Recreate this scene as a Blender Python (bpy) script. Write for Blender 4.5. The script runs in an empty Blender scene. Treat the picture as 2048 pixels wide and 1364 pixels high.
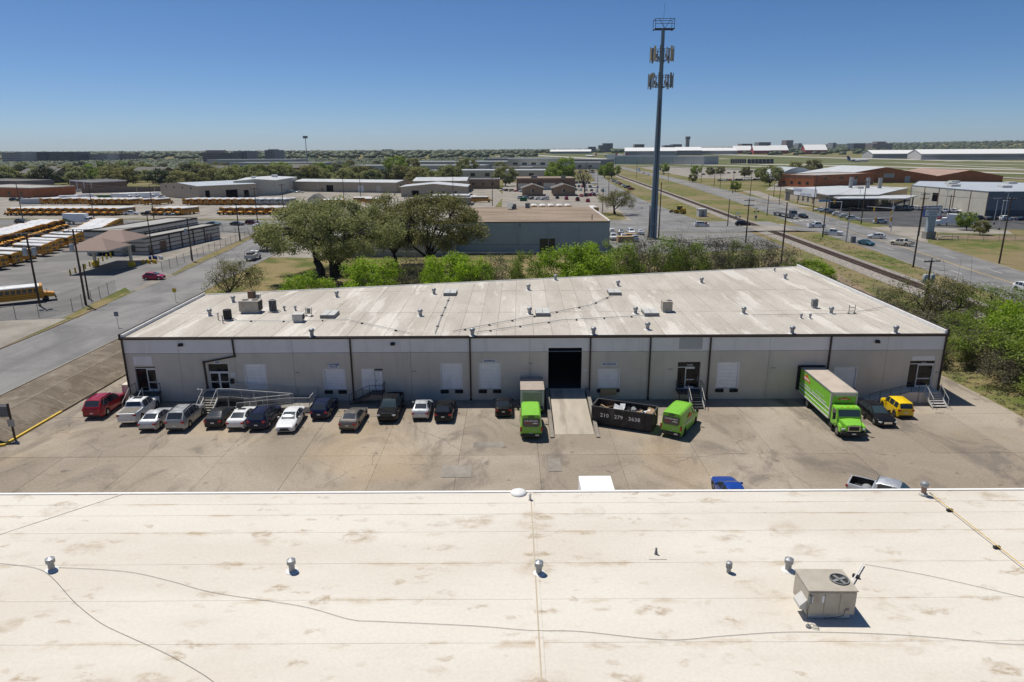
import bpy, bmesh, math, random
import numpy as np
from mathutils import Vector, Matrix

RAD = math.radians
rng = random.Random(7)
scene = bpy.context.scene

# ---------------------------------------------------------------- camera
CAM_H, PITCH, ROLL = 26.0, math.atan(381 / 1365), RAD(0.27)
cam_data = bpy.data.cameras.new('camera')
cam_data.sensor_width = 36.0
cam_data.lens = 36.0 * 1365 / 2048
cam_data.clip_start = 0.2
cam_data.clip_end = 60000
cam = bpy.data.objects.new('camera', cam_data)
scene.collection.objects.link(cam)
_c, _s = math.cos(PITCH), math.sin(PITCH)
_f = Vector((0, _c, -_s)); _r0 = Vector((1, 0, 0)); _u0 = Vector((0, _s, _c))
_r = _r0 * math.cos(ROLL) - _u0 * math.sin(ROLL)
_u = _r0 * math.sin(ROLL) + _u0 * math.cos(ROLL)
cam.matrix_world = Matrix(((_r.x, _u.x, -_f.x, 0), (_r.y, _u.y, -_f.y, 0), (_r.z, _u.z, -_f.z, CAM_H), (0, 0, 0, 1)))
scene.camera = cam

# ---------------------------------------------------------------- sky and sun
SUN_EL, SUN_AZ = RAD(65.5), RAD(-45)
world = bpy.data.worlds.new('World')
scene.world = world
world.use_nodes = True
wn = world.node_tree
wn.nodes.clear()
sky = wn.nodes.new('ShaderNodeTexSky')
sky.sky_type = 'NISHITA'
sky.sun_disc = False
sky.sun_elevation = SUN_EL
sky.sun_rotation = SUN_AZ
sky.altitude = 250
sky.air_density = 0.6
sky.dust_density = 0.5
sky.ozone_density = 6.0
bg = wn.nodes.new('ShaderNodeBackground')
bg.inputs['Strength'].default_value = 0.093
wo = wn.nodes.new('ShaderNodeOutputWorld')
sat = wn.nodes.new('ShaderNodeHueSaturation')
sat.inputs['Saturation'].default_value = 1.15
wn.links.new(sky.outputs[0], sat.inputs['Color'])
wn.links.new(sat.outputs[0], bg.inputs['Color'])
wn.links.new(bg.outputs[0], wo.inputs['Surface'])
sun_data = bpy.data.lights.new('sun', 'SUN')
sun_data.energy = 4.7
sun_data.angle = RAD(0.53)
sun_data.color = (1.0, 0.96, 0.885)
sun = bpy.data.objects.new('sun', sun_data)
scene.collection.objects.link(sun)
sun.location = (-200, 200, 400)
_sd = Vector((math.cos(SUN_EL) * math.sin(SUN_AZ), math.cos(SUN_EL) * math.cos(SUN_AZ), math.sin(SUN_EL)))
sun.rotation_euler = (-_sd).to_track_quat('-Z', 'Y').to_euler()
scene.view_settings.view_transform = 'Standard'
scene.view_settings.look = 'None'
scene.view_settings.exposure = 0.0
scene.view_settings.gamma = 1.0
scene.view_settings.use_curve_mapping = False
scene.render.engine = 'CYCLES'
scene.cycles.max_bounces = 5
scene.cycles.diffuse_bounces = 3
scene.cycles.glossy_bounces = 2
scene.cycles.transmission_bounces = 2
scene.cycles.transparent_max_bounces = 16
scene.cycles.volume_bounces = 0
scene.cycles.caustics_reflective = False
scene.cycles.caustics_refractive = False
scene.cycles.use_denoising = True

# ---------------------------------------------------------------- helpers
COL = scene.collection


class MB:
    """collects shapes; mesh() turns them into one mesh"""
    def __init__(self):
        self.v = []; self.f = []

    def add(self, vs, fs):
        o = len(self.v)
        self.v += [tuple(p) for p in vs]
        self.f += [tuple(i + o for i in f) for f in fs]
        return self

    def box(self, x0, x1, y0, y1, z0, z1):
        return self.add([(x0, y0, z0), (x1, y0, z0), (x1, y1, z0), (x0, y1, z0), (x0, y0, z1), (x1, y0, z1), (x1, y1, z1), (x0, y1, z1)],
                        [(0, 3, 2, 1), (4, 5, 6, 7), (0, 1, 5, 4), (1, 2, 6, 5), (2, 3, 7, 6), (3, 0, 4, 7)])

    def cbox(self, c, s, rz=0.0):
        ca, sa = math.cos(rz), math.sin(rz)
        vs = []
        for z in (-.5, .5):
            for x, y in ((-.5, -.5), (.5, -.5), (.5, .5), (-.5, .5)):
                X, Y = x * s[0], y * s[1]
                vs.append((c[0] + X * ca - Y * sa, c[1] + X * sa + Y * ca, c[2] + z * s[2]))
        return self.add(vs, [(0, 3, 2, 1), (4, 5, 6, 7), (0, 1, 5, 4), (1, 2, 6, 5), (2, 3, 7, 6), (3, 0, 4, 7)])

    def tube(self, pts, rad, n=6, cap=True):
        pts = [Vector(p) for p in pts]
        if not hasattr(rad, '__len__'):
            rad = [rad] * len(pts)
        vs = []; fs = []
        for i, p in enumerate(pts):
            d = (pts[min(i + 1, len(pts) - 1)] - pts[max(i - 1, 0)])
            d = d.normalized() if d.length > 1e-9 else Vector((0, 0, 1))
            a = d.cross(Vector((0, 0, 1))) if abs(d.z) < .95 else d.cross(Vector((0, 1, 0)))
            a.normalize(); b = d.cross(a)
            for k in range(n):
                t = 2 * math.pi * k / n + math.pi / n
                vs.append(p + (a * math.cos(t) + b * math.sin(t)) * rad[i])
        for i in range(len(pts) - 1):
            for k in range(n):
                fs.append((i * n + k, i * n + (k + 1) % n, (i + 1) * n + (k + 1) % n, (i + 1) * n + k))
        if cap:
            fs.append(tuple(range(n))[::-1]); fs.append(tuple((len(pts) - 1) * n + k for k in range(n)))
        return self.add(vs, fs)

    def cyl(self, p0, p1, r0, r1=None, n=10):
        return self.tube([p0, p1], [r0, r0 if r1 is None else r1], n)

    def lathe(self, c, prof, n=14):
        vs = []; fs = []
        for r, z in prof:
            for k in range(n):
                t = 2 * math.pi * k / n
                vs.append((c[0] + r * math.cos(t), c[1] + r * math.sin(t), c[2] + z))
        for i in range(len(prof) - 1):
            for k in range(n):
                fs.append((i * n + k, i * n + (k + 1) % n, (i + 1) * n + (k + 1) % n, (i + 1) * n + k))
        fs.append(tuple(range(n))[::-1]); fs.append(tuple((len(prof) - 1) * n + k for k in range(n)))
        return self.add(vs, fs)

    def prism(self, poly, z0, z1):
        n = len(poly)
        a = sum(poly[i][0] * poly[(i + 1) % n][1] - poly[(i + 1) % n][0] * poly[i][1] for i in range(n))
        if a < 0:
            poly = poly[::-1]
        vs = [(p[0], p[1], z0) for p in poly] + [(p[0], p[1], z1) for p in poly]
        fs = [tuple(range(n))[::-1], tuple(range(n, 2 * n))] + [(i, (i + 1) % n, n + (i + 1) % n, n + i) for i in range(n)]
        return self.add(vs, fs)

    def sheet(self, poly, z):
        n = len(poly)
        a = sum(poly[i][0] * poly[(i + 1) % n][1] - poly[(i + 1) % n][0] * poly[i][1] for i in range(n))
        if a < 0:
            poly = poly[::-1]
        return self.add([(p[0], p[1], z if len(p) < 3 else p[2]) for p in poly], [tuple(range(n))])

    def extr_y(self, poly, y0, y1):
        """polygon in (x, z) extruded along y"""
        n = len(poly)
        vs = [(p[0], y0, p[1]) for p in poly] + [(p[0], y1, p[1]) for p in poly]
        return self.add(vs, [tuple(range(n)), tuple(range(n, 2 * n))[::-1]] + [(i, n + i, n + (i + 1) % n, (i + 1) % n) for i in range(n)])

    def extr_x(self, poly, x0, x1):
        """polygon in (y, z) extruded along x"""
        n = len(poly)
        vs = [(x0, p[0], p[1]) for p in poly] + [(x1, p[0], p[1]) for p in poly]
        return self.add(vs, [tuple(range(n)), tuple(range(n, 2 * n))[::-1]] + [(i, n + i, n + (i + 1) % n, (i + 1) % n) for i in range(n)])

    def mesh(self, name, smooth=None, bevel=0.0, recalc=True):
        me = bpy.data.meshes.new(name)
        me.from_pydata(self.v, [], self.f)
        if recalc or bevel:
            bm = bmesh.new(); bm.from_mesh(me)
            if bevel:
                bmesh.ops.bevel(bm, geom=[e for e in bm.edges if len(e.link_faces) == 2 and e.calc_face_angle(0) > .5], offset=bevel,
                                segments=2, affect='EDGES', clamp_overlap=True)
            bmesh.ops.recalc_face_normals(bm, faces=bm.faces)
            bm.to_mesh(me); bm.free()
        if smooth:
            for p in me.polygons: p.use_smooth = True
            me.set_sharp_from_angle(angle=RAD(smooth))
        me.update()
        return me


def np_mesh(name, verts, quads, k=4):
    me = bpy.data.meshes.new(name)
    verts = np.asarray(verts, dtype=np.float32); quads = np.asarray(quads, dtype=np.int32)
    me.vertices.add(len(verts)); me.vertices.foreach_set('co', verts.ravel())
    me.loops.add(quads.size); me.loops.foreach_set('vertex_index', quads.ravel())
    me.polygons.add(len(quads))
    me.polygons.foreach_set('loop_start', np.arange(0, quads.size, k, dtype=np.int32))
    me.update(calc_edges=True)
    return me


def link_mesh(name, me, mat, parent=None, loc=None, rot=None, scale=None):
    o = bpy.data.objects.new(name, me)
    if mat is not None:
        if len(me.materials) == 0:
            me.materials.append(mat)
        if me.materials[0] != mat:
            o.material_slots[0].link = 'OBJECT'
            o.material_slots[0].material = mat
    if parent is not None: o.parent = parent
    if loc is not None: o.location = loc
    if rot is not None: o.rotation_euler = rot
    if scale is not None: o.scale = scale if hasattr(scale, '__len__') else (scale,) * 3
    COL.objects.link(o)
    return o


def tag(o, label=None, cat=None, group=None, kind=None):
    if label: o['label'] = label
    if cat: o['category'] = cat
    if group: o['group'] = group
    if kind: o['kind'] = kind
    return o


def empty(name, loc=(0, 0, 0), rz=0.0, label=None, cat=None, group=None, scale=None):
    o = bpy.data.objects.new(name, None)
    o.empty_display_size = .3
    o.location = loc; o.rotation_euler = (0, 0, rz)
    if scale is not None: o.scale = scale if hasattr(scale, '__len__') else (scale,) * 3
    COL.objects.link(o)
    return tag(o, label, cat, group)


def part(name, mb, mat, parent, smooth=None, bevel=0.0, **k):
    me = mb.mesh(name, smooth, bevel) if isinstance(mb, MB) else mb
    return link_mesh(name, me, mat, parent, **k)


def structure(name, mb, mat, kind='structure', smooth=None):
    return tag(part(name, mb, mat, None, smooth), kind=kind)


PAINT = object()      # stands for 'the colour this copy is painted'


class Proto:
    """a thing with parts; place() makes one more of it, sharing the meshes"""
    def __init__(self):
        self.p = []

    def add(self, name, mb, mat, parent=-1, loc=(0, 0, 0), rot=(0, 0, 0), smooth=None, bevel=0.0, label=None):
        me = mb.mesh(name, smooth, bevel) if isinstance(mb, MB) else mb
        self.p.append((name, me, mat, parent, loc, rot, label))
        return len(self.p) - 1

    def place(self, name, loc, rz, label, cat, group=None, paint=None, scale=None, swap=None):
        root = empty(name, loc, rz, label, cat, group, scale)
        made = []
        for (nm, me, mat, par, l, r, lab) in self.p:
            m = paint if mat is PAINT else mat
            if swap and m in swap: m = swap[m]
            o = link_mesh(nm, me, m, root if par < 0 else made[par], l, r)
            if lab: o['label'] = lab
            made.append(o)
        return root


def text_mesh(s, size, align='CENTER', shear=0.0, spacing=1.0, bold=0.0):
    """lettering as a thin mesh in the xy plane"""
    cu = bpy.data.curves.new('lettering', 'FONT')
    cu.body = s; cu.size = size; cu.align_x = align; cu.align_y = 'CENTER'; cu.extrude = 0.004; cu.resolution_u = 2
    cu.shear = shear; cu.space_character = spacing; cu.offset = bold
    o = bpy.data.objects.new('lettering', cu)
    COL.objects.link(o)
    bpy.context.view_layer.update()
    me = bpy.data.meshes.new_from_object(o.evaluated_get(bpy.context.evaluated_depsgraph_get()))
    bpy.data.objects.remove(o); bpy.data.curves.remove(cu)
    me.materials.clear()
    return me


def ordinal(n):
    w = ['first', 'second', 'third', 'fourth', 'fifth', 'sixth', 'seventh', 'eighth', 'ninth', 'tenth', 'eleventh', 'twelfth', 'thirteenth',
         'fourteenth', 'fifteenth', 'sixteenth', 'seventeenth', 'eighteenth', 'nineteenth', 'twentieth']
    if n <= 20: return w[n - 1]
    t = {2: 'twenty', 3: 'thirty', 4: 'forty', 5: 'fifty', 6: 'sixty', 7: 'seventy', 8: 'eighty', 9: 'ninety'}[n // 10] if n < 100 else 'hundred'
    if n > 99: return 'hundred and ' + ordinal(n - 100) if n > 100 else 'hundredth'
    if n % 10 == 0: return t[:-1] + 'ieth'
    return t + '-' + w[n % 10 - 1]


# ---------------------------------------------------------------- materials
MATS = {}


class NT:
    def __init__(self, name):
        self.m = bpy.data.materials.new(name); self.m.use_nodes = True
        self.t = self.m.node_tree
        self.b = self.t.nodes['Principled BSDF']
        self.out = self.t.nodes['Material Output']
        MATS[name] = self.m

    def n(self, typ, ins=None, **props):
        nd = self.t.nodes.new('ShaderNode' + typ)
        for k, v in props.items(): setattr(nd, k, v)
        for k, v in (ins or {}).items(): self.set(nd, k, v)
        return nd

    def set(self, nd, k, v):
        if isinstance(v, tuple) and len(v) == 2 and hasattr(v[0], 'outputs'):
            self.t.links.new(v[0].outputs[v[1]], nd.inputs[k])
        elif hasattr(v, 'outputs'):
            self.t.links.new(v.outputs[0], nd.inputs[k])
        else:
            nd.inputs[k].default_value = v

    def pos(self, world=True, scale=(1, 1, 1), rot=(0, 0, 0)):
        src = (self.n('NewGeometry'), 'Position') if world else (self.n('TexCoord'), 'Object')
        return self.n('Mapping', {'Vector': src, 'Scale': scale, 'Rotation': rot})

    def noise(self, scale, detail=4, vec=None, rough=.55, dist=0.0):
        return self.n('TexNoise', {'Vector': vec or self.pos(), 'Scale': scale, 'Detail': detail, 'Roughness': rough, 'Distortion': dist})

    def ramp(self, fac, lo, hi, a=0.0, b=1.0):
        nd = self.n('MapRange', {'Value': fac, 'From Min': lo, 'From Max': hi, 'To Min': a, 'To Max': b})
        nd.interpolation_type = 'SMOOTHSTEP'
        return nd

    def math(self, op, a, b=0.0):
        nd = self.n('Math', operation=op); self.set(nd, 0, a); self.set(nd, 1, b)
        return nd

    def mix(self, fac, a, b):
        nd = self.n('Mix', data_type='RGBA', clamp_factor=True)
        for i, v in ((0, fac), (6, a), (7, b)):
            if isinstance(v, tuple) and len(v) == 3 and not hasattr(v[0], 'outputs'): v = v + (1,)
            self.set(nd, i, v)
        return (nd, 2)

    def scale(self, col, fac):
        nd = self.n('VectorMath', operation='SCALE')
        if isinstance(col, tuple) and not hasattr(col[0], 'outputs'): nd.inputs[0].default_value = col[:3]
        else: self.set(nd, 0, col)
        self.set(nd, 3, fac)
        return nd

    def done(self, col=None, rough=.7, metal=0.0, spec=.4, coat=0.0, bump=None, bstr=.3, bdist=.02):
        if col is not None:
            if isinstance(col, tuple) and not hasattr(col[0], 'outputs'): self.b.inputs['Base Color'].default_value = col[:3] + (1,)
            else: self.set(self.b, 'Base Color', col)
        self.set(self.b, 'Roughness', rough); self.b.inputs['Metallic'].default_value = metal
        self.b.inputs['Specular IOR Level'].default_value = spec
        if coat: self.b.inputs['Coat Weight'].default_value = coat; self.b.inputs['Coat Roughness'].default_value = .04
        if bump is not None:
            bn = self.n('Bump', {'Height': bump, 'Strength': bstr, 'Distance': bdist})
            self.t.links.new(bn.outputs[0], self.b.inputs['Normal'])
        return self.m


def simple(name, col, rough=.65, metal=0.0, spec=.4, var=.08, scale=1.2, rnd=0.0, island=0.0, coat=0.0, world=False, dirt=None, stretch=(1, 1, 1)):
    """plain paint / metal / plaster with uneven tone; rnd varies it per object"""
    t = NT(name)
    v = t.noise(scale, 5, t.pos(world, stretch))
    f = t.ramp(v, .25, .75, 1 - var, 1 + var)
    if rnd: f = t.math('MULTIPLY', f, t.ramp((t.n('ObjectInfo'), 'Random'), 0, 1, 1 - rnd, 1 + rnd))
    if island: f = t.math('MULTIPLY', f, t.ramp((t.n('NewGeometry'), 'Random Per Island'), 0, 1, 1 - island, 1 + island))
    c = t.scale(col, f)
    if dirt:
        d = t.ramp(t.noise(dirt[1], 6, t.pos(world, dirt[2] if len(dirt) > 2 else (1, 1, 1))), .52, .72, 0, dirt[3] if len(dirt) > 3 else .6)
        c = t.mix(d, c, dirt[0])
    rr = t.ramp(v, .2, .8, max(rough - .06, .02), min(rough + .08, 1))
    return t.done(c, rr, metal, spec, coat)


def paint(name, col, rough=.28, metal=.0, coat=.6):
    t = NT(name)
    v = t.noise(2.2, 4, t.pos(False))
    c = t.scale(col, t.ramp(v, .3, .7, .93, 1.05))
    return t.done(c, t.ramp(v, .3, .7, rough + .05, rough + .2), metal, .22 if max(col) > .06 else .06, coat if max(col) > .06 else coat * .6)


def ground_mats():
    # mown, half dry grass
    t = NT('dry_grass')
    a = t.ramp(t.noise(.035, 5), .42, .62)
    b = t.ramp(t.noise(.35, 6), .40, .64)
    g = t.mix(b, (.10, .125, .030), (.20, .165, .075))
    c = t.mix(t.math('MULTIPLY', a, .8), g, (.235, .18, .10))
    f = t.ramp(t.noise(3.5, 3), .2, .8, .72, 1.2)
    t.done(t.scale(c, f), .95, 0, .1)
    t = NT('field_grass')
    a = t.ramp(t.noise(.012, 5, t.pos(True, (.4, 1.6, 1))), .4, .62)
    c = t.mix(a, (.085, .11, .036), (.155, .145, .068))
    t.done(t.scale(c, t.ramp(t.noise(.2, 4), .2, .8, .85, 1.15)), .95, 0, .1)
    t = NT('lawn')
    c = t.mix(t.ramp(t.noise(.16, 6), .36, .60), (.095, .11, .028), (.235, .185, .09))
    t.done(t.scale(c, t.ramp(t.noise(2.4, 4), .2, .8, .75, 1.22)), .95, 0, .1, bump=t.noise(9, 4), bstr=.5, bdist=.06)
    # worn concrete of the yard
    t = NT('yard_concrete')
    p = t.pos()
    big = t.ramp(t.noise(.07, 5, p, .6, .6), .35, .66)
    c = t.mix(big, (.268, .222, .170), (.355, .303, .240))
    st = t.ramp(t.noise(.19, 7, t.pos(True, (1.0, .55, 1)), .68, 1.2), .47, .66, 0, .75)
    c = t.mix(st, c, (.155, .132, .106))
    tan = t.ramp(t.noise(.05, 3, t.pos(True, (1, 1, 1), (0, 0, .7))), .55, .68, 0, .45)
    c = t.mix(tan, c, (.41, .31, .19))
    oil = t.ramp(t.noise(.62, 3, t.pos(True, (1, 1.3, 1), (0, 0, 1.1)), .5, .3), .665, .735, 0, .55)
    c = t.mix(oil, c, (.10, .088, .075))
    cr = t.n('TexVoronoi', {'Vector': t.n('VectorMath', {0: p, 1: t.scale((t.noise(.6, 4, p), 1), .9)}, operation='ADD'), 'Scale': .085}, feature='DISTANCE_TO_EDGE')
    crack = t.math('MULTIPLY', t.ramp(cr, .0006, .0026, 1, 0), t.ramp(t.noise(.11, 2, t.pos(True, (1, 1, 1), (0, 0, .3))), .48, .56))
    c = t.mix(t.math('MULTIPLY', crack, .75), c, (.09, .078, .066))
    f = t.math('MULTIPLY', t.ramp(t.noise(5, 6), .2, .8, .86, 1.12), t.ramp((t.n('ObjectInfo'), 'Random'), 0, 1, .93, 1.06))
    t.done(t.scale(c, f), .9, 0, .2, bump=t.noise(22, 4), bstr=.15)
    t = NT('pale_concrete')
    c = t.mix(t.ramp(t.noise(.12, 6), .4, .65), (.30, .272, .23), (.22, .195, .162))
    t.done(t.scale(c, t.ramp(t.noise(1.6, 6), .2, .8, .86, 1.12)), .9, 0, .2)
    t = NT('runway_concrete')
    c = t.mix(t.ramp(t.noise(.01, 5), .4, .65), (.43, .40, .35), (.33, .305, .265))
    t.done(t.scale(c, t.ramp(t.noise(.15, 6), .2, .8, .9, 1.08)), .9, 0, .2)
    t = NT('bank_concrete')
    c = t.mix(t.ramp(t.noise(.3, 7, None, .65, .8), .38, .66), (.135, .108, .077), (.215, .180, .135))
    sc_ = t.ramp(t.noise(1.1, 6, t.pos(True, (1, .35, 1), (0, 0, -.5)), .6, .7), .62, .74, 0, .5)
    c = t.mix(sc_, c, (.40, .36, .30))
    t.done(t.scale(c, t.ramp(t.noise(4, 6), .2, .8, .85, 1.15)), .9, 0, .2, bump=t.noise(14, 5), bstr=.35)
    # street asphalt: old and grey, with tracks and patches
    for nm, ca, cb in (('asphalt', (.155, .15, .145), (.23, .222, .21)), ('dark_asphalt', (.06, .06, .061), (.095, .093, .09)),
                       ('yard_asphalt', (.15, .146, .138), (.215, .205, .19))):
        t = NT(nm)
        c = t.mix(t.ramp(t.noise(.09, 6, None, .6, .7), .36, .64), ca, cb)
        tr = t.ramp(t.noise(.5, 4, t.pos(True, (1, .03, 1))), .5, .7, 0, .28)
        c = t.mix(tr, c, tuple(v * .62 for v in ca))
        pa = t.ramp(t.noise(.22, 2, t.pos(True, (1, 1, 1), (0, 0, .9))), .6, .62, 0, .25)
        c = t.mix(pa, c, cb)
        t.done(t.scale(c, t.ramp(t.noise(7, 6), .2, .8, .86, 1.14)), .88, 0, .25)
    t = NT('ballast')
    v = t.n('TexVoronoi', {'Vector': t.pos(), 'Scale': 5.0})
    c = t.scale((.30, .27, .235), t.ramp((v, 1), 0, 1, .45, 1.3))
    t.done(c, .95, 0, .15)
    t = NT('dirt')
    c = t.mix(t.ramp(t.noise(.5, 6), .38, .66), (.27, .20, .13), (.19, .15, .10))
    t.done(t.scale(c, t.ramp(t.noise(5, 5), .2, .8, .75, 1.25)), .95, 0, .1)


def roof_mats():
    # white membrane with brown ponding rings and dirt on the laps
    t = NT('membrane')
    p = t.pos()
    wob = t.n('VectorMath', {0: p, 1: t.scale((t.noise(.9, 5, p), 1), 1.3)}, operation='ADD')
    c = t.mix(t.ramp(t.noise(.16, 5, t.pos(True, (.5, 1.4, 1))), .35, .68), (.645, .597, .515), (.585, .53, .445))
    for sc_, st_, lo, mx_ in ((.5, (.62, 1.0, 1), .62, .9), (1.0, (.42, 1.15, 1), .62, 1.0), (1.9, (.4, 1.1, 1), .72, .8)):
        vo = t.n('TexVoronoi', {'Vector': t.n('Mapping', {'Vector': wob, 'Scale': st_, 'Location': (sc_ * 9, 3, 0)}), 'Scale': sc_})
        cs = t.n('SeparateColor', {'Color': (vo, 1)})
        ring = t.math('MULTIPLY', t.ramp((vo, 0), .10, .42, 1, 0), t.ramp((vo, 0), .02, .24, .25, 1))
        k = t.math('MULTIPLY', t.ramp(cs, lo, lo + .12), t.ramp((cs, 1), 0, 1, .3, 1))
        st = t.math('MULTIPLY', t.math('MULTIPLY', k, ring), t.ramp(t.noise(1.3 + sc_, 8, t.pos(True, (.7, 1.2, 1), (0, 0, sc_)), .72, .5), .36, .60, 0, mx_))
        c = t.mix(st, c, (.30, .205, .105))
    fl = t.ramp(t.noise(.55, 7, t.pos(True, (.5, 1.9, 1)), .66, .4), .62, .76, 0, .34)
    c = t.mix(fl, c, (.44, .335, .215))
    gy_ = (t.n('SeparateXYZ', {0: (t.n('TexCoord'), 'Generated')}), 'Y')
    ed = t.math('MULTIPLY', t.math('ADD', t.ramp(gy_, .0, .10, 1, 0), t.ramp(gy_, .80, 1.0, 0, 1)), t.ramp(t.noise(.8, 6, t.pos(True, (.45, 1.2, 1)), .66), .50, .66, 0, .62))
    c = t.mix(ed, c, (.40, .29, .165))
    c = t.scale(c, t.ramp(t.noise(7, 5), .2, .8, .95, 1.05))
    wr = t.noise(1.3, 5, t.pos(True, (.8, 3.0, 1)))
    t.done(c, .7, 0, .25, bump=wr, bstr=.12, bdist=.05)
    # old coated roof, streaked along the fall
    t = NT('coated_roof')
    p = t.pos()
    base = t.mix(t.ramp(t.noise(.13, 6, t.pos(True, (1.6, .45, 1)), .62, .3), .36, .62), (.42, .378, .318), (.50, .458, .395))
    wh = t.ramp(t.noise(.24, 6, t.pos(True, (1.7, .22, 1)), .62), .54, .62, 0, .7)
    c = t.mix(wh, base, (.62, .585, .52))
    dk = t.ramp(t.noise(.5, 7, t.pos(True, (.9, .5, 1)), .68, .5), .55, .74, 0, .5)
    c = t.mix(dk, c, (.30, .25, .19))
    f = t.math('MULTIPLY', t.ramp(t.noise(3.2, 6), .2, .8, .88, 1.1), t.ramp((t.n('ObjectInfo'), 'Random'), 0, 1, .955, 1.04))
    t.done(t.scale(c, f), .8, 0, .2)
    t = NT('gravel_roof')
    c = t.mix(t.ramp(t.noise(.12, 6, t.pos(True, (.5, 1.5, 1))), .38, .64), (.30, .235, .175), (.215, .165, .125))
    t.done(t.scale(c, t.ramp(t.noise(1.8, 6), .2, .8, .82, 1.18)), .95, 0, .1)


def leaf_mat(name, a, b, trans=.35, rnd=.12):
    t = NT(name)
    isl = (t.n('NewGeometry'), 'Random Per Island')
    c = t.mix(isl, a, b)
    big = t.ramp(t.noise(.5, 3, t.pos(False)), .3, .7, .78, 1.2)
    f = t.math('MULTIPLY', big, t.ramp((t.n('ObjectInfo'), 'Random'), 0, 1, 1 - rnd, 1 + rnd))
    c = t.scale(c, f)
    t.done(c, .6, 0, .25)
    tr = t.n('BsdfTranslucent', {'Color': t.scale(c, 1.25)})
    mx = t.n('MixShader', {0: trans, 1: t.b, 2: tr})
    t.t.links.new(mx.outputs[0], t.out.inputs[0])
    return t.m


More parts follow.
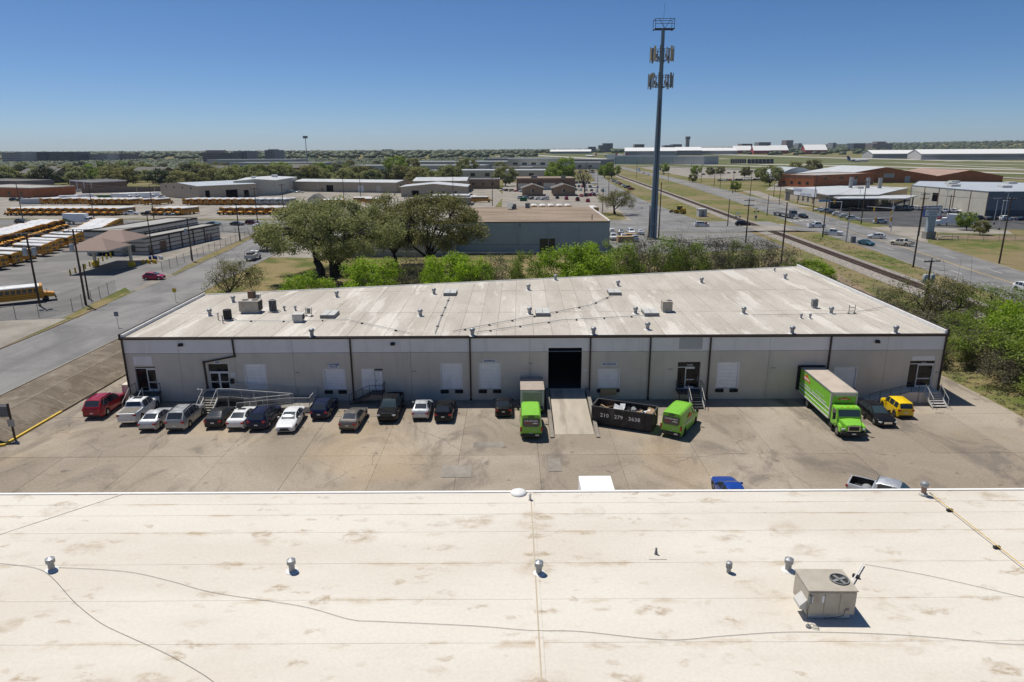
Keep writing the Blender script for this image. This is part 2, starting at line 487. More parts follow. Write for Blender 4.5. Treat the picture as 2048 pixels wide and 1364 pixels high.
ground_mats(); roof_mats()
G = MATS
for nm, a in dict(
        wall_beige=dict(col=(.63, .575, .48), rough=.85, var=.05, scale=.5, dirt=((.50, .455, .375), .55, (1.5, 1, .18), .5)),
        wall_pale=dict(col=(.80, .775, .74), rough=.85, var=.04, scale=.6, dirt=((.60, .575, .53), .6, (1.6, 1, .2), .45)),
        wall_joint=dict(col=(.10, .09, .075), rough=.9), brown_metal=dict(col=(.040, .026, .020), rough=.5, var=.15),
        roll_white=dict(col=(.86, .86, .85), rough=.5, var=.05, scale=2, dirt=((.66, .64, .60), 1.1, (1, 1, .5), .4)),
        white_trim=dict(col=(.70, .69, .66), rough=.6), black_rubber=dict(col=(.014, .014, .015), rough=.8, var=.2),
        steel_galv=dict(col=(.30, .31, .32), rough=.5, metal=.5, var=.14, scale=4), rail_grey=dict(col=(.55, .535, .50), rough=.55, var=.1),
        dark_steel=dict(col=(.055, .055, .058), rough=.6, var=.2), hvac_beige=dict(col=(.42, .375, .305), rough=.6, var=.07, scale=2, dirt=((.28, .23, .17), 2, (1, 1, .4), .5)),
        hvac_grey=dict(col=(.20, .205, .20), rough=.6, var=.15, scale=4), hvac_pale=dict(col=(.52, .50, .46), rough=.6, var=.08, scale=2),
        coil_dark=dict(col=(.028, .026, .024), rough=.7, var=.25, scale=8), skylight=dict(col=(.50, .49, .46), rough=.55, var=.1, scale=1),
        pole_wood=dict(col=(.085, .060, .043), rough=.9, var=.3, scale=3, stretch=(6, 6, .6), rnd=.2), wire_black=dict(col=(.03, .03, .032), rough=.6),
        wire_pale=dict(col=(.42, .42, .42), rough=.5), insulator=dict(col=(.50, .50, .49), rough=.35), transformer=dict(col=(.42, .45, .46), rough=.5),
        tower_blue=dict(col=(.155, .215, .255), rough=.55, var=.08, scale=.4), antenna_grey=dict(col=(.40, .41, .42), rough=.6),
        antenna_tan=dict(col=(.52, .40, .20), rough=.6), lamp_grey=dict(col=(.50, .51, .52), rough=.5),
        tyre=dict(col=(.016, .016, .017), rough=.85, var=.2), rim=dict(col=(.55, .555, .56), rough=.3, metal=.8, var=.05), rim_dark=dict(col=(.10, .10, .11), rough=.4, metal=.5),
        rim_black=dict(col=(.03, .03, .03), rough=.6), chrome=dict(col=(.72, .72, .73), rough=.16, metal=1.0, var=.03), bumper_black=dict(col=(.022, .022, .023), rough=.6),
        head_lamp=dict(col=(.60, .61, .62), rough=.12, spec=.6, var=.1), tail_lamp=dict(col=(.36, .012, .012), rough=.2, spec=.6), amber=dict(col=(.70, .25, .02), rough=.25),
        plate=dict(col=(.62, .62, .61), rough=.5), bed_liner=dict(col=(.035, .035, .036), rough=.85), tonneau=dict(col=(.17, .155, .13), rough=.8),
        bus_yellow=dict(col=(.66, .30, .014), rough=.42, var=.05, scale=.8, rnd=.06, coat=.2), bus_roof=dict(col=(.60, .60, .59), rough=.5, var=.05, rnd=.05),
        bus_black=dict(col=(.018, .018, .018), rough=.6), yellow_paint=dict(col=(.62, .42, .05), rough=.7, var=.18, scale=2), line_white=dict(col=(.62, .61, .58), rough=.8, var=.2, scale=3),
        line_yellow=dict(col=(.55, .38, .10), rough=.85, var=.25, scale=3), canopy_brown=dict(col=(.235, .165, .135), rough=.8, var=.05),
        stucco_tan=dict(col=(.46, .385, .285), rough=.9, var=.06, scale=.4, world=True), stucco_cream=dict(col=(.56, .52, .42), rough=.9, var=.05, scale=.4, world=True),
        block_pale=dict(col=(.53, .49, .42), rough=.9, var=.06, scale=.6, world=True), block_band=dict(col=(.055, .045, .038), rough=.8),
        metal_roof=dict(col=(.50, .51, .50), rough=.5, metal=.0, var=.10, scale=.25, world=True, dirt=((.36, .34, .30), .2, (1, 1, 1), .5)),
        metal_roof_blue=dict(col=(.40, .43, .45), rough=.5, var=.08, scale=.2, world=True), flat_roof_grey=dict(col=(.33, .32, .295), rough=.9, var=.12, scale=.2, world=True),
        bluegrey_wall=dict(col=(.34, .40, .43), rough=.85, var=.06, scale=.4, world=True), pale_wall=dict(col=(.46, .46, .44), rough=.85, var=.06, scale=.4, world=True),
        brick_orange=dict(col=(.38, .13, .052), rough=.9, var=.14, scale=.5, world=True), brick_brown=dict(col=(.20, .125, .085), rough=.9, var=.14, scale=.5, world=True),
        brick_tan=dict(col=(.30, .205, .135), rough=.9, var=.12, scale=.5, world=True), shingle=dict(col=(.14, .13, .115), rough=.95, var=.12, scale=.6, world=True),
        red_metal=dict(col=(.33, .045, .05), rough=.6, var=.06), rust_roof=dict(col=(.33, .22, .17), rough=.8, var=.25, scale=.3, world=True, stretch=(3, .3, 1)),
        grey_steel_wall=dict(col=(.16, .185, .20), rough=.6, var=.06, scale=.4, world=True), office_dark=dict(col=(.050, .062, .085), rough=.35, var=.1, scale=.02, world=True),
        office_grey=dict(col=(.22, .225, .235), rough=.7, var=.1, scale=.02, world=True), office_pale=dict(col=(.42, .41, .40), rough=.8, var=.08, scale=.02, world=True),
        office_brown=dict(col=(.18, .155, .15), rough=.8, var=.1, scale=.02, world=True), blast_panel=dict(col=(.035, .030, .055), rough=.6),
        sign_white=dict(col=(.70, .71, .73), rough=.5, var=.03), sign_blue=dict(col=(.02, .05, .20), rough=.5), letter_white=dict(col=(.78, .78, .77), rough=.6, var=.1, scale=6),
        letter_dark=dict(col=(.03, .03, .04), rough=.6), letter_grey=dict(col=(.62, .64, .62), rough=.7), sign_orange=dict(col=(.62, .10, .015), rough=.5),
        signal_yellow=dict(col=(.60, .36, .02), rough=.5), machine_yellow=dict(col=(.62, .40, .02), rough=.5), sign_red=dict(col=(.42, .02, .02), rough=.5),
        dumpster=dict(col=(.022, .022, .023), rough=.6, var=.3, scale=1.5, dirt=((.12, .11, .10), 1.6, (1, 1, .5), .7)), dumpster_in=dict(col=(.055, .047, .04), rough=.8, var=.3),
        cardboard=dict(col=(.36, .245, .135), rough=.9, var=.12, rnd=.15), bag_black=dict(col=(.012, .012, .013), rough=.35), paper_white=dict(col=(.66, .66, .65), rough=.8, rnd=.1),
        trailer_grey=dict(col=(.45, .46, .44), rough=.55, var=.06), trailer_door=dict(col=(.27, .28, .225), rough=.6, var=.08), trailer_roof=dict(col=(.36, .30, .25), rough=.8, var=.2, scale=1.5, stretch=(1, 4, 1)),
        truck_roof=dict(col=(.46, .385, .315), rough=.75, var=.1, scale=.8), bark=dict(col=(.062, .050, .040), rough=.95, var=.3, scale=3, stretch=(3, 3, .5)),
        bark_dark=dict(col=(.030, .026, .022), rough=.95, var=.3, scale=3), twig=dict(col=(.16, .135, .105), rough=.95, var=.25, scale=4),
        rail_rust=dict(col=(.105, .062, .042), rough=.75, var=.25), tie_wood=dict(col=(.085, .062, .048), rough=.95, var=.3, island=.3), fence_steel=dict(col=(.30, .295, .28), rough=.6, metal=.4, rnd=.15),
        masonry_wall=dict(col=(.20, .155, .125), rough=.95, var=.12, world=True), bollard=dict(col=(.60, .40, .02), rough=.6, var=.12), blue_barrel=dict(col=(.03, .08, .30), rough=.4),
        green_bin=dict(col=(.02, .115, .045), rough=.5), blue_roof=dict(col=(.09, .22, .48), rough=.6), window_dark=dict(col=(.018, .022, .028), rough=.12, spec=.6), blue_tank=dict(col=(.14, .28, .42), rough=.5),
        container_box=dict(col=(.40, .41, .42), rough=.6, rnd=.25), plane_white=dict(col=(.66, .67, .68), rough=.35), plane_blue=dict(col=(.02, .05, .16), rough=.35),
        ramp_concrete=dict(col=(.43, .375, .30), rough=.9, var=.12, scale=.8, world=True, stretch=(1.5, .3, 1), dirt=((.24, .205, .165), .9, (1.2, .12, 1), .6)),
        bay_faded=dict(col=(.27, .235, .185), rough=.95, var=.3, scale=2),
        wood_new=dict(col=(.42, .30, .16), rough=.9, var=.15)).items():
    simple(nm, **a)
# glass: car and door panes, dark and mirror-like
t = NT('glass'); t.done((.026, .032, .038), .04, 0, .9)
t = NT('glass_clear'); t.done((.035, .055, .06), .05, 0, .8)
t = NT('door_glass'); t.done((.008, .009, .011), .06, 0, .3)
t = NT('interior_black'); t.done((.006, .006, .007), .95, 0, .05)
# chain link seen from afar: mostly air
t = NT('chain_link'); t.done((.26, .255, .24), .6, .3, .3)
_tr = t.n('BsdfTransparent'); _mx = t.n('MixShader', {0: .20, 1: _tr, 2: t.b}); t.t.links.new(_mx.outputs[0], t.out.inputs[0])
CARP = {}
for nm, c, r, mt in (('red', (.30, .008, .020), .25, .0), ('white', (.72, .72, .71), .3, 0), ('silver', (.50, .515, .53), .30, .45), ('grey_silver', (.34, .35, .355), .30, .45), ('black', (.010, .010, .011), .2, 0),
                     ('navy', (.012, .018, .050), .22, .0), ('taupe', (.165, .15, .135), .28, .4), ('green', (.215, .53, .042), .4, 0), ('yellow', (.80, .53, .003), .3, 0), ('blue', (.010, .055, .30), .22, .1),
                     ('maroon', (.13, .010, .018), .25, 0), ('grey', (.12, .125, .13), .28, .3), ('beige', (.58, .53, .41), .3, 0), ('magenta', (.36, .010, .055), .25, 0), ('bright_red', (.48, .015, .012), .25, 0),
                     ('pale_blue', (.25, .33, .40), .3, .2), ('teal', (.02, .10, .13), .28, .1), ('charcoal', (.035, .036, .038), .25, .2)):
    CARP[nm] = paint('paint_' + nm, c, r, mt)
L_OAK = leaf_mat('leaf_oak', (.16, .185, .055), (.32, .32, .13), .38)
L_OLIVE = leaf_mat('leaf_olive', (.145, .15, .042), (.265, .25, .09), .36)
L_BRIGHT = leaf_mat('leaf_bright', (.19, .31, .014), (.33, .45, .03), .45)
L_MID = leaf_mat('leaf_mid', (.13, .20, .02), (.24, .30, .05), .42)
L_GREY = leaf_mat('leaf_grey', (.105, .105, .060), (.17, .155, .095), .25)
L_DIST = leaf_mat('leaf_distant', (.026, .042, .014), (.056, .074, .024), .05, .2)
L_FAR = leaf_mat('leaf_far', (.040, .058, .020), (.088, .105, .038), .2, .22)

# ---------------------------------------------------------------- the setting: terrain, yard, streets, railway, airfield
ZG = 1.2          # level of the streets; the yard lies at zero


def smooth(a):
    a = min(max(a, 0.0), 1.0)
    return a * a * (3 - 2 * a)


def far_h(x, y):
    z = ZG + 17.5 * smooth((y - 1250) / 1500) + 3.0 * smooth((y - 2800) / 4000)
    z += 46 * smooth((x - 1100) / 2600) * smooth((y - 1900) / 2200)
    return z + (1.5 * math.sin(x * .0013) + 1.5 * math.sin(y * .0011 + x * .0007)) * smooth((y - 2300) / 1500)


def terrain_h(x, y):
    if y > 1200: return far_h(x, y)
    if -51.2 < x < 50.3 and y < 96:
        return -.5 + 1.7 * smooth((y - 82) / 12)
    if 50.3 <= x < 66 and y < 112:
        return max(1.2 * smooth((x - 50.6) / 9.5), 1.2 * smooth((y - 90) / 20)) - .02
    return ZG


def axis(fine0, fine1, step, marks):
    a = [m for m in marks if m < fine0] + list(np.arange(fine0, fine1 + .01, step)) + [m for m in marks if m > fine1]
    return a


gx = axis(-60, 72, 1.5, [-24000, -12000, -7000, -4500, -3200, -2400, -1800, -1400, -1000, -700, -450, -280, -150, 100, 160, 280, 450, 700, 1000, 1400, 1800, 2300, 2800, 3400, 4500, 7000, 12000, 24000])
gy = axis(20, 120, 1.5, [-400, -100, 160, 260, 420, 700, 1000, 1200, 1300, 1400, 1550, 1700, 1850, 2000, 2150, 2300, 2500, 2750, 3000, 3400, 3900, 4500, 5500, 7000, 9000, 12000, 17000, 26000])
gv = [(x, y, terrain_h(x, y)) for y in gy for x in gx]
nx = len(gx)
gq = [(j * nx + i, j * nx + i + 1, (j + 1) * nx + i + 1, (j + 1) * nx + i) for j in range(len(gy) - 1) for i in range(nx - 1)]
tag(link_mesh('ground', np_mesh('ground', gv, gq), G['dry_grass']), kind='structure')

# yard: cast slabs with open joints on a dark bed
structure('yard_bed', MB().box(-47.3, 51.2, -20, 96, -.3, -.12), G['dirt'])
yard = empty('yard', label=None)
yard['kind'] = 'structure'
SX, SY = 7.0, 9.3
slab_me = MB().box(-SX / 2 + .012, SX / 2 - .012, -SY / 2 + .012, SY / 2 - .012, -.1, 0).mesh('slab')
for j in range(0, 8):
    for i in range(-6, 8):
        x = i * SX - 1.2; y = 23 + j * SY
        if -43.5 < x < 49.0 and y < 90:
            link_mesh('slab', slab_me, G['yard_concrete'], yard, (x, y, .0 + rng.uniform(-.006, .006)), (rng.uniform(-.0012, .0012), rng.uniform(-.0012, .0012), 0))
edge = MB().box(-47.2, -46.72, 10, 94, -.1, -.004)
part('slab_margin', edge, G['yard_concrete'], yard)
# repaired patches, a cast manhole frame
for px, py, sx, sy in ((-4.7, 52.4, 2.5, 2.2), (3.6, 53.6, 1.1, 2.6), (-23.5, 48.2, 2.2, 1.4)):
    part('patch', MB().box(px - sx / 2, px + sx / 2, py - sy / 2, py + sy / 2, .004, .026), G['pale_concrete'], yard)

# left bank of sloping concrete up to the street, with kerb, yellow nose and the drive down from the street
bank = empty('embankment'); bank['kind'] = 'structure'
ys = [58.2, 62.5, 66.8, 71.1, 75.4, 79.7, 84, 88.3, 92.6]
for a, b in zip(ys, ys[1:]):
    t0, t1 = -47.05, -50.55
    part('bank_panel', MB().add([(t0, a + .015, .02), (t0, b - .015, .02), (t1, b - .015, 1.21), (t1, a + .015, 1.21), (t0, a + .015, -.3), (t0, b - .015, -.3), (t1, b - .015, -.3), (t1, a + .015, -.3)],
                                [(0, 1, 2, 3), (0, 3, 7, 4), (1, 5, 6, 2), (0, 4, 5, 1), (3, 2, 6, 7)]), G['bank_concrete'], bank)
for a in (60.3, 62.9, 64.4, 68.2, 70.6, 73.8, 77.5, 81.0):
    part('bay_line', MB().add([(-47.6, a, .225), (-47.6, a + .1, .225), (-50.4 + (a % 1.3), a + .75, 1.18 - .34 * (a % 1.3)), (-50.4 + (a % 1.3), a + .65, 1.18 - .34 * (a % 1.3))], [(0, 1, 2, 3)]), G['bay_faded'], bank)
part('bay_line', MB().box(-50.72, -50.62, 58.6, 92, 1.218, 1.222), G['bay_faded'], bank)
part('bank_verge', MB().box(-54.4, -50.56, 57.8, 100, .2, 1.216), G['bank_concrete'], bank)
part('bank_kerb', MB().box(-47.0, -46.78, 66.5, 93, -.1, .16), G['bank_concrete'], bank)
part('yellow_kerb', MB().box(-47.0, -46.78, 58.0, 66.48, -.1, .16).cbox((-47.9, 57.6, .05), (2.3, .22, .3), .42), G['yellow_paint'], bank)
part('bank_nose', MB().add([(-47, 58.18, .02), (-50.55, 58.18, 1.21), (-54.4, 58.18, 1.21), (-54.4, 56.8, .9), (-49.2, 57.0, .02)], [(0, 1, 2, 3, 4)]), G['bank_concrete'], bank)
structure('driveway', MB().add([(-47.1, 40, .003), (-47.1, 57, .003), (-56, 57, 1.15), (-56, 40, 1.15)], [(0, 1, 2, 3)]), G['yard_concrete'])

# streets
def ribbon(left, right, z):
    m = MB()
    for i in range(len(left) - 1):
        m.add([(*left[i], z), (*right[i], z), (*right[i + 1], z), (*left[i + 1], z)], [(0, 1, 2, 3)])
    return m


def kerb(pts, w, z0, z1):
    m = MB()
    for a, b in zip(pts, pts[1:]):
        c = ((a[0] + b[0]) / 2, (a[1] + b[1]) / 2, (z0 + z1) / 2)
        m.cbox(c, (math.hypot(b[0] - a[0], b[1] - a[1]), w, z1 - z0), math.atan2(b[1] - a[1], b[0] - a[0]))
    return m


SA_L = [(-66, 20), (-66.4, 60), (-67.4, 96), (-69.7, 124.6), (-70.4, 141), (-74, 180), (-78, 212), (-79, 226)]
SA_R = [(-54.2, 20), (-54.2, 60), (-54.4, 92), (-56.9, 124.6), (-58, 141), (-59.4, 180), (-60, 212), (-60, 226)]
structure('street', ribbon(SA_L, SA_R, ZG + .012), G['asphalt'])
structure('street_kerb', kerb(SA_R[1:-1], .2, ZG - .1, ZG + .09), G['pale_concrete'])
structure('street_kerb', kerb([SA_L[1], SA_L[2], (-68.6, 113)], .2, ZG - .1, ZG + .10), G['brick_brown'])
structure('street_kerb', kerb([SA_L[4], SA_L[5], (-77.6, 207)], .2, ZG - .1, ZG + .10), G['pale_concrete'])
# cross street from the bus yards to the main road
CB = [(-320, 262, 282), (-181, 244.5, 265), (-101, 231.5, 259), (30, 217.5, 252), (72, 213, 247), (92, 214, 246)]
structure('street', ribbon([(x, b) for x, a, b in CB], [(x, a) for x, a, b in CB], ZG + .020), G['asphalt'])
structure('street_kerb', kerb([(x, b) for x, a, b in CB[:4]], .25, ZG - .1, ZG + .1), G['pale_concrete'])
# frontage street towards the airport
structure('street', ribbon([(44, 251), (49.8, 355), (66, 540), (87, 774), (97, 900)], [(68, 249), (67.5, 355), (77, 540), (97, 774), (105, 900)], ZG + .016), G['asphalt'])
# main road
HN = [(80, 60), (83.8, 109), (87, 137), (91.5, 170), (95.5, 219), (107, 309), (124, 480), (136.5, 652), (152, 979), (165, 1250)]
HF = [(100, 60), (104, 109), (105.8, 139), (112.5, 182), (117.5, 240), (126.5, 309), (138.5, 480), (150, 652), (166, 979), (180, 1250)]
structure('road', ribbon(HN, HF, ZG + .024), G['asphalt'])
structure('road_kerb', kerb(HF[1:5], .35, ZG - .1, ZG + .11), G['pale_concrete'])
structure('road_kerb', kerb(HF[4:8], .35, ZG - .1, ZG + .11), G['pale_concrete'])
structure('road_kerb', kerb(HN[2:4], .3, ZG - .1, ZG + .09), G['pale_concrete'])


def lerp(a, b, t): return (a[0] + (b[0] - a[0]) * t, a[1] + (b[1] - a[1]) * t)


mk = MB()
for i in range(1, len(HN) - 1):
    n = int(math.hypot(HN[i + 1][0] - HN[i][0], HN[i + 1][1] - HN[i][1]) / 12)
    for k in range(n):
        for lane in (.27, .73):
            a = lerp(lerp(HN[i], HN[i + 1], k / n), lerp(HF[i], HF[i + 1], k / n), lane)
            b = lerp(lerp(HN[i], HN[i + 1], (k + .3) / n), lerp(HF[i], HF[i + 1], (k + .3) / n), lane)
            mk.cbox(((a[0] + b[0]) / 2, (a[1] + b[1]) / 2, ZG + .031), (math.hypot(b[0] - a[0], b[1] - a[1]), .12, .004), math.atan2(b[1] - a[1], b[0] - a[0]))
structure('lane_marking', mk, G['line_white'])
mk = MB()
for i in range(1, len(HN) - 1):
    if HN[i][1] in (219,): continue
    for lane in (.495, .515):
        a = lerp(HN[i], HF[i], lane); b = lerp(HN[i + 1], HF[i + 1], lane)
        mk.cbox(((a[0] + b[0]) / 2, (a[1] + b[1]) / 2, ZG + .031), (math.hypot(b[0] - a[0], b[1] - a[1]), .11, .004), math.atan2(b[1] - a[1], b[0] - a[0]))
structure('lane_marking', mk, G['line_yellow'])
mk = MB()
for k in range(7): mk.cbox((99.5 + k * 2.3, 246.5 + k * .35, ZG + .03), (.5, 3.2, .004), .1)          # zebra crossing
for k in range(5): mk.cbox((98.0 + k * 3.4, 250.5 + k * .5, ZG + .03), (.35, .35 + 4, .004), 1.47)
mk.cbox((92.6, 231, ZG + .03), (.4, 12, .004), .05)
structure('crossing_marking', mk, G['line_white'])

# railway: ballast, two rails, sleepers
RC = [(70, 40), (73.9, 95), (75.7, 124), (80.4, 203), (83.2, 257), (93.5, 441), (104.5, 656), (118, 900)]
bal = MB()
for i in range(len(RC) - 1):
    a, b = RC[i], RC[i + 1]
    prof = [(-4.4, .0), (-3.4, .05), (-1.9, .17), (1.9, .17), (3.0, .05), (3.6, 0)]
    for (u0, h0), (u1, h1) in zip(prof, prof[1:]):
        bal.add([(a[0] + u0, a[1], ZG + .03 + h0), (a[0] + u1, a[1], ZG + .03 + h1), (b[0] + u1, b[1], ZG + .03 + h1), (b[0] + u0, b[1], ZG + .03 + h0)], [(0, 1, 2, 3)])
structure('railway_ballast', bal, G['ballast'])
track = empty('railway_track', label='rusty railway track on grey ballast beside the main road', cat='railway')
for off in (-.75, .75):
    part('rail', kerb([(x + off, y) for x, y in RC], .09, ZG + .28, ZG + .44), G['rail_rust'], track)
tie = MB(); s = 0
for i in range(len(RC) - 1):
    a, b = RC[i], RC[i + 1]; L = math.hypot(b[0] - a[0], b[1] - a[1]); n = int(L / .62)
    if i > 4: n = n // 3
    for k in range(n):
        p = lerp(a, b, k / n)
        tie.cbox((p[0], p[1], ZG + .21), (2.6, .24, .17), math.atan2(b[1] - a[1], b[0] - a[0]) - math.pi / 2)
so = part('sleepers', tie, G['tie_wood'], track); so['kind'] = 'stuff'
structure('rail_crossing', MB().box(76.5, 88.5, 213.5, 228, ZG + .0, ZG + .43), G['pale_concrete'])
structure('crossing_ramp', MB().add([(70, 213.6, ZG + .03), (76.5, 213.6, ZG + .43), (76.5, 227, ZG + .43), (70, 231, ZG + .03)], [(0, 1, 2, 3)])
          .add([(88.5, 213.6, ZG + .43), (96, 213.6, ZG + .04), (96, 231, ZG + .04), (88.5, 228, ZG + .43)], [(0, 1, 2, 3)]), G['asphalt'])

# hard standings
def pad(name, poly, dz, mat): return structure(name, MB().sheet(poly, ZG + dz), G[mat])


pad('bus_yard', [(-69.8, 103), (-70.2, 124.6), (-71.5, 141), (-76, 168), (-79.5, 205), (-80.5, 232), (-181, 243), (-320, 260), (-320, 95), (-72, 95)], .008, 'yard_asphalt')
pad('bus_yard', [(-330, 287), (-181, 270), (-101, 265), (-60, 262), (-10, 259), (-4, 400), (-10, 470), (-330, 470)], .006, 'pale_concrete')
pad('verge', [(-69.8, 103), (-67.5, 103), (-70.4, 124), (-73.6, 128)], .02, 'lawn')
pad('parking_lot', [(-4, 258), (46, 252), (51, 355), (62, 480), (60, 560), (-6, 560)], .008, 'pale_concrete')
pad('apron', [(-71.0, 126), (-69.6, 124.4), (-70.3, 141), (-73.8, 144)], .022, 'pale_concrete')
pad('apron', [(-66.9, 80), (-66.4, 60), (-72, 56), (-110, 70), (-100, 98), (-69, 103)], .022, 'pale_concrete')
pad('forecourt', [(-86, 150), (-77.6, 178), (-81, 218), (-92, 216), (-87, 178), (-96, 150)], .025, 'pale_concrete')
pad('lot', [(25, 172), (36, 168), (72, 178), (74, 212), (30, 216)], .010, 'yard_asphalt')
pad('lot', [(-59, 166), (-45, 164), (-45, 184), (-59.6, 190)], .012, 'pale_concrete')
pad('car_park', [(124, 247), (127, 225), (250, 196), (320, 300), (190, 380), (152, 318), (130, 300)], .012, 'dark_asphalt')
pad('entrance_drive', [(113.5, 186), (117.5, 226), (127, 228), (156, 216), (150, 205), (127, 211)], .022, 'pale_concrete')
pad('footpath', [(126.8, 310), (133, 306), (134, 330), (152, 430), (143, 432), (127, 330)], .014, 'pale_concrete')
pad('lot', [(160, 440), (210, 395), (260, 480), (215, 560)], .012, 'pale_concrete')
pad('lot', [(165, 640), (300, 560), (460, 900), (330, 1060), (190, 1050)], .010, 'pale_concrete')
pad('bare_ground', [(121, 196), (146, 190), (150, 199), (126, 205)], .03, 'dirt')
pad('bare_ground', [(54, 104), (61, 103), (68, 142), (60, 147)], .012, 'dirt')
structure('dirt_margin', MB().add([(51.2, 40, .004), (54, 40, .16), (54.5, 92, .2), (51.3, 92, .01)], [(0, 1, 2, 3)]), G['dirt'])
pad('lawn', [(-58.7, 141), (-57, 100), (-41, 95), (46, 117), (52, 150), (30, 166), (-45, 163), (-59, 164)], .004, 'lawn')
pad('corner_lawn', [(27, 255), (40, 254.5), (43, 258), (45, 282), (44, 290), (27, 276)], .014, 'lawn')
structure('corner_kerb', kerb([(27, 255), (40, 254.5), (43, 258), (45, 282)], .3, ZG - .1, ZG + .12), G['pale_concrete'])


# airfield: grass, runways and taxiways lie on the terrain
def strip(p, w, l0, l1, dz, mat, name, d=(-.385, .923)):
    m = MB(); nseg = 26
    px, py = -d[1], d[0]
    for k in range(nseg):
        s0, s1 = l0 + (l1 - l0) * k / nseg, l0 + (l1 - l0) * (k + 1) / nseg
        q = []
        for s_, o in ((s0, -w / 2), (s0, w / 2), (s1, w / 2), (s1, -w / 2)):
            x, y = p[0] + d[0] * s_ + px * o, p[1] + d[1] * s_ + py * o
            q.append((x, y, far_h(x, y) + dz))
        m.add(q, [(0, 1, 2, 3)])
    return structure(name, m, G[mat])


strip((720, 1000), 830, -900, 1500, .35, 'field_grass', 'airfield')
strip((424, 590), 16, -700, 1050, .55, 'runway_concrete', 'taxiway')
strip((505, 705), 34, -700, 1400, .55, 'runway_concrete', 'taxiway')
strip((590, 830), 46, -700, 1500, .55, 'runway_concrete', 'runway')
strip((760, 1060), 26, -800, 1300, .55, 'runway_concrete', 'taxiway')
strip((960, 1270), 60, -900, 1200, .55, 'runway_concrete', 'apron')
strip((640, 950), 18, -80, 330, .6, 'runway_concrete', 'taxiway', (.15, .99))
strip((700, 1290), 18, -330, 330, .6, 'runway_concrete', 'taxiway', (.9, .43))

# ---------------------------------------------------------------- the long warehouse across the yard
WY = 69.45           # front wall plane
XL, XR, HR = -41.35, 45.95, 7.12
BL, BR = (-42.2, 91.6), (47.7, 112.6)
wh = empty('warehouse', (0, WY, 0), label='long beige warehouse with dock doors and a weathered white roof', cat='warehouse')


def W(name, mb, mat, parent=None, **k):
    """a part of the warehouse, given in world coordinates"""
    mb.v = [(x, y - WY, z) for x, y, z in mb.v]
    return part(name, mb, G[mat] if isinstance(mat, str) else mat, parent or wh, **k)


def wall_panel(x0, x1, z0, z1, holes, y=WY, t=.22):
    """front wall slab with openings: face, reveals"""
    m = MB()
    hs = [h for h in holes if h[0] < x1 and h[1] > x0 and h[2] < z1 and h[3] > z0]
    xs = sorted({x0, x1} | {min(max(v, x0), x1) for h in hs for v in h[:2]})
    zs = sorted({z0, z1} | {min(max(v, z0), z1) for h in hs for v in h[2:4]})
    for a, b in zip(xs, xs[1:]):
        for c, d in zip(zs, zs[1:]):
            if any(h[0] < (a + b) / 2 < h[1] and h[2] < (c + d) / 2 < h[3] for h in hs): continue
            m.add([(a, y, c), (b, y, c), (b, y, d), (a, y, d)], [(0, 1, 2, 3)])
    for h in hs:
        a, b, c, d = max(h[0], x0), min(h[1], x1), max(h[2], z0), min(h[3], z1)
        for q in ([(a, c), (b, c)], [(b, c), (b, d)], [(b, d), (a, d)], [(a, d), (a, c)]):
            if (q[0][1] == q[1][1] and q[0][1] in (z0, z1) and q[0][1] not in h[2:4]) or (q[0][0] == q[1][0] and q[0][0] in (x0, x1) and q[0][0] not in h[:2]): continue
            m.add([(q[0][0], y, q[0][1]), (q[1][0], y, q[1][1]), (q[1][0], y + t, q[1][1]), (q[0][0], y + t, q[0][1])], [(0, 1, 2, 3)])
    # edges of the slab
    m.add([(x0, y, z0), (x0, y, z1), (x0, y + t, z1), (x0, y + t, z0)], [(0, 1, 2, 3)])
    m.add([(x1, y, z0), (x1, y, z1), (x1, y + t, z1), (x1, y + t, z0)], [(0, 1, 2, 3)])
    m.add([(x0, y, z1), (x1, y, z1), (x1, y + t, z1), (x0, y + t, z1)], [(0, 1, 2, 3)])
    m.add([(x0, y, z0), (x1, y, z0), (x1, y + t, z0), (x0, y + t, z0)], [(0, 1, 2, 3)])
    return m


ZJ = 5.42            # joint between lower panels and the pale band
HOLES = dict(door_a=(-40.3, -38.1, 1.22, 3.95), entry=(-32.45, -30.35, 1.22, 4.22), roll_a=(-28.6, -26.35, 1.3, 4.2), roll_b=(-20.15, -17.9, 1.28, 3.62), infill=(-16.15, -13.85, 1.25, 3.6),
             roll_c=(-7.65, -5.35, 1.27, 4.18), roll_d=(-3.55, -1.25, 1.27, 4.18), bay=(3.86, 7.42, 1.2, 5.83), roll_e=(9.2, 11.5, 1.3, 3.5), door_b=(17.7, 20.1, 1.22, 4.2),
             roll_f=(21.95, 24.25, 1.25, 4.15), dock_g=(30.62, 33.25, 1.1, 3.78), roll_h=(34.45, 36.9, 1.25, 3.55), door_c=(42.45, 45.1, 1.22, 4.2))
HL = list(HOLES.values())
joints = [XL, -35.4, -29.5, -23.3, -17.1, -10.8, -4.45, 1.9, 8.3, 14.65, 21.0, 27.35, 33.7, 39.8, XR]
for a, b in zip(joints, joints[1:]):
    W('wall_panel', wall_panel(a + .012, b - .012, -.12, ZJ - .018, HL), 'wall_beige')
    W('wall_panel', wall_panel(a + .012, b - .012, ZJ + .018, HR, HL), 'wall_pale')
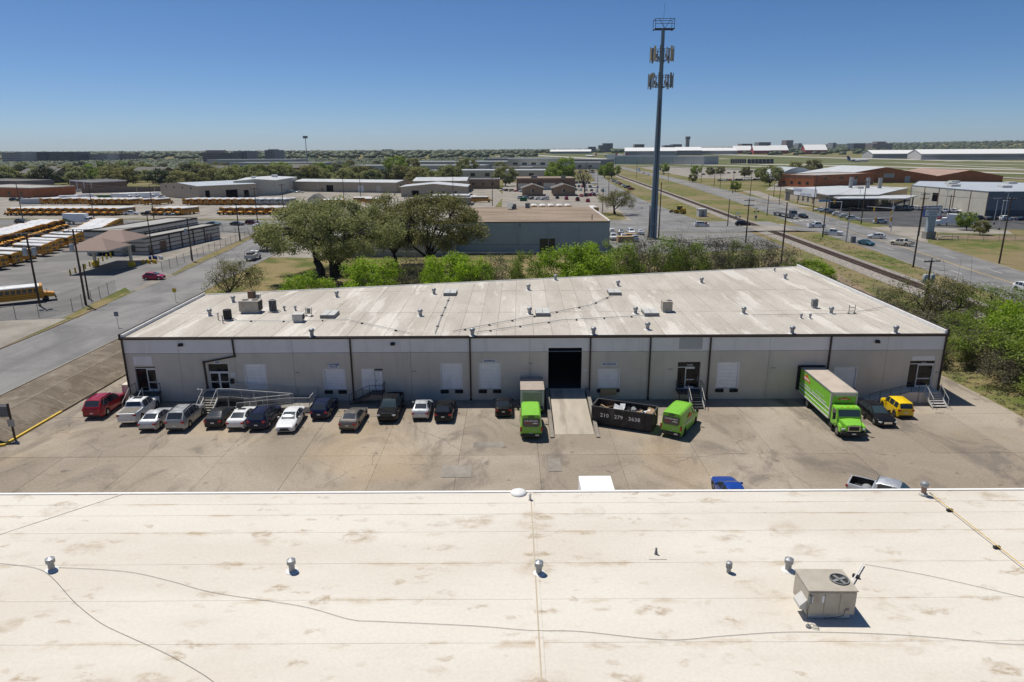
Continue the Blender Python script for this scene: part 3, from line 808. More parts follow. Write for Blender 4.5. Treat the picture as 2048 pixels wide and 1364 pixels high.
# behind the joints, the floor and the dark inside
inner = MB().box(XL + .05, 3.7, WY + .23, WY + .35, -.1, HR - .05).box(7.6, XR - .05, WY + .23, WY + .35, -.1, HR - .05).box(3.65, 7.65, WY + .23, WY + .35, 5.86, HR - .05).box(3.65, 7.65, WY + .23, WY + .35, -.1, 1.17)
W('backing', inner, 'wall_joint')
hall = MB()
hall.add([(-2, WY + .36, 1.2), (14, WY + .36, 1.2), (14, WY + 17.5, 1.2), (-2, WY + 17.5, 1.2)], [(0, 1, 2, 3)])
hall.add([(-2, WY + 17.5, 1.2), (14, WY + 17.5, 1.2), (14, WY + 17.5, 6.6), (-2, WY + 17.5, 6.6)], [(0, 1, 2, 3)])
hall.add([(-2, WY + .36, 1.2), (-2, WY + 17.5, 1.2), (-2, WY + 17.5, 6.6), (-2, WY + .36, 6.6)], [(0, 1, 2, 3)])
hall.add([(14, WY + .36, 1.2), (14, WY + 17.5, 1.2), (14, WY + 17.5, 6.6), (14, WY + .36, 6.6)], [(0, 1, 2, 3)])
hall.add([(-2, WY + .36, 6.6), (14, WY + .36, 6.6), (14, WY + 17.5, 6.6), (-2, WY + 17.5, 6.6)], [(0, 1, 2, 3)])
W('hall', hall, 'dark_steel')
# side and back walls
for nm, a, b in (('side_wall', (XR, WY + .02), BR), ('back_wall', BR, BL), ('side_wall', BL, (XL, WY + .02))):
    m = MB().add([(*a, -.4), (*b, -.4), (*b, HR), (*a, HR)], [(0, 1, 2, 3)])
    W(nm, m, 'wall_beige')


def xl(y): return XL + (BL[0] - XL) * (y - WY) / (BL[1] - WY)
def xr(y): return XR + (BR[0] - XR) * (y - WY) / (BR[1] - WY)
def yb(x): return BL[1] + (BR[1] - BL[1]) * (x - BL[0]) / (BR[0] - BL[0])


# roof sheets running from the eave to the back
N = 44
for k in range(N):
    x0, x1 = XL + (XR - XL) * k / N, XL + (XR - XL) * (k + 1) / N
    u0, u1 = BL[0] + (BR[0] - BL[0]) * k / N, BL[0] + (BR[0] - BL[0]) * (k + 1) / N
    z = HR + .03 + (.011 if k % 2 else 0)
    m = MB().add([(x0 + .012, WY + .1, z), (x1 - .012, WY + .1, z), (u1 - .012, yb(u1) - .05, z + .004), (u0 + .012, yb(u0) - .05, z + .004),
                  (x0 + .012, WY + .1, z - .1), (x1 - .012, WY + .1, z - .1), (u1 - .012, yb(u1) - .05, z - .1), (u0 + .012, yb(u0) - .05, z - .1)],
                 [(0, 1, 2, 3), (0, 4, 5, 1), (1, 5, 6, 2), (2, 6, 7, 3), (3, 7, 4, 0)])
    W('roof_sheet', m, 'coated_roof')
W('roof_deck', MB().prism([(XL, WY + .1), (XR, WY + .1), BR, BL], HR - .3, HR - .05), 'wall_joint')
# cross laps of the sheets
lap = MB()
for yy, lo, hi in ((80.5, XL, XR), (93.5, -30, XR)):
    lap.box(max(lo, xl(yy)) + .3, min(hi, xr(yy)) - .5, yy, yy + .12, HR + .045, HR + .053)
W('roof_lap', lap, 'coated_roof')
# gutter, edge trim, parapets with white inner faces
W('gutter', MB().extr_x([(WY - .17, HR - .16), (WY - .02, HR - .20), (WY - .02, HR + .02), (WY - .19, HR + .02)], XL - .1, XR + .1), 'brown_metal')
W('eave_trim', MB().box(XL - .08, XR + .08, WY - .02, WY + .14, HR + .02, HR + .085), 'brown_metal')


def parapet(a, b, w, z1, mat_in, inset):
    d = Vector((b[0] - a[0], b[1] - a[1], 0)).normalized(); n = Vector((-d.y, d.x, 0)) * inset
    q = [(a[0], a[1]), (b[0], b[1]), (b[0] + n.x * w, b[1] + n.y * w), (a[0] + n.x * w, a[1] + n.y * w)]
    W('parapet', MB().prism(q, HR - .1, z1), mat_in)
    q2 = [(a[0] - n.x * .06, a[1] - n.y * .06), (b[0] - n.x * .06, b[1] - n.y * .06), (b[0] + n.x * .12, b[1] + n.y * .12), (a[0] + n.x * .12, a[1] + n.y * .12)]
    W('coping', MB().prism(q2, z1 + .002, z1 + .07), 'brown_metal')


parapet((XR + .02, WY - .02), BR, .32, HR + .46, 'white_trim', 1)
parapet((XL - .02, WY - .02), BL, .30, HR + .36, 'white_trim', -1)
W('corner_trim', MB().box(XR - .06, XR + .12, WY - .1, WY + .2, HR - .2, HR + .56), 'brown_metal')
W('back_coping', MB().prism([(BL[0], BL[1] - .05), (BR[0], BR[1] - .05), (BR[0], BR[1] + .15), (BL[0], BL[1] + .15)], HR - .1, HR + .12), 'white_trim')
W('corner_trim', MB().box(XL - .1, XL + .08, WY - .1, WY + .2, HR - .2, HR + .45), 'brown_metal')


def downspout(pts, name='downspout'):
    m = MB()
    for a, b in zip(pts, pts[1:]):
        m.tube([(a[0], WY - .10, a[1]), (b[0], WY - .10, b[1])], .105, 4)
    for (x, z) in pts[1:]: m.box(x - .11, x + .11, WY - .21, WY - .01, z - .1, z + .1)
    return W(name, m, 'brown_metal')


for x in (-17.1, -4.45, 8.3, 14.65, 21.0, 33.7): downspout([(x, HR - .1), (x + .0, .12)])
downspout([(XL + .18, HR - .1), (XL + .18, .1)]); downspout([(XR - .12, HR - .1), (XR - .12, .1)])
downspout([(-29.5, HR - .1), (-29.45, 5.1), (-32.8, 4.45), (-32.75, 1.6)])


def roll_door(h, bumpers=True, plate_=False):
    x0, x1, z0, z1 = h
    d = W('dock_door', MB().box(x0 + .08, x1 - .08, WY + .16, WY + .22, z0, z1 - .02), 'hvac_grey')
    n = 7
    for k in range(n):
        a, b = z0 + (z1 - z0 - .04) * k / n, z0 + (z1 - z0 - .04) * (k + 1) / n
        mm = MB().box(x0 + .09, x1 - .09, WY + .11, WY + .155, a + .008, b - .004); mm.v = [(p[0], p[1] - WY, p[2]) for p in mm.v]
        part('door_slat', mm, G['roll_white'], d)
    W('door_frame', MB().box(x0 - .05, x0 + .08, WY - .03, WY + .2, z0, z1).box(x1 - .08, x1 + .05, WY - .03, WY + .2, z0, z1).box(x0 + .08, x1 - .08, WY - .03, WY + .2, z1 - .06, z1 + .04), 'wall_pale')
    if bumpers:
        for a, b in ((x0 - .06, x0 + .82), (x1 - .82, x1 + .06)):
            W('dock_bumper', MB().box(a, b, WY - .13, WY - .01, z0 - .46, z0 - .06), 'black_rubber', bevel=.03)
    if plate_:
        W('dock_plate', MB().box(x0 + .3, x1 - .3, WY - .16, WY - .012, z0 - .62, z0 - .04).box(x0 + .25, x1 - .25, WY - .3, WY - .02, z0 - .72, z0 - .62), 'wood_new')


roll_door(HOLES['roll_a'], False)
for k in ('roll_b', 'roll_c', 'roll_d', 'roll_f', 'roll_h'): roll_door(HOLES[k])
roll_door(HOLES['roll_e'], True, True)
# dock where the green truck stands: black seal round the opening
g = HOLES['dock_g']
W('dock_seal', MB().box(g[0] - .1, g[0] + .16, WY - .28, WY + .1, g[2], g[3]).box(g[1] - .35, g[1] + .1, WY - .28, WY + .1, g[2], g[3]).box(g[0] + .35, g[1] - .35, WY - .28, WY + .1, g[3] - .5, g[3]), 'black_rubber')
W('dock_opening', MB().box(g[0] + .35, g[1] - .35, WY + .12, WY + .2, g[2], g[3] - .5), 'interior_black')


def glass_entry(h, leafs, name='entrance_door', transom=.7, side=0.0, frame='white_trim'):
    x0, x1, z0, z1 = h
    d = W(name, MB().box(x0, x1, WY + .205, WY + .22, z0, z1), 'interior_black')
    zt = z1 - transom

    def sub(nm, mb, mat):
        mb.v = [(x, y - WY, z) for x, y, z in mb.v]; return part(nm, mb, G[mat], d)
    sub('pane', MB().box(x0 + .06, x1 - .06, WY + .15, WY + .17, zt + .04, z1 - .05), 'door_glass')
    xa = x0 + side
    w = (x1 - xa) / leafs
    if side: sub('pane', MB().box(x0 + .06, xa - .04, WY + .15, WY + .17, z0 + .1, zt - .05), 'door_glass')
    fr = MB()
    for k in range(leafs):
        a, b = xa + k * w, xa + (k + 1) * w
        sub('pane', MB().box(a + .1, b - .1, WY + .14, WY + .16, z0 + 1.02, zt - .14), 'door_glass')
        sub('pane', MB().box(a + .1, b - .1, WY + .14, WY + .16, z0 + .2, z0 + .92), 'door_glass')
        fr.box(a, a + .1, WY + .1, WY + .165, z0, zt).box(b - .1, b, WY + .1, WY + .165, z0, zt)
        fr.box(a + .1, b - .1, WY + .1, WY + .165, zt - .14, zt).box(a + .1, b - .1, WY + .1, WY + .165, z0, z0 + .2).box(a + .1, b - .1, WY + .1, WY + .165, z0 + .92, z0 + 1.02)
    fr.box(x0, x1, WY + .09, WY + .18, zt, zt + .09)
    sub('frame', fr, frame)
    sub('handle', MB().box(x0 + side + w - .22, x0 + side + w - .17, WY + .03, WY + .1, z0 + .8, z0 + 1.3), 'steel_galv')
    return d


glass_entry(HOLES['entry'], 2, transom=.95)
glass_entry(HOLES['door_a'], 1, side=1.15, transom=.25)
glass_entry(HOLES['door_b'], 1, side=.85, transom=.65)
glass_entry(HOLES['door_c'], 1, side=.95, transom=.4)
W('door_sidelight', MB().box(19.55, 20.05, WY + .05, WY + .13, 1.3, 4.1), 'door_glass')
W('lintel_panel', MB().box(42.6, 45.0, WY - .02, WY + .01, 4.25, 4.75), 'wall_pale')
# boarded opening with a plain door
i = HOLES['infill']
W('infill_panel', MB().box(i[0], -14.75, WY + .05, WY + .2, i[2], 2.4).box(i[0], -14.75, WY + .04, WY + .2, 2.42, i[3]), 'roll_white')
sd = W('side_door', MB().box(-14.7, -13.9, WY + .08, WY + .2, i[2], 3.3), 'roll_white')
part('door_knob', MB().box(-14.62, -14.52, -.0, .08, 2.2, 2.32), G['steel_galv'], sd)
W('door_hood', MB().box(-14.78, -13.85, WY - .05, WY + .2, 3.32, 3.42), 'rail_grey')
# panels, plates, wall lamps, meters
W('blank_panel', MB().box(-40.3, -38.3, WY - .035, WY - .002, 4.12, 5.12), 'wall_pale')
W('blank_panel', MB().box(17.7, 20.15, WY - .03, WY - .002, 5.62, 6.85), 'pale_wall')
for x in (-35.0, -12.6, 38.6):
    l = W('wall_lamp', MB().extr_x([(WY - .004, 6.55), (WY - .3, 6.42), (WY - .3, 6.25), (WY - .004, 6.25)], x - .22, x + .22), 'bumper_black')
    mm = MB().box(x - .18, x + .18, -.27, -.04, 6.215, 6.245); part('lamp_lens', mm, G['head_lamp'], l)
W('mailbox', MB().box(-30.2, -29.8, WY - .26, WY - .01, 2.05, 2.6), 'bumper_black', bevel=.05)
W('notice', MB().box(-30.15, -29.6, WY - .02, WY - .003, 2.75, 3.25), 'white_trim')
W('notice', MB().box(7.75, 8.0, WY - .02, WY - .003, 3.2, 3.45), 'sign_white')
W('utility_box', MB().box(XL - 1.0, XL - .1, WY + .5, WY + 1.7, -.05, 1.75), 'wall_beige', bevel=.03)


def wall_text(s, x, z, size, mat='letter_dark', board=None, bm='sign_white', rz=0):
    if board:
        b = W('sign_board', MB().box(x - board[0] / 2, x + board[0] / 2, WY - .035, WY - .003, z - board[1] / 2, z + board[1] / 2), bm)
        return part('lettering', text_mesh(s, size, bold=.008), G[mat], b, loc=(x, -.042, z), rot=(math.pi / 2, 0, 0))
    return part('lettering', text_mesh(s, size), G[mat], wh, loc=(x, -.012, z), rot=(math.pi / 2, 0, 0))


wall_text('CUSTOMER\nPICK UP', -19.05, 3.98, .24, 'sign_blue', (1.15, .55))
wall_text('SHIPPING', -2.4, 4.42, .29, 'sign_blue', (1.5, .4))
wall_text('RECEIVING', 10.35, 4.0, .29, 'sign_blue', (1.7, .4))
wall_text('10928', 18.95, 3.86, .26, 'letter_white')
wall_text('10914', 43.9, 3.98, .24, 'letter_white')
wall_text('10930', -31.4, 4.42, .2, 'sign_blue', (.75, .28))
for x, z, s in ((-23.0, 3.2, '10930'), (-10.5, 3.3, '10928'), (1.95, 4.15, '10926'), (16.9, 3.4, '10928'), (27.9, 3.5, '10918'), (45.5, 2.9, '10914')): wall_text(s, x, z, .19, 'sign_blue')


# ---- stairs, landings, ramps in front of the wall
def rail_run(root, pts, h=1.0, mat='rail_grey', step=1.3, pick=.13, pickets=True):
    """railing along a polyline of floor points: two rails, posts, pickets"""
    m = MB(); pk = MB()
    for a, b in zip(pts, pts[1:]):
        a, b = Vector(a), Vector(b)
        m.tube([a + Vector((0, 0, h)), b + Vector((0, 0, h))], .028, 5); m.tube([a + Vector((0, 0, .12)), b + Vector((0, 0, .12))], .02, 4)
        L = (b - a).length; n = max(1, round(L / step))
        for k in range(n + 1):
            p = a + (b - a) * (k / n); m.tube([p - Vector((0, 0, .05)), p + Vector((0, 0, h))], .026, 5)
        if pickets:
            n = int(L / pick)
            for k in range(1, n):
                p = a + (b - a) * (k / n); pk.tube([p + Vector((0, 0, .12)), p + Vector((0, 0, h))], .010, 3, False)
    o = part('railing', m, G[mat], root)
    if pickets: part('pickets', pk, G[mat], o)
    return o


def stair(root, x0, x1, y_top, z_top, n, run=.29, mat='rail_grey', tread='pale_concrete', rail=True):
    """steps coming down towards -y"""
    rise = z_top / n
    for k in range(1, n):
        z = z_top - rise * k
        part('tread', MB().box(x0, x1, y_top - run * k, y_top - run * (k - 1) + .02, z - .05, z), G[tread], root)
    for x in (x0 - .03, x1 + .03):
        m = MB().add([(x - .025, y_top, z_top), (x - .025, y_top, z_top - .28), (x - .025, y_top - run * n, 0), (x - .025, y_top - run * n, .12), (x + .025, y_top, z_top), (x + .025, y_top, z_top - .28), (x + .025, y_top - run * n, 0), (x + .025, y_top - run * n, .12)],
                     [(0, 1, 2, 3), (4, 7, 6, 5), (0, 4, 5, 1), (1, 5, 6, 2), (2, 6, 7, 3), (3, 7, 4, 0)])
        part('stringer', m, G[mat], root)
        if rail: rail_run(root, [(x, y_top, z_top), (x, y_top - run * n + .1, .12)], .95, mat, 1.0, pickets=False)


s1 = empty('entrance_ramp', (0, 0, 0), label='grey steel entrance stair and switchback wheelchair ramp with railings', cat='ramp')
part('landing', MB().box(-32.9, -29.7, 67.3, 69.42, 1.08, 1.18), G['pale_concrete'], s1)
part('landing_leg', MB().box(-32.8, -32.7, 67.4, 67.5, 0, 1.07), G['rail_grey'], s1); part('landing_leg', MB().box(-29.9, -29.8, 67.4, 67.5, 0, 1.07), G['rail_grey'], s1)
stair(s1, -32.3, -30.9, 67.3, 1.18, 7)
rail_run(s1, [(-32.9, 69.3, 1.18), (-32.9, 67.3, 1.18), (-32.35, 67.3, 1.18)], .95, pickets=False)
rail_run(s1, [(-30.8, 67.3, 1.18), (-29.7, 67.3, 1.18), (-23.0, 67.3, .62)])
rail_run(s1, [(-29.6, 69.2, 1.18), (-23.0, 69.2, .62), (-20.9, 69.2, .62), (-20.9, 66.0, .62), (-23.0, 66.0, .62), (-28.4, 66.0, .1)])
rail_run(s1, [(-28.0, 67.05, .15), (-23.2, 67.05, .6)])
part('ramp_deck', MB().add([(-29.7, 67.35, 1.18), (-29.7, 69.15, 1.18), (-23, 69.15, .62), (-23, 67.35, .62), (-29.7, 67.35, 1.06), (-29.7, 69.15, 1.06), (-23, 69.15, .5), (-23, 67.35, .5)],
                           [(0, 3, 2, 1), (0, 4, 7, 3), (1, 2, 6, 5), (2, 3, 7, 6), (0, 1, 5, 4), (4, 5, 6, 7)]), G['pale_concrete'], s1)
part('ramp_deck', MB().box(-22.98, -20.9, 66.0, 69.15, .5, .62), G['pale_concrete'], s1)
part('ramp_deck', MB().add([(-28.5, 66.02, .04), (-28.5, 67.0, .04), (-23, 67.0, .62), (-23, 66.02, .62), (-28.5, 66.02, .0), (-28.5, 67.0, .0), (-23, 67.0, .0), (-23, 66.02, .0)],
                           [(0, 3, 2, 1), (0, 4, 7, 3), (1, 2, 6, 5), (2, 3, 7, 6), (0, 1, 5, 4)]), G['pale_concrete'], s1)
part('ramp_skirt', MB().box(-22.9, -20.88, 65.93, 65.99, .05, .62), G['rail_grey'], s1)
s2 = empty('entrance_stair', label='dark landing and pipe rail steps at the leftmost glass door', cat='stair')
part('landing', MB().box(-40.4, -37.8, 67.9, 69.42, 1.06, 1.18), G['dark_steel'], s2); part('landing_wall', MB().box(-40.3, -37.9, 68.0, 69.4, 0, 1.05), G['wall_joint'], s2)
stair(s2, -40.3, -39.0, 67.9, 1.18, 6)
rail_run(s2, [(-40.4, 69.3, 1.18), (-40.4, 67.9, 1.18)], 1.0, 'dark_steel', pickets=False); rail_run(s2, [(-38.9, 67.9, 1.18), (-37.8, 67.9, 1.18), (-37.8, 69.3, 1.18)], 1.0, 'dark_steel', pickets=False)
s3 = empty('side_stair', label='black steel stair running along the wall to the boarded opening', cat='stair')
part('landing', MB().box(-15.1, -13.7, 68.2, 69.42, 1.08, 1.18), G['dark_steel'], s3)
for k in range(6): part('tread', MB().box(-15.4 - k * .32, -15.1 - k * .32, 68.25, 69.35, 1.0 - k * .17, 1.04 - k * .17), G['dark_steel'], s3)
part('stringer', MB().add([(-15.1, 68.2, 1.18), (-15.1, 68.2, .9), (-17.3, 68.2, -.02), (-17.3, 68.2, .12), (-15.1, 68.26, 1.18), (-15.1, 68.26, .9), (-17.3, 68.26, -.02), (-17.3, 68.26, .12)], [(0, 1, 2, 3), (4, 7, 6, 5), (0, 4, 5, 1), (2, 6, 7, 3), (3, 7, 4, 0), (1, 5, 6, 2)]), G['dark_steel'], s3)
part('landing_leg', MB().box(-13.8, -13.72, 68.2, 68.28, 0, 1.07), G['dark_steel'], s3)
rail_run(s3, [(-13.7, 69.3, 1.18), (-13.7, 68.2, 1.18), (-15.1, 68.2, 1.18), (-17.3, 68.2, .12)], 1.0, 'dark_steel', .7, .3)
s4 = empty('entrance_stair', label='black steel stair and landing at the glass door between two downspouts', cat='stair')
part('landing', MB().box(17.6, 20.2, 67.9, 69.42, 1.05, 1.18), G['dark_steel'], s4)
for x in (17.7, 20.1): part('landing_leg', MB().box(x - .05, x + .05, 67.95, 68.05, 0, 1.04), G['dark_steel'], s4)
stair(s4, 18.6, 19.9, 67.9, 1.18, 6, mat='rail_grey', tread='dark_steel')
rail_run(s4, [(17.6, 69.3, 1.18), (17.6, 67.9, 1.18), (18.5, 67.9, 1.18)], 1.0, 'dark_steel', .8, .3); rail_run(s4, [(20.2, 67.9, 1.18), (20.2, 69.3, 1.18)], 1.0, 'dark_steel', .8, .3)
s5 = empty('entrance_ramp', label='concrete ramp and wooden steps at the rightmost glass door', cat='ramp')
part('ramp_wall', MB().extr_y([(37.9, 0), (43.0, 0), (43.0, 1.18), (42.2, 1.18), (37.9, .06)], 68.0, 69.42), G['wall_beige'], s5)
part('landing', MB().box(43.02, 45.3, 67.9, 69.42, .0, 1.17), G['wall_beige'], s5)
rail_run(s5, [(37.9, 68.05, .06), (42.2, 68.05, 1.18), (43.0, 68.05, 1.18)], .95, 'dark_steel', 1.2, .3, False)
stair(s5, 43.6, 45.1, 67.9, 1.17, 6, mat='rail_grey', tread='rail_grey')
# the truck ramp up to the open bay
rp = empty('loading_ramp', label='concrete loading ramp rising to the open bay door', cat='ramp')
part('ramp_deck', MB().extr_x([(WY + .2, 1.19), (60.0, .02), (60.0, -.05), (WY + .2, -.05)], 4.05, 7.75), G['ramp_concrete'], rp)
for x0, x1, t in ((3.55, 4.04, 'a'), (7.76, 8.22, 'b')):
    part('ramp_kerb', MB().extr_x([(WY - .02, 1.36), (59.2, .12), (59.2, -.02), (WY - .02, -.02)], x0 + (.12 if t == 'b' else 0), x1 - (.12 if t == 'a' else 0)), G['pale_concrete'], rp)
# low worn concrete pad, almost flush with the yard
tag(part('worn_pad', MB().extr_x([(57.2, 0), (57.3, .035), (58.3, .035), (58.4, 0)], -3.6, -.8), G['pale_concrete'], None), 'low worn concrete pad on the yard left of the green van', 'concrete pad')


# ---------------------------------------------------------------- things on the warehouse roof
def vent_proto(r, h, conical):
    p = Proto()
    p.add('pipe', MB().lathe((0, 0, 0), [(r * .7, 0), (r * .68, h * .6)], 12), G['steel_galv'], smooth=40)
    if conical:
        p.add('cap', MB().lathe((0, 0, h * .55), [(r * .72, 0), (r * 1.0, h * .08), (r * 1.0, h * .40), (r * .82, h * .42), (.02, h * .55)], 14), G['steel_galv'], smooth=35)
    else:
        p.add('cap', MB().lathe((0, 0, h * .5), [(r * .7, 0), (r * 1.0, h * .15), (r * 1.05, h * .3), (r * .8, h * .45), (.03, h * .5)], 14), G['steel_galv'], smooth=50)
    p.add('flashing', MB().lathe((0, 0, -.004), [(r * 1.5, 0), (r * 1.45, .02), (r * .75, .06)], 14), G['white_trim'])
    return p


VENT = vent_proto(.29, .85, False); SMALLV = vent_proto(.16, .62, False)
RZ = HR + .045
vs_ = [(624, 672, 'big', 'front edge above the customer pick up door'), (945, 671, 'big', 'front edge above the shipping door'), (1187, 669, 'big', 'front edge right of the open bay'), (1295, 659, 'big', 'roof behind the third downspout from the bay'),
       (1584, 667, 'big', 'front edge above the green truck'), (1791, 666, 'big', 'front edge near the right corner'), (841, 632, 'big', 'middle of the roof left of centre'), (868, 588, 'big', 'back of the roof beside a skylight'), (1057, 580, 'big', 'back of the roof at the centre'),
       (1059, 628, 'big', 'roof beside the centre skylight'), (1111, 560, 'big', 'back edge of the roof near the centre'), (1236, 572, 'big', 'back of the roof behind a skylight'), (1271, 627, 'big', 'roof left of the tan air conditioner'), (1403, 566, 'big', 'back of the roof right of centre'),
       (1487, 627, 'big', 'bare middle of the right half of the roof'), (1549, 543, 'small', 'far back edge of the roof'), (1570, 558, 'big', 'far back right of the roof'), (1662, 627, 'big', 'right roof beside the grey box unit'), (1602, 637, 'small', 'right roof, left one of a small pair'),
       (1620, 637, 'small', 'right roof, right one of a small pair'), (674, 594, 'big', 'back left roof in line with the bright bush'), (467, 604, 'big', 'left roof behind the big air conditioner'), (420, 631, 'big', 'far left of the roof'), (591, 621, 'small', 'left roof right of the pair of flues'), (569, 621, 'small', 'left roof beside the grey drum unit')]
VPOS = [(-21.18, 69.8, 7.17), (-4.18, 69.7, 7.17), (8.64, 69.87, 7.17), (14.75, 71.86, 7.17), (29.7, 69.9, 7.17), (40.68, 69.91, 7.17), (-10.82, 78.66, 7.17), (-10.62, 91.53, 7.17), (2.34, 93.99, 7.17), (2.11, 79.43, 7.17), (6.6, 101.55, 7.17), (15.27, 96.6, 7.17), (14.77, 79.43, 7.17),
        (27.81, 98.59, 7.17), (27.6, 79.16, 7.17), (42.03, 108.07, 7.17), (41.17, 101.48, 7.17), (37.93, 78.95, 7.17), (33.37, 76.54, 7.17), (34.4, 76.52, 7.17), (-23.46, 89.84, 7.17), (-36.23, 86.98, 7.17), (-36.08, 79.43, 7.17), (-26.6, 81.88, 7.17), (-27.97, 81.91, 7.17)]
vs_ = [v[2:] for v in vs_]
for p, (k, w) in zip(VPOS, vs_):
    (VENT if k == 'big' else SMALLV).place('roof_vent', (p[0], p[1], RZ), rng.uniform(0, 6), ('round galvanized roof vent, ' if k == 'big' else 'small roof flue, ') + w, 'roof vent', 'vents on the warehouse roof')
# skylights
SK = Proto()
SK.add('kerb_frame', MB().box(-.85, .85, -1.25, 1.25, 0, .34), G['hvac_grey'])
for s_ in (-1, 1): SK.add('pane', MB().box(s_ * .43 - .40, s_ * .43 + .40, -1.22, 1.22, .345, .42), G['skylight'], bevel=.02)
for p, w in zip(((-21.6, 78.88, 7.17), (-8.37, 91.47, 7.17), (3.66, 79.4, 7.17), (13.93, 91.29, 7.17), (16.45, 79.13, 7.17)),
                ('left of the roof behind the boarded opening', 'back of the roof left of centre', 'middle of the roof at the centre', 'back of the roof right of centre', 'beside the tan air conditioner')):
    SK.place('skylight', (p[0], p[1], RZ), 0, 'low flat grey skylight hatch on the ' + w, 'skylight', 'skylights on the warehouse roof')


def package_unit(name, loc, sx, sy, h, rz, label, body='hvac_beige', fan=1, hood=False):
    r = empty(name, loc, rz, label, 'air conditioner', 'air conditioners on the roofs')
    part('curb', MB().box(-sx * .44, sx * .44, -sy * .44, sy * .44, 0, .22), G['hvac_pale'], r)
    part('cabinet', MB().box(-sx / 2, sx / 2, -sy / 2, sy / 2, .22, h), G[body], r, bevel=.02)
    part('top_panel', MB().box(-sx / 2 - .03, sx / 2 + .03, -sy / 2 - .03, sy / 2 + .03, h + .001, h + .045), G[body], r)
    for k in range(3):
        a = -sx / 2 + .04 + k * (sx - .08) / 3
        part('access_panel', MB().box(a + .02, a + (sx - .08) / 3 - .02, -sy / 2 - .02, -sy / 2 - .002, .3, h - .06), G[body], r)
    for k in range(fan):
        cx = sx * (.28 if fan == 1 else (-.25 + .5 * k)); rr = min(sx, sy) * .27
        f = part('fan_shroud', MB().lathe((cx, .0, h + .046), [(rr, 0), (rr, .06), (rr * .9, .06), (rr * .88, .005)], 18), G['hvac_grey'], r)
        part('fan_well', MB().cyl((cx, 0, h + .047), (cx, 0, h + .055), rr * .87, n=18), G['coil_dark'], f)
        bl = MB()
        for q in range(4): bl.cbox((cx + math.cos(q * 1.57 + .4) * rr * .42, math.sin(q * 1.57 + .4) * rr * .42, h + .075), (rr * .75, rr * .32, .012), q * 1.57 + .4)
        bl.cyl((cx, 0, h + .06), (cx, 0, h + .1), rr * .18, n=8)
        part('fan_blades', bl, G['hvac_grey'], f)
    part('coil', MB().box(sx / 2 + .001, sx / 2 + .018, -sy / 2 + .06, sy / 2 - .06, .32, h - .1), G['coil_dark'], r)
    if hood: part('intake_hood', MB().extr_y([(-sx / 2 - .002, h * .66), (-sx / 2 - .002, h * .26), (-sx / 2 - .28, h * .34), (-sx / 2 - .28, h * .44)], -sy * .46, -sy * .02), G['hvac_pale'], r)
    return r


def drum_unit(loc, label, r=.42, h=1.0, mat='hvac_grey'):
    o = empty('condenser_unit', loc, 0, label, 'air conditioner', 'air conditioners on the roofs')
    part('base', MB().box(-r * 1.1, r * 1.1, -r * 1.1, r * 1.1, 0, .12), G['hvac_pale'], o)
    c = part('casing', MB().lathe((0, 0, .12), [(r, 0), (r, h)], 16), G['coil_dark'], o, smooth=40)
    sl = MB()
    for k in range(16):
        t_ = k * math.pi / 8; sl.cbox((math.cos(t_) * (r + .01), math.sin(t_) * (r + .01), .12 + h / 2), (.03, .05, h * .96), t_)
    part('grille', sl, G[mat], c)
    part('top_ring', MB().lathe((0, 0, .12 + h), [(r * 1.04, 0), (r * 1.04, .07), (r * .6, .09), (r * .58, .02)], 16), G[mat], o)
    part('pipe', MB().tube([(r, 0, .2), (r * 1.5, -.1, .22), (r * 2.0, -.1, .08), (r * 2.2, 0, .02)], .04, 6), G['steel_galv'], o)
    return o


q = (-31.77, 80.38, 7.17); package_unit('rooftop_unit', (q[0], q[1] + .8, RZ), 2.35, 1.5, 1.45, 0, 'largest beige air conditioner on the left part of the warehouse roof', fan=2, hood=False)
q = (-24.51, 75.76, 7.17); package_unit('rooftop_unit', (q[0], q[1] + .5, RZ), 1.15, 1.0, .9, 0, 'small pale box air conditioner with dark open front on the warehouse roof', 'hvac_pale', 0)
q = (18.7, 79.87, 7.17); package_unit('rooftop_unit', (q[0], q[1] + .7, RZ), 1.15, 1.3, 1.25, 0, 'tan upright air conditioner right of the centre on the warehouse roof', 'hvac_beige')
q = (37.23, 81.63, 7.17); package_unit('rooftop_unit', (q[0], q[1] + .4, RZ), .62, .62, 1.0, 0, 'slim grey box unit on the right part of the warehouse roof', 'hvac_grey', 1)
q = (-34.21, 87.86, 7.17); package_unit('rooftop_unit', (q[0], q[1] + .3, RZ), .85, .7, 1.15, 0, 'small brown condenser at the back left of the warehouse roof', 'brick_brown', 1)
q = (-33.02, 76.88, 7.17); drum_unit((q[0], q[1] + .3, RZ), 'dark drum shaped condenser at the far left of the roof', .44, 1.05, 'coil_dark')
q = (-29.18, 81.12, 7.17); drum_unit((q[0], q[1] + .3, RZ), 'grey green drum condenser right of the largest air conditioner', .42, 1.25)
for (q, lab) in (((-24.1, 78.93, 7.17), 'open pipe frame with switch box beside the small pale air conditioner'), ((-33.06, 87.22, 7.17), 'pipe frame with meter box at the back left of the roof'), ((40.34, 78.9, 7.17), 'bare pipe frame on the right of the roof')):
    f = empty('pipe_rack', (q[0], q[1], RZ), 0, lab, 'pipe rack', 'pipe racks on the warehouse roof')
    part('frame', MB().cyl((-.35, 0, 0), (-.35, 0, 1.05), .035, n=6).cyl((.35, 0, 0), (.35, 0, 1.05), .035, n=6).cyl((-.35, 0, .75), (.35, 0, .75), .03, n=6).cyl((-.35, 0, .3), (.35, 0, .3), .03, n=6), G['dark_steel'], f)
    part('foot', MB().box(-.5, -.2, -.15, .15, 0, .07).box(.2, .5, -.15, .15, 0, .07), G['dark_steel'], f)
    if 'bare' not in lab: part('switch_box', MB().box(-.2, .2, -.1, .06, .4, .95), G['hvac_grey'], f)
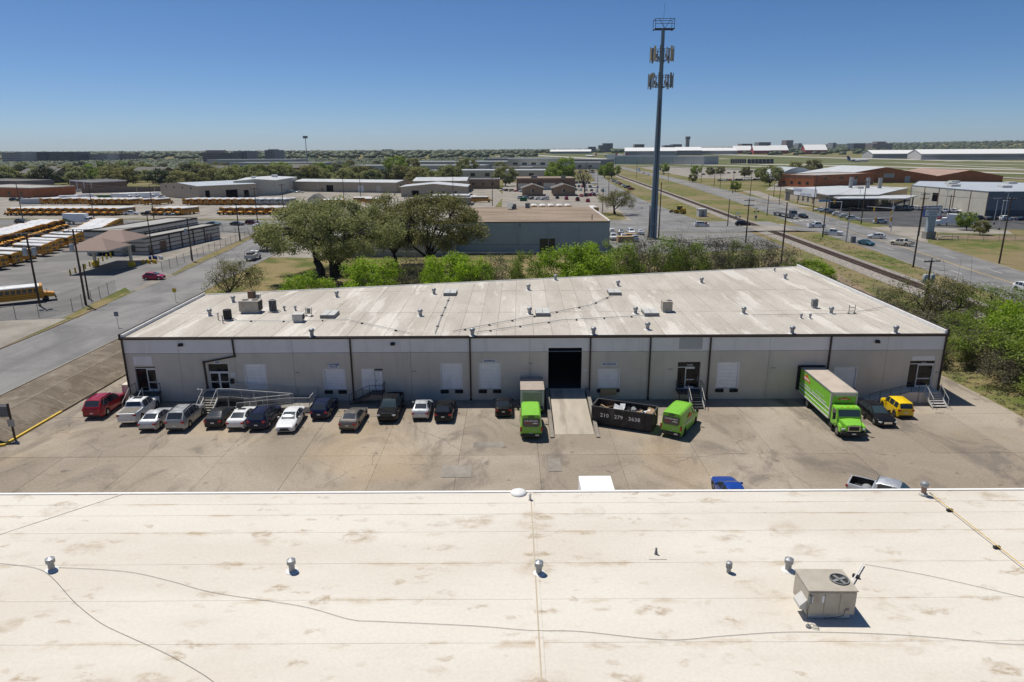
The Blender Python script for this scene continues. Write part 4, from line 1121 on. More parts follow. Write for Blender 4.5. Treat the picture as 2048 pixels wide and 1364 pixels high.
for (q, lab) in (((-34.12, 77.14, 7.17), 'thin grey flue pipe at the far left of the warehouse roof'), ((-33, 75.69, 7.17), 'short grey gas regulator pipe below the dark drum condenser')):
    f = empty('flue_pipe', (q[0], q[1], RZ), 0, lab, 'pipe')
    part('pipe', MB().cyl((0, 0, 0), (0, 0, .8), .06, n=8), G['steel_galv'], f); part('cap', MB().lathe((0, 0, .8), [(.11, 0), (.12, .1), (.03, .14)], 8), G['steel_galv'], f)


def roof_pipe(pts, name, label, r=.035, foot=True, mat='steel_galv'):
    o = empty(name, pts[0], 0, label, 'pipe')
    p0 = Vector(pts[0])
    rel = [Vector(p) - p0 for p in pts]
    part('pipe', MB().tube([p + Vector((0, 0, .14)) for p in rel], r, 5), G[mat], o)
    if foot:
        for a, b in zip(rel, rel[1:]):
            n = max(1, int((b - a).length / 3.2))
            for k in range(n):
                p = a + (b - a) * ((k + .5) / n)
                part('block', MB().cbox((p.x, p.y, p.z + .06), (.3, .14, .11), math.atan2((b - a).y, (b - a).x) + 1.57), G['coil_dark'], o)
    return o


def RP(*pts): return [(p[0], p[1], RZ + .01) for p in pts]


roof_pipe(RP((-31.9, 76.38, 7.17), (-24.3, 75.99, 7.17), (-19.34, 76.85, 7.17), (-14.62, 73.28, 7.17), (-10.6, 70.22, 7.17)), 'gas_pipe', 'thin gas pipe on blocks along the left part of the warehouse roof')
roof_pipe(RP((-8.3, 89.17, 7.17), (-8.31, 76.63, 7.17), (-8.22, 70.39, 7.17)), 'gas_pipe', 'thin pipe on blocks running from a skylight to the eave')
roof_pipe(RP((-6.4, 70.98, 7.17), (3.93, 78.88, 7.17), (9.8, 83.62, 7.17), (13.49, 89.64, 7.17)), 'gas_pipe', 'thin pipe on blocks slanting up the roof to a skylight')
roof_pipe(RP((-3.95, 70.51, 7.17), (5.79, 75.88, 7.17), (15.62, 77.88, 7.17)), 'gas_pipe', 'lower thin pipe on blocks slanting towards the tan air conditioner')
roof_pipe(RP((28.23, 77.88, 7.17), (39.92, 78.4, 7.17), (46.4, 82.27, 7.17)), 'conduit', 'thin conduit across the right part of the warehouse roof', .025, False)

# ---------------------------------------------------------------- the white roof in the foreground
NZ, NB = 7.4, 34.85
nb = empty('near_building', (0, NB, 0), label='near warehouse with a stained white membrane roof filling the foreground', cat='warehouse')


def NR(name, mb, mat, parent=None, **k):
    mb.v = [(x, y - NB, z) for x, y, z in mb.v]
    return part(name, mb, G[mat], parent or nb, **k)


seams = [34.86, 33.62, 32.45, 30.72, 27.98, 25.3, 22.6, 19.9, 17.2, 14.4, 11.6, 8.8, 6, 3]
xs = [-75, 1.02, 80]
for k, (b, a) in enumerate(zip(seams, seams[1:])):
    for q, (x0, x1) in enumerate(zip(xs, xs[1:])):
        m = MB()
        nseg = 24
        rr = random.Random(k * 7 + q)
        # a lapped sheet, its free edge slightly wavy
        top = [(x0 + (x1 - x0) * i / nseg + .002, b + .05, NZ - .004) for i in range(nseg + 1)]
        bot = [(x0 + (x1 - x0) * i / nseg + .002, a + rr.uniform(-.012, .012), NZ + .004 + rr.uniform(-.001, .002)) for i in range(nseg + 1)]
        lip = [(p[0], p[1] - .002, NZ - .02) for p in bot]
        n = nseg + 1
        m.add(top + bot + lip, [(i, n + i, n + i + 1, i + 1) for i in range(nseg)] + [(n + i, 2 * n + i, 2 * n + i + 1, n + i + 1) for i in range(nseg)])
        NR('membrane_sheet', m, 'membrane')
NR('roof_deck', MB().box(-75, 80, 3, 34.8, NZ - .4, NZ - .03), 'wall_joint')
NR('seam_cover', MB().box(.86, 1.18, 3, 34.8, NZ + .012, NZ + .024), 'membrane')
NR('seam_line', MB().box(.985, 1.045, 3, 34.8, NZ + .0245, NZ + .029), 'stucco_tan')
NR('seam_cover', MB().prism([(-27.5, 29.2), (-27.3, 29.2), (-22.0, 34.8), (-22.2, 34.8)], NZ + .012, NZ + .022), 'membrane')
NR('edge_trim', MB().box(-75, 80, 34.80, 34.97, NZ - .25, NZ + .05), 'wall_pale')
NR('edge_drip', MB().box(-75, 80, 34.972, 35.0, NZ - .2, NZ + .02), 'brown_metal')
NR('wall', MB().box(-75, 80, 34.2, 34.78, -.3, NZ - .26), 'wall_beige')
# vents
CV = vent_proto(.20, .62, True)
for p, w in zip(((-21.35, 27.62, 7.41), (-10.17, 27.42, 7.41), (1.18, 27.17, 7.41), (12.61, 27.31, 7.41)), ('leftmost on the white foreground roof', 'left of centre on the white foreground roof', 'beside the long roof seam', 'behind the large foreground air conditioner')):
    CV.place('roof_vent', (p[0], p[1], NZ + .004), rng.uniform(0, 6), 'cone capped galvanized vent, ' + w, 'roof vent', 'cone vents on the foreground roof')
p = (9.84, 27.18, 7.41)
rv = empty('roof_vent', (p[0], p[1], NZ + .004), 0, 'small ribbed turbine vent on the white foreground roof', 'roof vent')
part('pipe', MB().lathe((0, 0, 0), [(.1, 0), (.1, .25)], 10), G['steel_galv'], rv)
tv = MB()
for k in range(12): tv.cbox((math.cos(k * .5236) * .13, math.sin(k * .5236) * .13, .36), (.02, .05, .24), k * .5236)
part('turbine', tv.lathe((0, 0, .46), [(.15, 0), (.14, .05), (.02, .09)], 12), G['steel_galv'], rv)
p = (6.82, 28.61, 7.41)
rv = empty('flue_pipe', (p[0], p[1], NZ + .004), 0, 'small grey stub flue on a square patch of the foreground roof', 'pipe')
part('patch', MB().box(-.42, .42, -.42, .42, .012, .022), G['membrane'], rv); part('pipe', MB().lathe((0, 0, .02), [(.09, 0), (.05, .22), (.05, .34)], 9), G['hvac_grey'], rv)
p = (0.95, 33.93, 7.41)
rv = empty('flue_pipe', (p[0], p[1], NZ + .004), 0, 'small flue with cone cap at the back of the long roof seam', 'pipe')
part('pipe', MB().lathe((0, 0, 0), [(.12, 0), (.05, .1), (.05, .3), (.1, .3), (.02, .4)], 9), G['hvac_pale'], rv)
p = (22.86, 34.29, 7.41)
rv = empty('roof_vent', (p[0], p[1], NZ), 0, 'rusty stack with ribbed silver cap at the roof edge', 'roof vent')
part('pipe', MB().cyl((0, 0, 0), (0, 0, .55), .14, n=12), G['rust_roof'], rv, smooth=40); part('cap', MB().lathe((0, 0, .55), [(.2, 0), (.22, .1), (.2, .22), (.03, .28)], 12), G['steel_galv'], rv)
part('base', MB().lathe((0, 0, 0), [(.24, 0), (.22, .12), (.15, .16)], 12), G['hvac_pale'], rv)
p = (0.33, 34.68, 7.41)
rv = tag(part('vent_dome', MB().lathe((p[0], p[1] + .05, NZ + .02), [(.46, 0), (.44, .07), (.3, .13), (.03, .16)], 18), G['white_trim'], None, smooth=60), 'white dome cover on the back edge of the foreground roof', 'vent cover')
# air conditioner in the foreground
ac = package_unit('rooftop_unit', (12.98, 24.6, NZ + .02), 1.95, 1.45, 1.32, RAD(-1), 'large beige air conditioner with one fan on the white foreground roof', 'hvac_beige', 1, True)
part('label_plate', MB().box(-.42, -.33, -.755, -.746, .82, 1.12), G['sign_white'], ac); part('label_plate', MB().box(-.85, -.78, -.755, -.746, .8, 1.1), G['sign_white'], ac)
part('label_plate', MB().box(.58, .72, -.755, -.746, .45, .55), G['office_brown'], ac)
part('disconnect', MB().box(-.96, -.85, -.82, -.74, .8, 1.15), G['hvac_grey'], ac)
part('hose', MB().tube([(-.9, -.78, .9), (-1.0, -.82, .5), (-1.03, -1.0, .2), (-1.05, -1.18, .06), (-.9, -1.3, .04), (-.72, -1.38, .04), (-.66, -1.25, .04), (-.85, -1.12, .04)], .014, 5), G['coil_dark'], ac)
part('drain_pipe', MB().tube([(.55, -.78, .5), (.5, -.8, .25), (.2, -.82, .17), (-.3, -.84, .14)], .014, 5), G['coil_dark'], ac)
part('hose_puck', MB().cyl((-1.05, -1.18, .01), (-1.05, -1.18, .05), .1, n=10), G['hvac_grey'], ac)
roof_pipe([((14.67, 25.82, 7.41)[0], (14.67, 25.82, 7.41)[1], NZ + .02), ((16.21, 27.64, 7.41)[0], (16.21, 27.64, 7.41)[1], NZ + .02)], 'gas_pipe', 'white pipe on blocks behind the large foreground air conditioner', .03, True, 'white_trim')
a, b = (23.19, 34.28, 7.41), (23.37, 27.23, 7.41)
roof_pipe([(a[0], a[1], NZ + .02), (b[0], b[1], NZ + .02), (b[0] + 4.2, b[1] - 4.6, NZ + .02)], 'gas_pipe', 'yellow gas pipe on blocks slanting across the right of the foreground roof', .022, True, 'line_yellow')


def cable(pts, name, label, r=.007, cat='cable', mat='wire_black'):
    # smooth curve through the points
    vs = [Vector(p) for p in pts]; out = []
    for i in range(len(vs) - 1):
        p0, p1, p2, p3 = vs[max(i - 1, 0)], vs[i], vs[i + 1], vs[min(i + 2, len(vs) - 1)]
        for k in range(6):
            u = k / 6
            out.append(.5 * ((2 * p1) + (-p0 + p2) * u + (2 * p0 - 5 * p1 + 4 * p2 - p3) * u * u + (-p0 + 3 * p1 - 3 * p2 + p3) * u ** 3))
    out.append(vs[-1])
    return tag(part(name, MB().tube(out, r, 4, False), G[mat], None), label, cat)


def NP(*pts): return [(p[0], p[1], NZ + .03) for p in pts]


cable(NP((-24.1, 28.1, 7.42), (-22.21, 27.73, 7.42), (-20.94, 26.99, 7.42), (-18.79, 25.19, 7.42), (-16.96, 23.89, 7.42), (-15.52, 23.13, 7.42), (-13.42, 22.1, 7.42), (-11.62, 21.07, 7.42), (-10.85, 20.55, 7.42)), 'roof_cable', 'thin cable snaking down the left of the foreground roof')
cable(NP((-21.18, 27.76, 7.42), (-17.86, 27.42, 7.42), (-15.43, 26.68, 7.42), (-13.04, 25.8, 7.42), (-9.05, 24.89, 7.42), (-6.73, 24.01, 7.42), (-5.47, 23.87, 7.42), (-1.56, 23.57, 7.42), (0.67, 23.29, 7.42), (2.67, 23.21, 7.42), (5.97, 22.7, 7.42), (8.39, 22.91, 7.42),
         (11.25, 23.12, 7.42), (15.33, 22.92, 7.42), (18.95, 22.41, 7.42), (20.07, 22.35, 7.42)), 'roof_cable', 'long thin cable winding across the whole foreground roof')
cable(NP((16.33, 27.7, 7.42), (18.81, 26.79, 7.42), (22.11, 25.13, 7.42)), 'roof_cable', 'thin wire running right from the white pipe on the foreground roof', .007)

# ---------------------------------------------------------------- vehicles
def interp(pts, x, k):
    if x <= pts[0][0]: return pts[0][k]
    for a, b in zip(pts, pts[1:]):
        if x <= b[0]:
            t = (x - a[0]) / max(b[0] - a[0], 1e-6)
            return a[k] + (b[k] - a[k]) * t
    return pts[-1][k]


def wheel_meshes(r, w, spokes=5):
    """tyre and rim about the y axis, outer side +y"""
    ty = MB(); n = 20
    prof = [(r * .66, w / 2 - .01), (r * .93, w / 2), (r, w / 2 - .04), (r, -w / 2 + .04), (r * .93, -w / 2), (r * .66, -w / 2 + .01)]
    vs = []; fs = []
    for rr, y in prof:
        for k in range(n):
            t = 2 * math.pi * k / n; vs.append((rr * math.cos(t), y, rr * math.sin(t)))
    for i in range(len(prof)):
        j = (i + 1) % len(prof)
        for k in range(n): fs.append((i * n + k, i * n + (k + 1) % n, j * n + (k + 1) % n, j * n + k))
    ty.add(vs, fs)
    rm = MB()
    rm.tube([(0, -w / 2 + .02, 0), (0, w / 2 - .07, 0)], r * .64, 16)
    for k in range(spokes):
        t = 2 * math.pi * k / spokes
        c, s_ = math.cos(t), math.sin(t); a = r * .12; b = r * .64; h = r * .09
        q = [(c * a - s_ * h, s_ * a + c * h), (c * a + s_ * h, s_ * a - c * h), (c * b + s_ * h, s_ * b - c * h), (c * b - s_ * h, s_ * b + c * h)]
        rm.add([(x, w / 2 - .075, z) for x, z in q] + [(x, w / 2 - .03, z) for x, z in q], [(4, 5, 6, 7), (0, 1, 5, 4), (1, 2, 6, 5), (2, 3, 7, 6), (3, 0, 4, 7)])
    rm.tube([(0, w / 2 - .07, 0), (0, w / 2 - .02, 0)], r * .17, 8)
    return ty.mesh('tyre', 40), rm.mesh('rim', 30)


WH = {}


def wheels(p, spots, r, w=.24, rim='rim', detail=True):
    key = (round(r, 2), round(w, 2))
    if key not in WH: WH[key] = wheel_meshes(r, w)
    ty, rm = WH[key]
    for x, y in spots:
        rot = (0, 0, 0) if y > 0 else (0, 0, math.pi)
        i = p.add('wheel', ty, G['tyre'], -1, (x, y, r), rot)
        if detail: p.add('rim', rm, G[rim], i)


def car(L, W, prof, side, wind, rear, r=.34, wb=2.8, fo=.9, g=.19, detail=True, bed=None, cover=False, plan=(.55, .16), rim='rim', lamps=True, roof_rails=False, sunroof=None, chrome=False, spare=None):
    """prof: (x, top, shoulder, top width share); x runs from the nose (0) to the tail (L); placed centred, nose towards +x"""
    P_ = Proto()
    ra = r * 1.17
    xs = {p[0] for p in prof} | {v for s_ in side for v in s_} | set(wind or ()) | set(rear or ())
    ax = (fo, fo + wb)
    for c in ax:
        for d in (1.0, .93, .72, .4, 0): xs |= {c - ra * d, c + ra * d}
        xs |= {c - ra - .015, c + ra + .015}
    if bed: xs |= set(bed[:2])
    xs = sorted(x for x in xs if 0 <= x <= L)
    xs = [x for i, x in enumerate(xs) if i == 0 or x - xs[i - 1] > .006]
    rows = []
    for x in xs:
        zt, zs, wt = interp(prof, x, 1), interp(prof, x, 2), interp(prof, x, 3)
        d = min(x, L - x)
        hw = W / 2 * (1 - plan[1] * max(0, (plan[0] - d) / plan[0]) ** 2)
        zb = g + .10 * max(0, (.25 - d) / .25)
        for c in ax:
            dx = abs(x - c)
            if dx <= ra + .001: zb = max(zb, r + math.sqrt(max(ra * ra - dx * dx, 0)))
        zb = min(zb, zs - .04)
        w5 = hw * wt
        rows.append([(0, zb), (hw * .95, zb), (hw * .985, zb + .14 * (zs - zb)), (hw, zb + .6 * (zs - zb)), (hw * .965, zs), (w5, zs + (zt - zs) * .90), (w5 * .86, zs + (zt - zs) * .985), (0, zt + .012)])
    body, gw, gr, gs = MB(), MB(), MB(), {1: MB(), -1: MB()}
    n = 8
    for sgn in (1, -1):
        base = [[(x, sgn * y, z) for y, z in row] for x, row in zip(xs, rows)]
        for i in range(len(xs) - 1):
            xm = (xs[i] + xs[i + 1]) / 2
            for j in range(n - 1):
                q = [base[i][j], base[i + 1][j], base[i + 1][j + 1], base[i][j + 1]]
                if sgn < 0: q = q[::-1]
                dst = body
                if j == 4 and any(a < xm < b for a, b in side): dst = gs[sgn]
                if j == 6 and wind and wind[0] < xm < wind[1]: dst = gw
                if j == 6 and rear and rear[0] < xm < rear[1]: dst = gr
                if bed and j == 6 and bed[0] < xm < bed[1]: continue
                dst.add(q, [(0, 1, 2, 3)])
    for i in (0, -1):
        row = rows[i]
        body.add([(xs[i], y, z) for y, z in row] + [(xs[i], -y, z) for y, z in row[::-1]], [tuple(range(2 * n))])

    def fin(m, sm=None):
        if not m.v: return None
        m.v = [(L / 2 - x, y, z) for x, y, z in m.v]
        me = bpy.data.meshes.new('car_shell'); me.from_pydata(m.v, [], m.f)
        bm = bmesh.new(); bm.from_mesh(me); bmesh.ops.remove_doubles(bm, verts=bm.verts, dist=.002); bmesh.ops.recalc_face_normals(bm, faces=bm.faces); bm.to_mesh(me); bm.free()
        for p in me.polygons: p.use_smooth = True
        me.set_sharp_from_angle(angle=RAD(sm or 38)); me.update()
        return me
    b = P_.add('body', fin(body, 34), PAINT)
    if gw.v: P_.add('windshield', fin(gw), G['glass_clear'])
    if gr.v: P_.add('rear_window', fin(gr), G['glass'])
    for s_ in (1, -1):
        if gs[s_].v: P_.add('side_window', fin(gs[s_]), G['glass'])
    hw = W / 2
    tw = .24
    wheels(P_, [(L / 2 - c, s_ * (hw - tw / 2 + .005)) for c in ax for s_ in (1, -1)], r, tw, rim, detail)
    zs0, zs1 = interp(prof, .12, 2), interp(prof, L - .12, 2)
    e = 1 - plan[1] * .75
    if lamps:
        for s_ in (1, -1):
            P_.add('headlight', MB().cbox((L / 2 - .13, s_ * hw * e * .80, zs0 - .06), (.30, .36, .15), -s_ * .35), G['head_lamp'], bevel=.03)
            P_.add('taillight', MB().cbox((-L / 2 + .09, s_ * hw * e * .86, zs1 - .13), (.22, .30, .18), s_ * .25), G['tail_lamp'], bevel=.03)
    if detail:
        P_.add('grille', MB().box(L / 2 - .06, L / 2 + .012, -hw * .42, hw * .42, zs0 - .24, zs0 - .02), G['chrome'] if chrome else G['bumper_black'], bevel=.01)
        P_.add('lower_grille', MB().box(L / 2 - .06, L / 2 + .010, -hw * .55, hw * .55, g + .14, g + .27), G['bumper_black'])
        P_.add('number_plate', MB().box(-L / 2 - .012, -L / 2 + .02, -.16, .16, .62 if not bed else .5, .74 if not bed else .62), G['plate'])
        P_.add('rear_bumper', MB().box(-L / 2 - .03, -L / 2 + .10, -hw * .78, hw * .78, g + .08, g + .24), G['chrome'] if bed else G['bumper_black'], bevel=.02)
        xm = (wind[0] if wind else 1.2) + .42
        for s_ in (1, -1):
            P_.add('mirror', MB().box(L / 2 - xm - .10, L / 2 - xm + .07, s_ * (hw + .09) - .1, s_ * (hw + .09) + .1, interp(prof, xm, 2) - .0, interp(prof, xm, 2) + .15), PAINT, bevel=.03)
            hs = MB()
            for a, c in side:
                if c - a > .5: hs.box(L / 2 - c + .08, L / 2 - c + .26, s_ * hw * .985 - .02, s_ * hw * .985 + .02, interp(prof, c, 2) - .14, interp(prof, c, 2) - .11)
            P_.add('door_handle', hs, PAINT)
        if roof_rails:
            x0, x1 = (wind[1] + .2, rear[0] - .1)
            for s_ in (1, -1):
                zt = interp(prof, (x0 + x1) / 2, 1); wt = interp(prof, (x0 + x1) / 2, 3)
                P_.add('roof_rail', MB().box(L / 2 - x1, L / 2 - x0, s_ * hw * wt * .88 - .02, s_ * hw * wt * .88 + .02, zt - .02, zt + .05), G['bumper_black'])
        if sunroof:
            zt = max(interp(prof, sunroof[0], 1), interp(prof, sunroof[1], 1))
            P_.add('sunroof', MB().box(L / 2 - sunroof[1], L / 2 - sunroof[0], -hw * .42, hw * .42, zt - .03, zt + .018), G['glass'], bevel=.01)
    if bed:
        a, c = L / 2 - bed[1], L / 2 - bed[0]
        wt = hw * interp(prof, (bed[0] + bed[1]) / 2, 3) * .86; zt = interp(prof, (bed[0] + bed[1]) / 2, 1); zf = .72
        if cover:
            P_.add('bed_cover', MB().box(a, c, -wt - .02, wt + .02, zt - .03, zt + .035), G['tonneau'], bevel=.012)
        else:
            m = MB().add([(a, -wt, zf), (c, -wt, zf), (c, wt, zf), (a, wt, zf), (a, -wt, zt), (c, -wt, zt), (c, wt, zt), (a, wt, zt)], [(0, 1, 2, 3), (0, 4, 5, 1), (1, 5, 6, 2), (2, 6, 7, 3), (3, 7, 4, 0)])
            me = bpy.data.meshes.new('cargo_bed'); me.from_pydata(m.v, [], m.f); me.update()
            P_.add('cargo_bed', me, G['bed_liner'])
    return P_


SEDAN_PROF = [(0, .60, .52, .80), (.06, .70, .60, .86), (.35, .80, .72, .86), (.9, .90, .83, .84), (1.42, .97, .90, .84), (2.12, 1.33, .95, .70), (2.5, 1.44, .97, .70), (3.0, 1.46, .98, .70), (3.5, 1.40, 1.0, .69), (4.25, 1.08, 1.01, .80), (4.72, 1.05, .99, .84), (4.86, .90, .86, .88), (4.9, .70, .64, .9)]
SEDAN_SIDE = [(1.62, 2.62), (2.70, 3.55), (3.60, 3.95)]
SUV_PROF = [(0, .72, .62, .82), (.06, .86, .76, .88), (.3, .98, .90, .88), (.9, 1.06, .99, .86), (1.28, 1.12, 1.04, .86), (1.98, 1.62, 1.08, .74), (2.4, 1.73, 1.10, .74), (3.4, 1.75, 1.12, .74), (4.25, 1.68, 1.14, .74), (4.72, 1.18, 1.12, .86), (4.80, 1.02, .96, .9), (4.84, .78, .70, .92)]
SUV_SIDE = [(1.5, 2.42), (2.5, 3.36), (3.44, 4.3)]
XOVER_PROF = [(0, .66, .58, .82), (.06, .78, .70, .86), (.35, .90, .82, .86), (1.2, 1.02, .96, .86), (2.0, 1.50, 1.0, .72), (2.4, 1.62, 1.02, .72), (3.3, 1.64, 1.04, .72), (3.95, 1.55, 1.06, .71), (4.45, 1.14, 1.06, .84), (4.58, .95, .90, .9), (4.62, .72, .66, .9)]
PICK_PROF = [(0, .80, .70, .84), (.06, 1.02, .92, .90), (.4, 1.12, 1.03, .90), (1.45, 1.20, 1.12, .88), (2.10, 1.74, 1.15, .74), (2.5, 1.88, 1.16, .74), (3.55, 1.90, 1.17, .74), (3.86, 1.78, 1.18, .75), (4.02, 1.28, 1.20, .90), (4.06, 1.27, 1.20, .93), (5.72, 1.27, 1.20, .93), (5.78, 1.24, 1.17, .93), (5.82, .75, .66, .94)]
HATCH_PROF = [(0, .62, .54, .80), (.06, .74, .66, .86), (.4, .90, .82, .85), (.95, 1.02, .93, .84), (1.85, 1.44, .98, .72), (2.3, 1.52, 1.0, .72), (3.2, 1.50, 1.02, .72), (3.72, 1.10, 1.02, .84), (3.95, .98, .92, .88), (4.0, .7, .62, .9)]
BOXY_PROF = [(0, .66, .58, .84), (.06, .80, .72, .88), (.35, .95, .86, .88), (.95, 1.04, .95, .88), (1.42, 1.52, 1.0, .80), (1.7, 1.63, 1.02, .80), (3.4, 1.63, 1.04, .80), (3.72, 1.58, 1.04, .80), (3.86, 1.08, 1.02, .90), (3.93, .95, .90, .92), (3.96, .7, .62, .92)]
VAN_PROF = [(0, .78, .68, .84), (.06, .98, .90, .88), (.35, 1.15, 1.06, .88), (.85, 1.36, 1.22, .86), (1.55, 2.14, 1.32, .82), (1.9, 2.46, 1.34, .84), (2.5, 2.52, 1.34, .85), (5.2, 2.52, 1.34, .85), (5.42, 2.46, 1.33, .86), (5.5, 1.34, 1.26, .93), (5.53, .60, .54, .94)]


def stretch(prof, k, side, wind, rear):
    f = lambda v: round(v * k, 3)
    return [(f(p[0]),) + tuple(p[1:]) for p in prof], [(f(a), f(b)) for a, b in side], (f(wind[0]), f(wind[1])), (f(rear[0]), f(rear[1]))


CARS = {}
for d in (True, False):
    s_ = '' if d else '_far'
    CARS['sedan' + s_] = car(4.9, 1.84, SEDAN_PROF, SEDAN_SIDE, (1.42, 2.3), (3.5, 4.22), .335, 2.85, .95, .18, d)
    CARS['suv' + s_] = car(4.84, 1.93, SUV_PROF, SUV_SIDE, (1.28, 2.15), (4.28, 4.70), .37, 2.85, .92, .24, d, roof_rails=d)
    CARS['crossover' + s_] = car(4.62, 1.86, XOVER_PROF, [(1.45, 2.4), (2.48, 3.3), (3.37, 3.95)], (1.2, 2.1), (3.95, 4.42), .35, 2.68, .92, .21, d)
    CARS['pickup' + s_] = car(5.82, 2.02, PICK_PROF, [(1.66, 2.7), (2.78, 3.72)], (1.45, 2.25), (3.80, 3.99), .40, 3.55, 1.0, .30, d, bed=(4.1, 5.66))
    CARS['hatch' + s_] = car(4.0, 1.72, HATCH_PROF, [(1.2, 2.1), (2.18, 3.0), (3.06, 3.4)], (.95, 1.9), (3.2, 3.68), .31, 2.5, .8, .17, d)
CARS['pickup_cover'] = car(5.82, 2.02, PICK_PROF, [(1.66, 2.7), (2.78, 3.72)], (1.45, 2.25), (3.80, 3.99), .40, 3.55, 1.0, .30, True, bed=(4.1, 5.66), cover=True, sunroof=(2.6, 3.2))
CARS['sedan_roof'] = car(4.9, 1.84, SEDAN_PROF, SEDAN_SIDE, (1.42, 2.3), (3.5, 4.22), .335, 2.85, .95, .18, True, sunroof=(2.5, 2.95))
pr, sd_, wd, rr = stretch(SUV_PROF, 5.33 / 4.84, SUV_SIDE, (1.28, 2.15), (4.28, 4.70))
CARS['big_suv'] = car(5.33, 2.03, [(p[0], p[1] * 1.10, p[2] * 1.06, p[3] * 1.03) for p in pr], sd_, wd, rr, .39, 3.1, 1.0, .25, True, roof_rails=True, chrome=True)
CARS['boxy'] = car(3.96, 1.69, BOXY_PROF, [(1.05, 1.95), (2.03, 2.85), (2.93, 3.62)], (.95, 1.5), (3.74, 3.87), .31, 2.5, .75, .17, True, rim='rim_dark')
CARS['limo'] = car(5.05, 1.88, *stretch([(p[0], p[1] * 1.01, p[2] * 1.04, p[3]) for p in SEDAN_PROF], 5.05 / 4.9, SEDAN_SIDE, (1.42, 2.3), (3.5, 4.22)), .37, 3.05, .97, .18, True, chrome=True)
CARS['small_sedan'] = car(4.55, 1.78, *stretch(SEDAN_PROF, 4.55 / 4.9, SEDAN_SIDE, (1.42, 2.3), (3.5, 4.22)), .325, 2.65, .9, .18, True)

# panel van with lettering on the tail
VAN = car(5.53, 2.06, VAN_PROF, [(1.12, 1.9)], (.85, 1.75), None, .35, 3.3, .95, .24, True, plan=(.5, .10), rim='rim_black', lamps=False)
bk = -5.53 / 2
gl = VAN.add('rear_window', MB().extr_x([(-.78, 1.50), (-.62, 1.32), (.62, 1.32), (.78, 1.50), (.78, 2.02), (.70, 2.10), (-.70, 2.10), (-.78, 2.02)], bk - .012, bk + .12), G['glass'])
VAN.add('lettering', text_mesh('210-653-4651', .225, spacing=1.0, bold=.006), G['letter_white'], gl, (bk - .018, 0, 1.92), (math.pi / 2, 0, -math.pi / 2))
for y, m in ((.36, 'tail_lamp'), (-.36, 'letter_grey')):
    VAN.add('window_graphic', MB().add([(bk - .016, y - .3, 1.62), (bk - .016, y + .3, 1.62), (bk - .016, y + .22, 1.70), (bk - .016, y, 1.76), (bk - .016, y - .22, 1.70)], [(0, 1, 2, 3, 4)]), G[m], gl)
VAN.add('lettering', text_mesh('Like it never even happened.', .125, shear=.2), G['letter_grey'], -1, (bk - .008, 0, 1.14), (math.pi / 2, 0, -math.pi / 2))
VAN.add('lettering', text_mesh('servpro.com', .13, shear=.2), G['letter_white'], -1, (bk - .008, -.4, .97), (math.pi / 2, 0, -math.pi / 2))
VAN.add('rear_bumper', MB().box(bk - .12, bk + .05, -.98, .98, .38, .66), G['bumper_black'], bevel=.04)
VAN.add('number_plate', MB().box(bk - .14, bk - .121, -.72, -.38, .47, .62), G['plate'])
VAN.add('brake_lamp', MB().box(bk - .02, bk + .06, -.3, .3, 2.24, 2.33), G['bumper_black'], bevel=.02)
for s_ in (1, -1):
    VAN.add('taillight', MB().box(bk - .015, bk + .12, s_ * .96 - .09, s_ * .96 + .07, .86, 1.3), G['tail_lamp'], bevel=.02)
    VAN.add('headlight', MB().cbox((2.58, s_ * .80, 1.0), (.3, .3, .3), -s_ * .3), G['head_lamp'], bevel=.04)
    VAN.add('mirror_head', MB().box(1.45, 1.62, s_ * 1.17 - .12, s_ * 1.17 + .12, 1.35, 1.75), G['bumper_black'], bevel=.03)
    sg = VAN.add('side_graphic', MB().add([(.6, s_ * 1.032, 1.15), (-1.6, s_ * 1.032, 1.15), (-1.6, s_ * 1.032, 1.28), (.6, s_ * 1.032, 1.28)], [(0, 1, 2, 3)]), G['letter_grey'])
    h = VAN.add('side_logo', MB().add([(.4, s_ * 1.012, 1.52), (-.9, s_ * 1.012, 1.52), (-.9, s_ * 1.0, 1.66), (-.25, s_ * .975, 1.92), (.4, s_ * 1.0, 1.66)], [(0, 1, 2, 3, 4)]), G['sign_orange'])

for k in range(6): VAN.add('roof_rib', MB().box(-2.5, .7, -.66 + k * .264 - .03, -.66 + k * .264 + .03, 2.50, 2.535 - .012 * abs(k - 2.5) / 2.5), PAINT, bevel=.008)
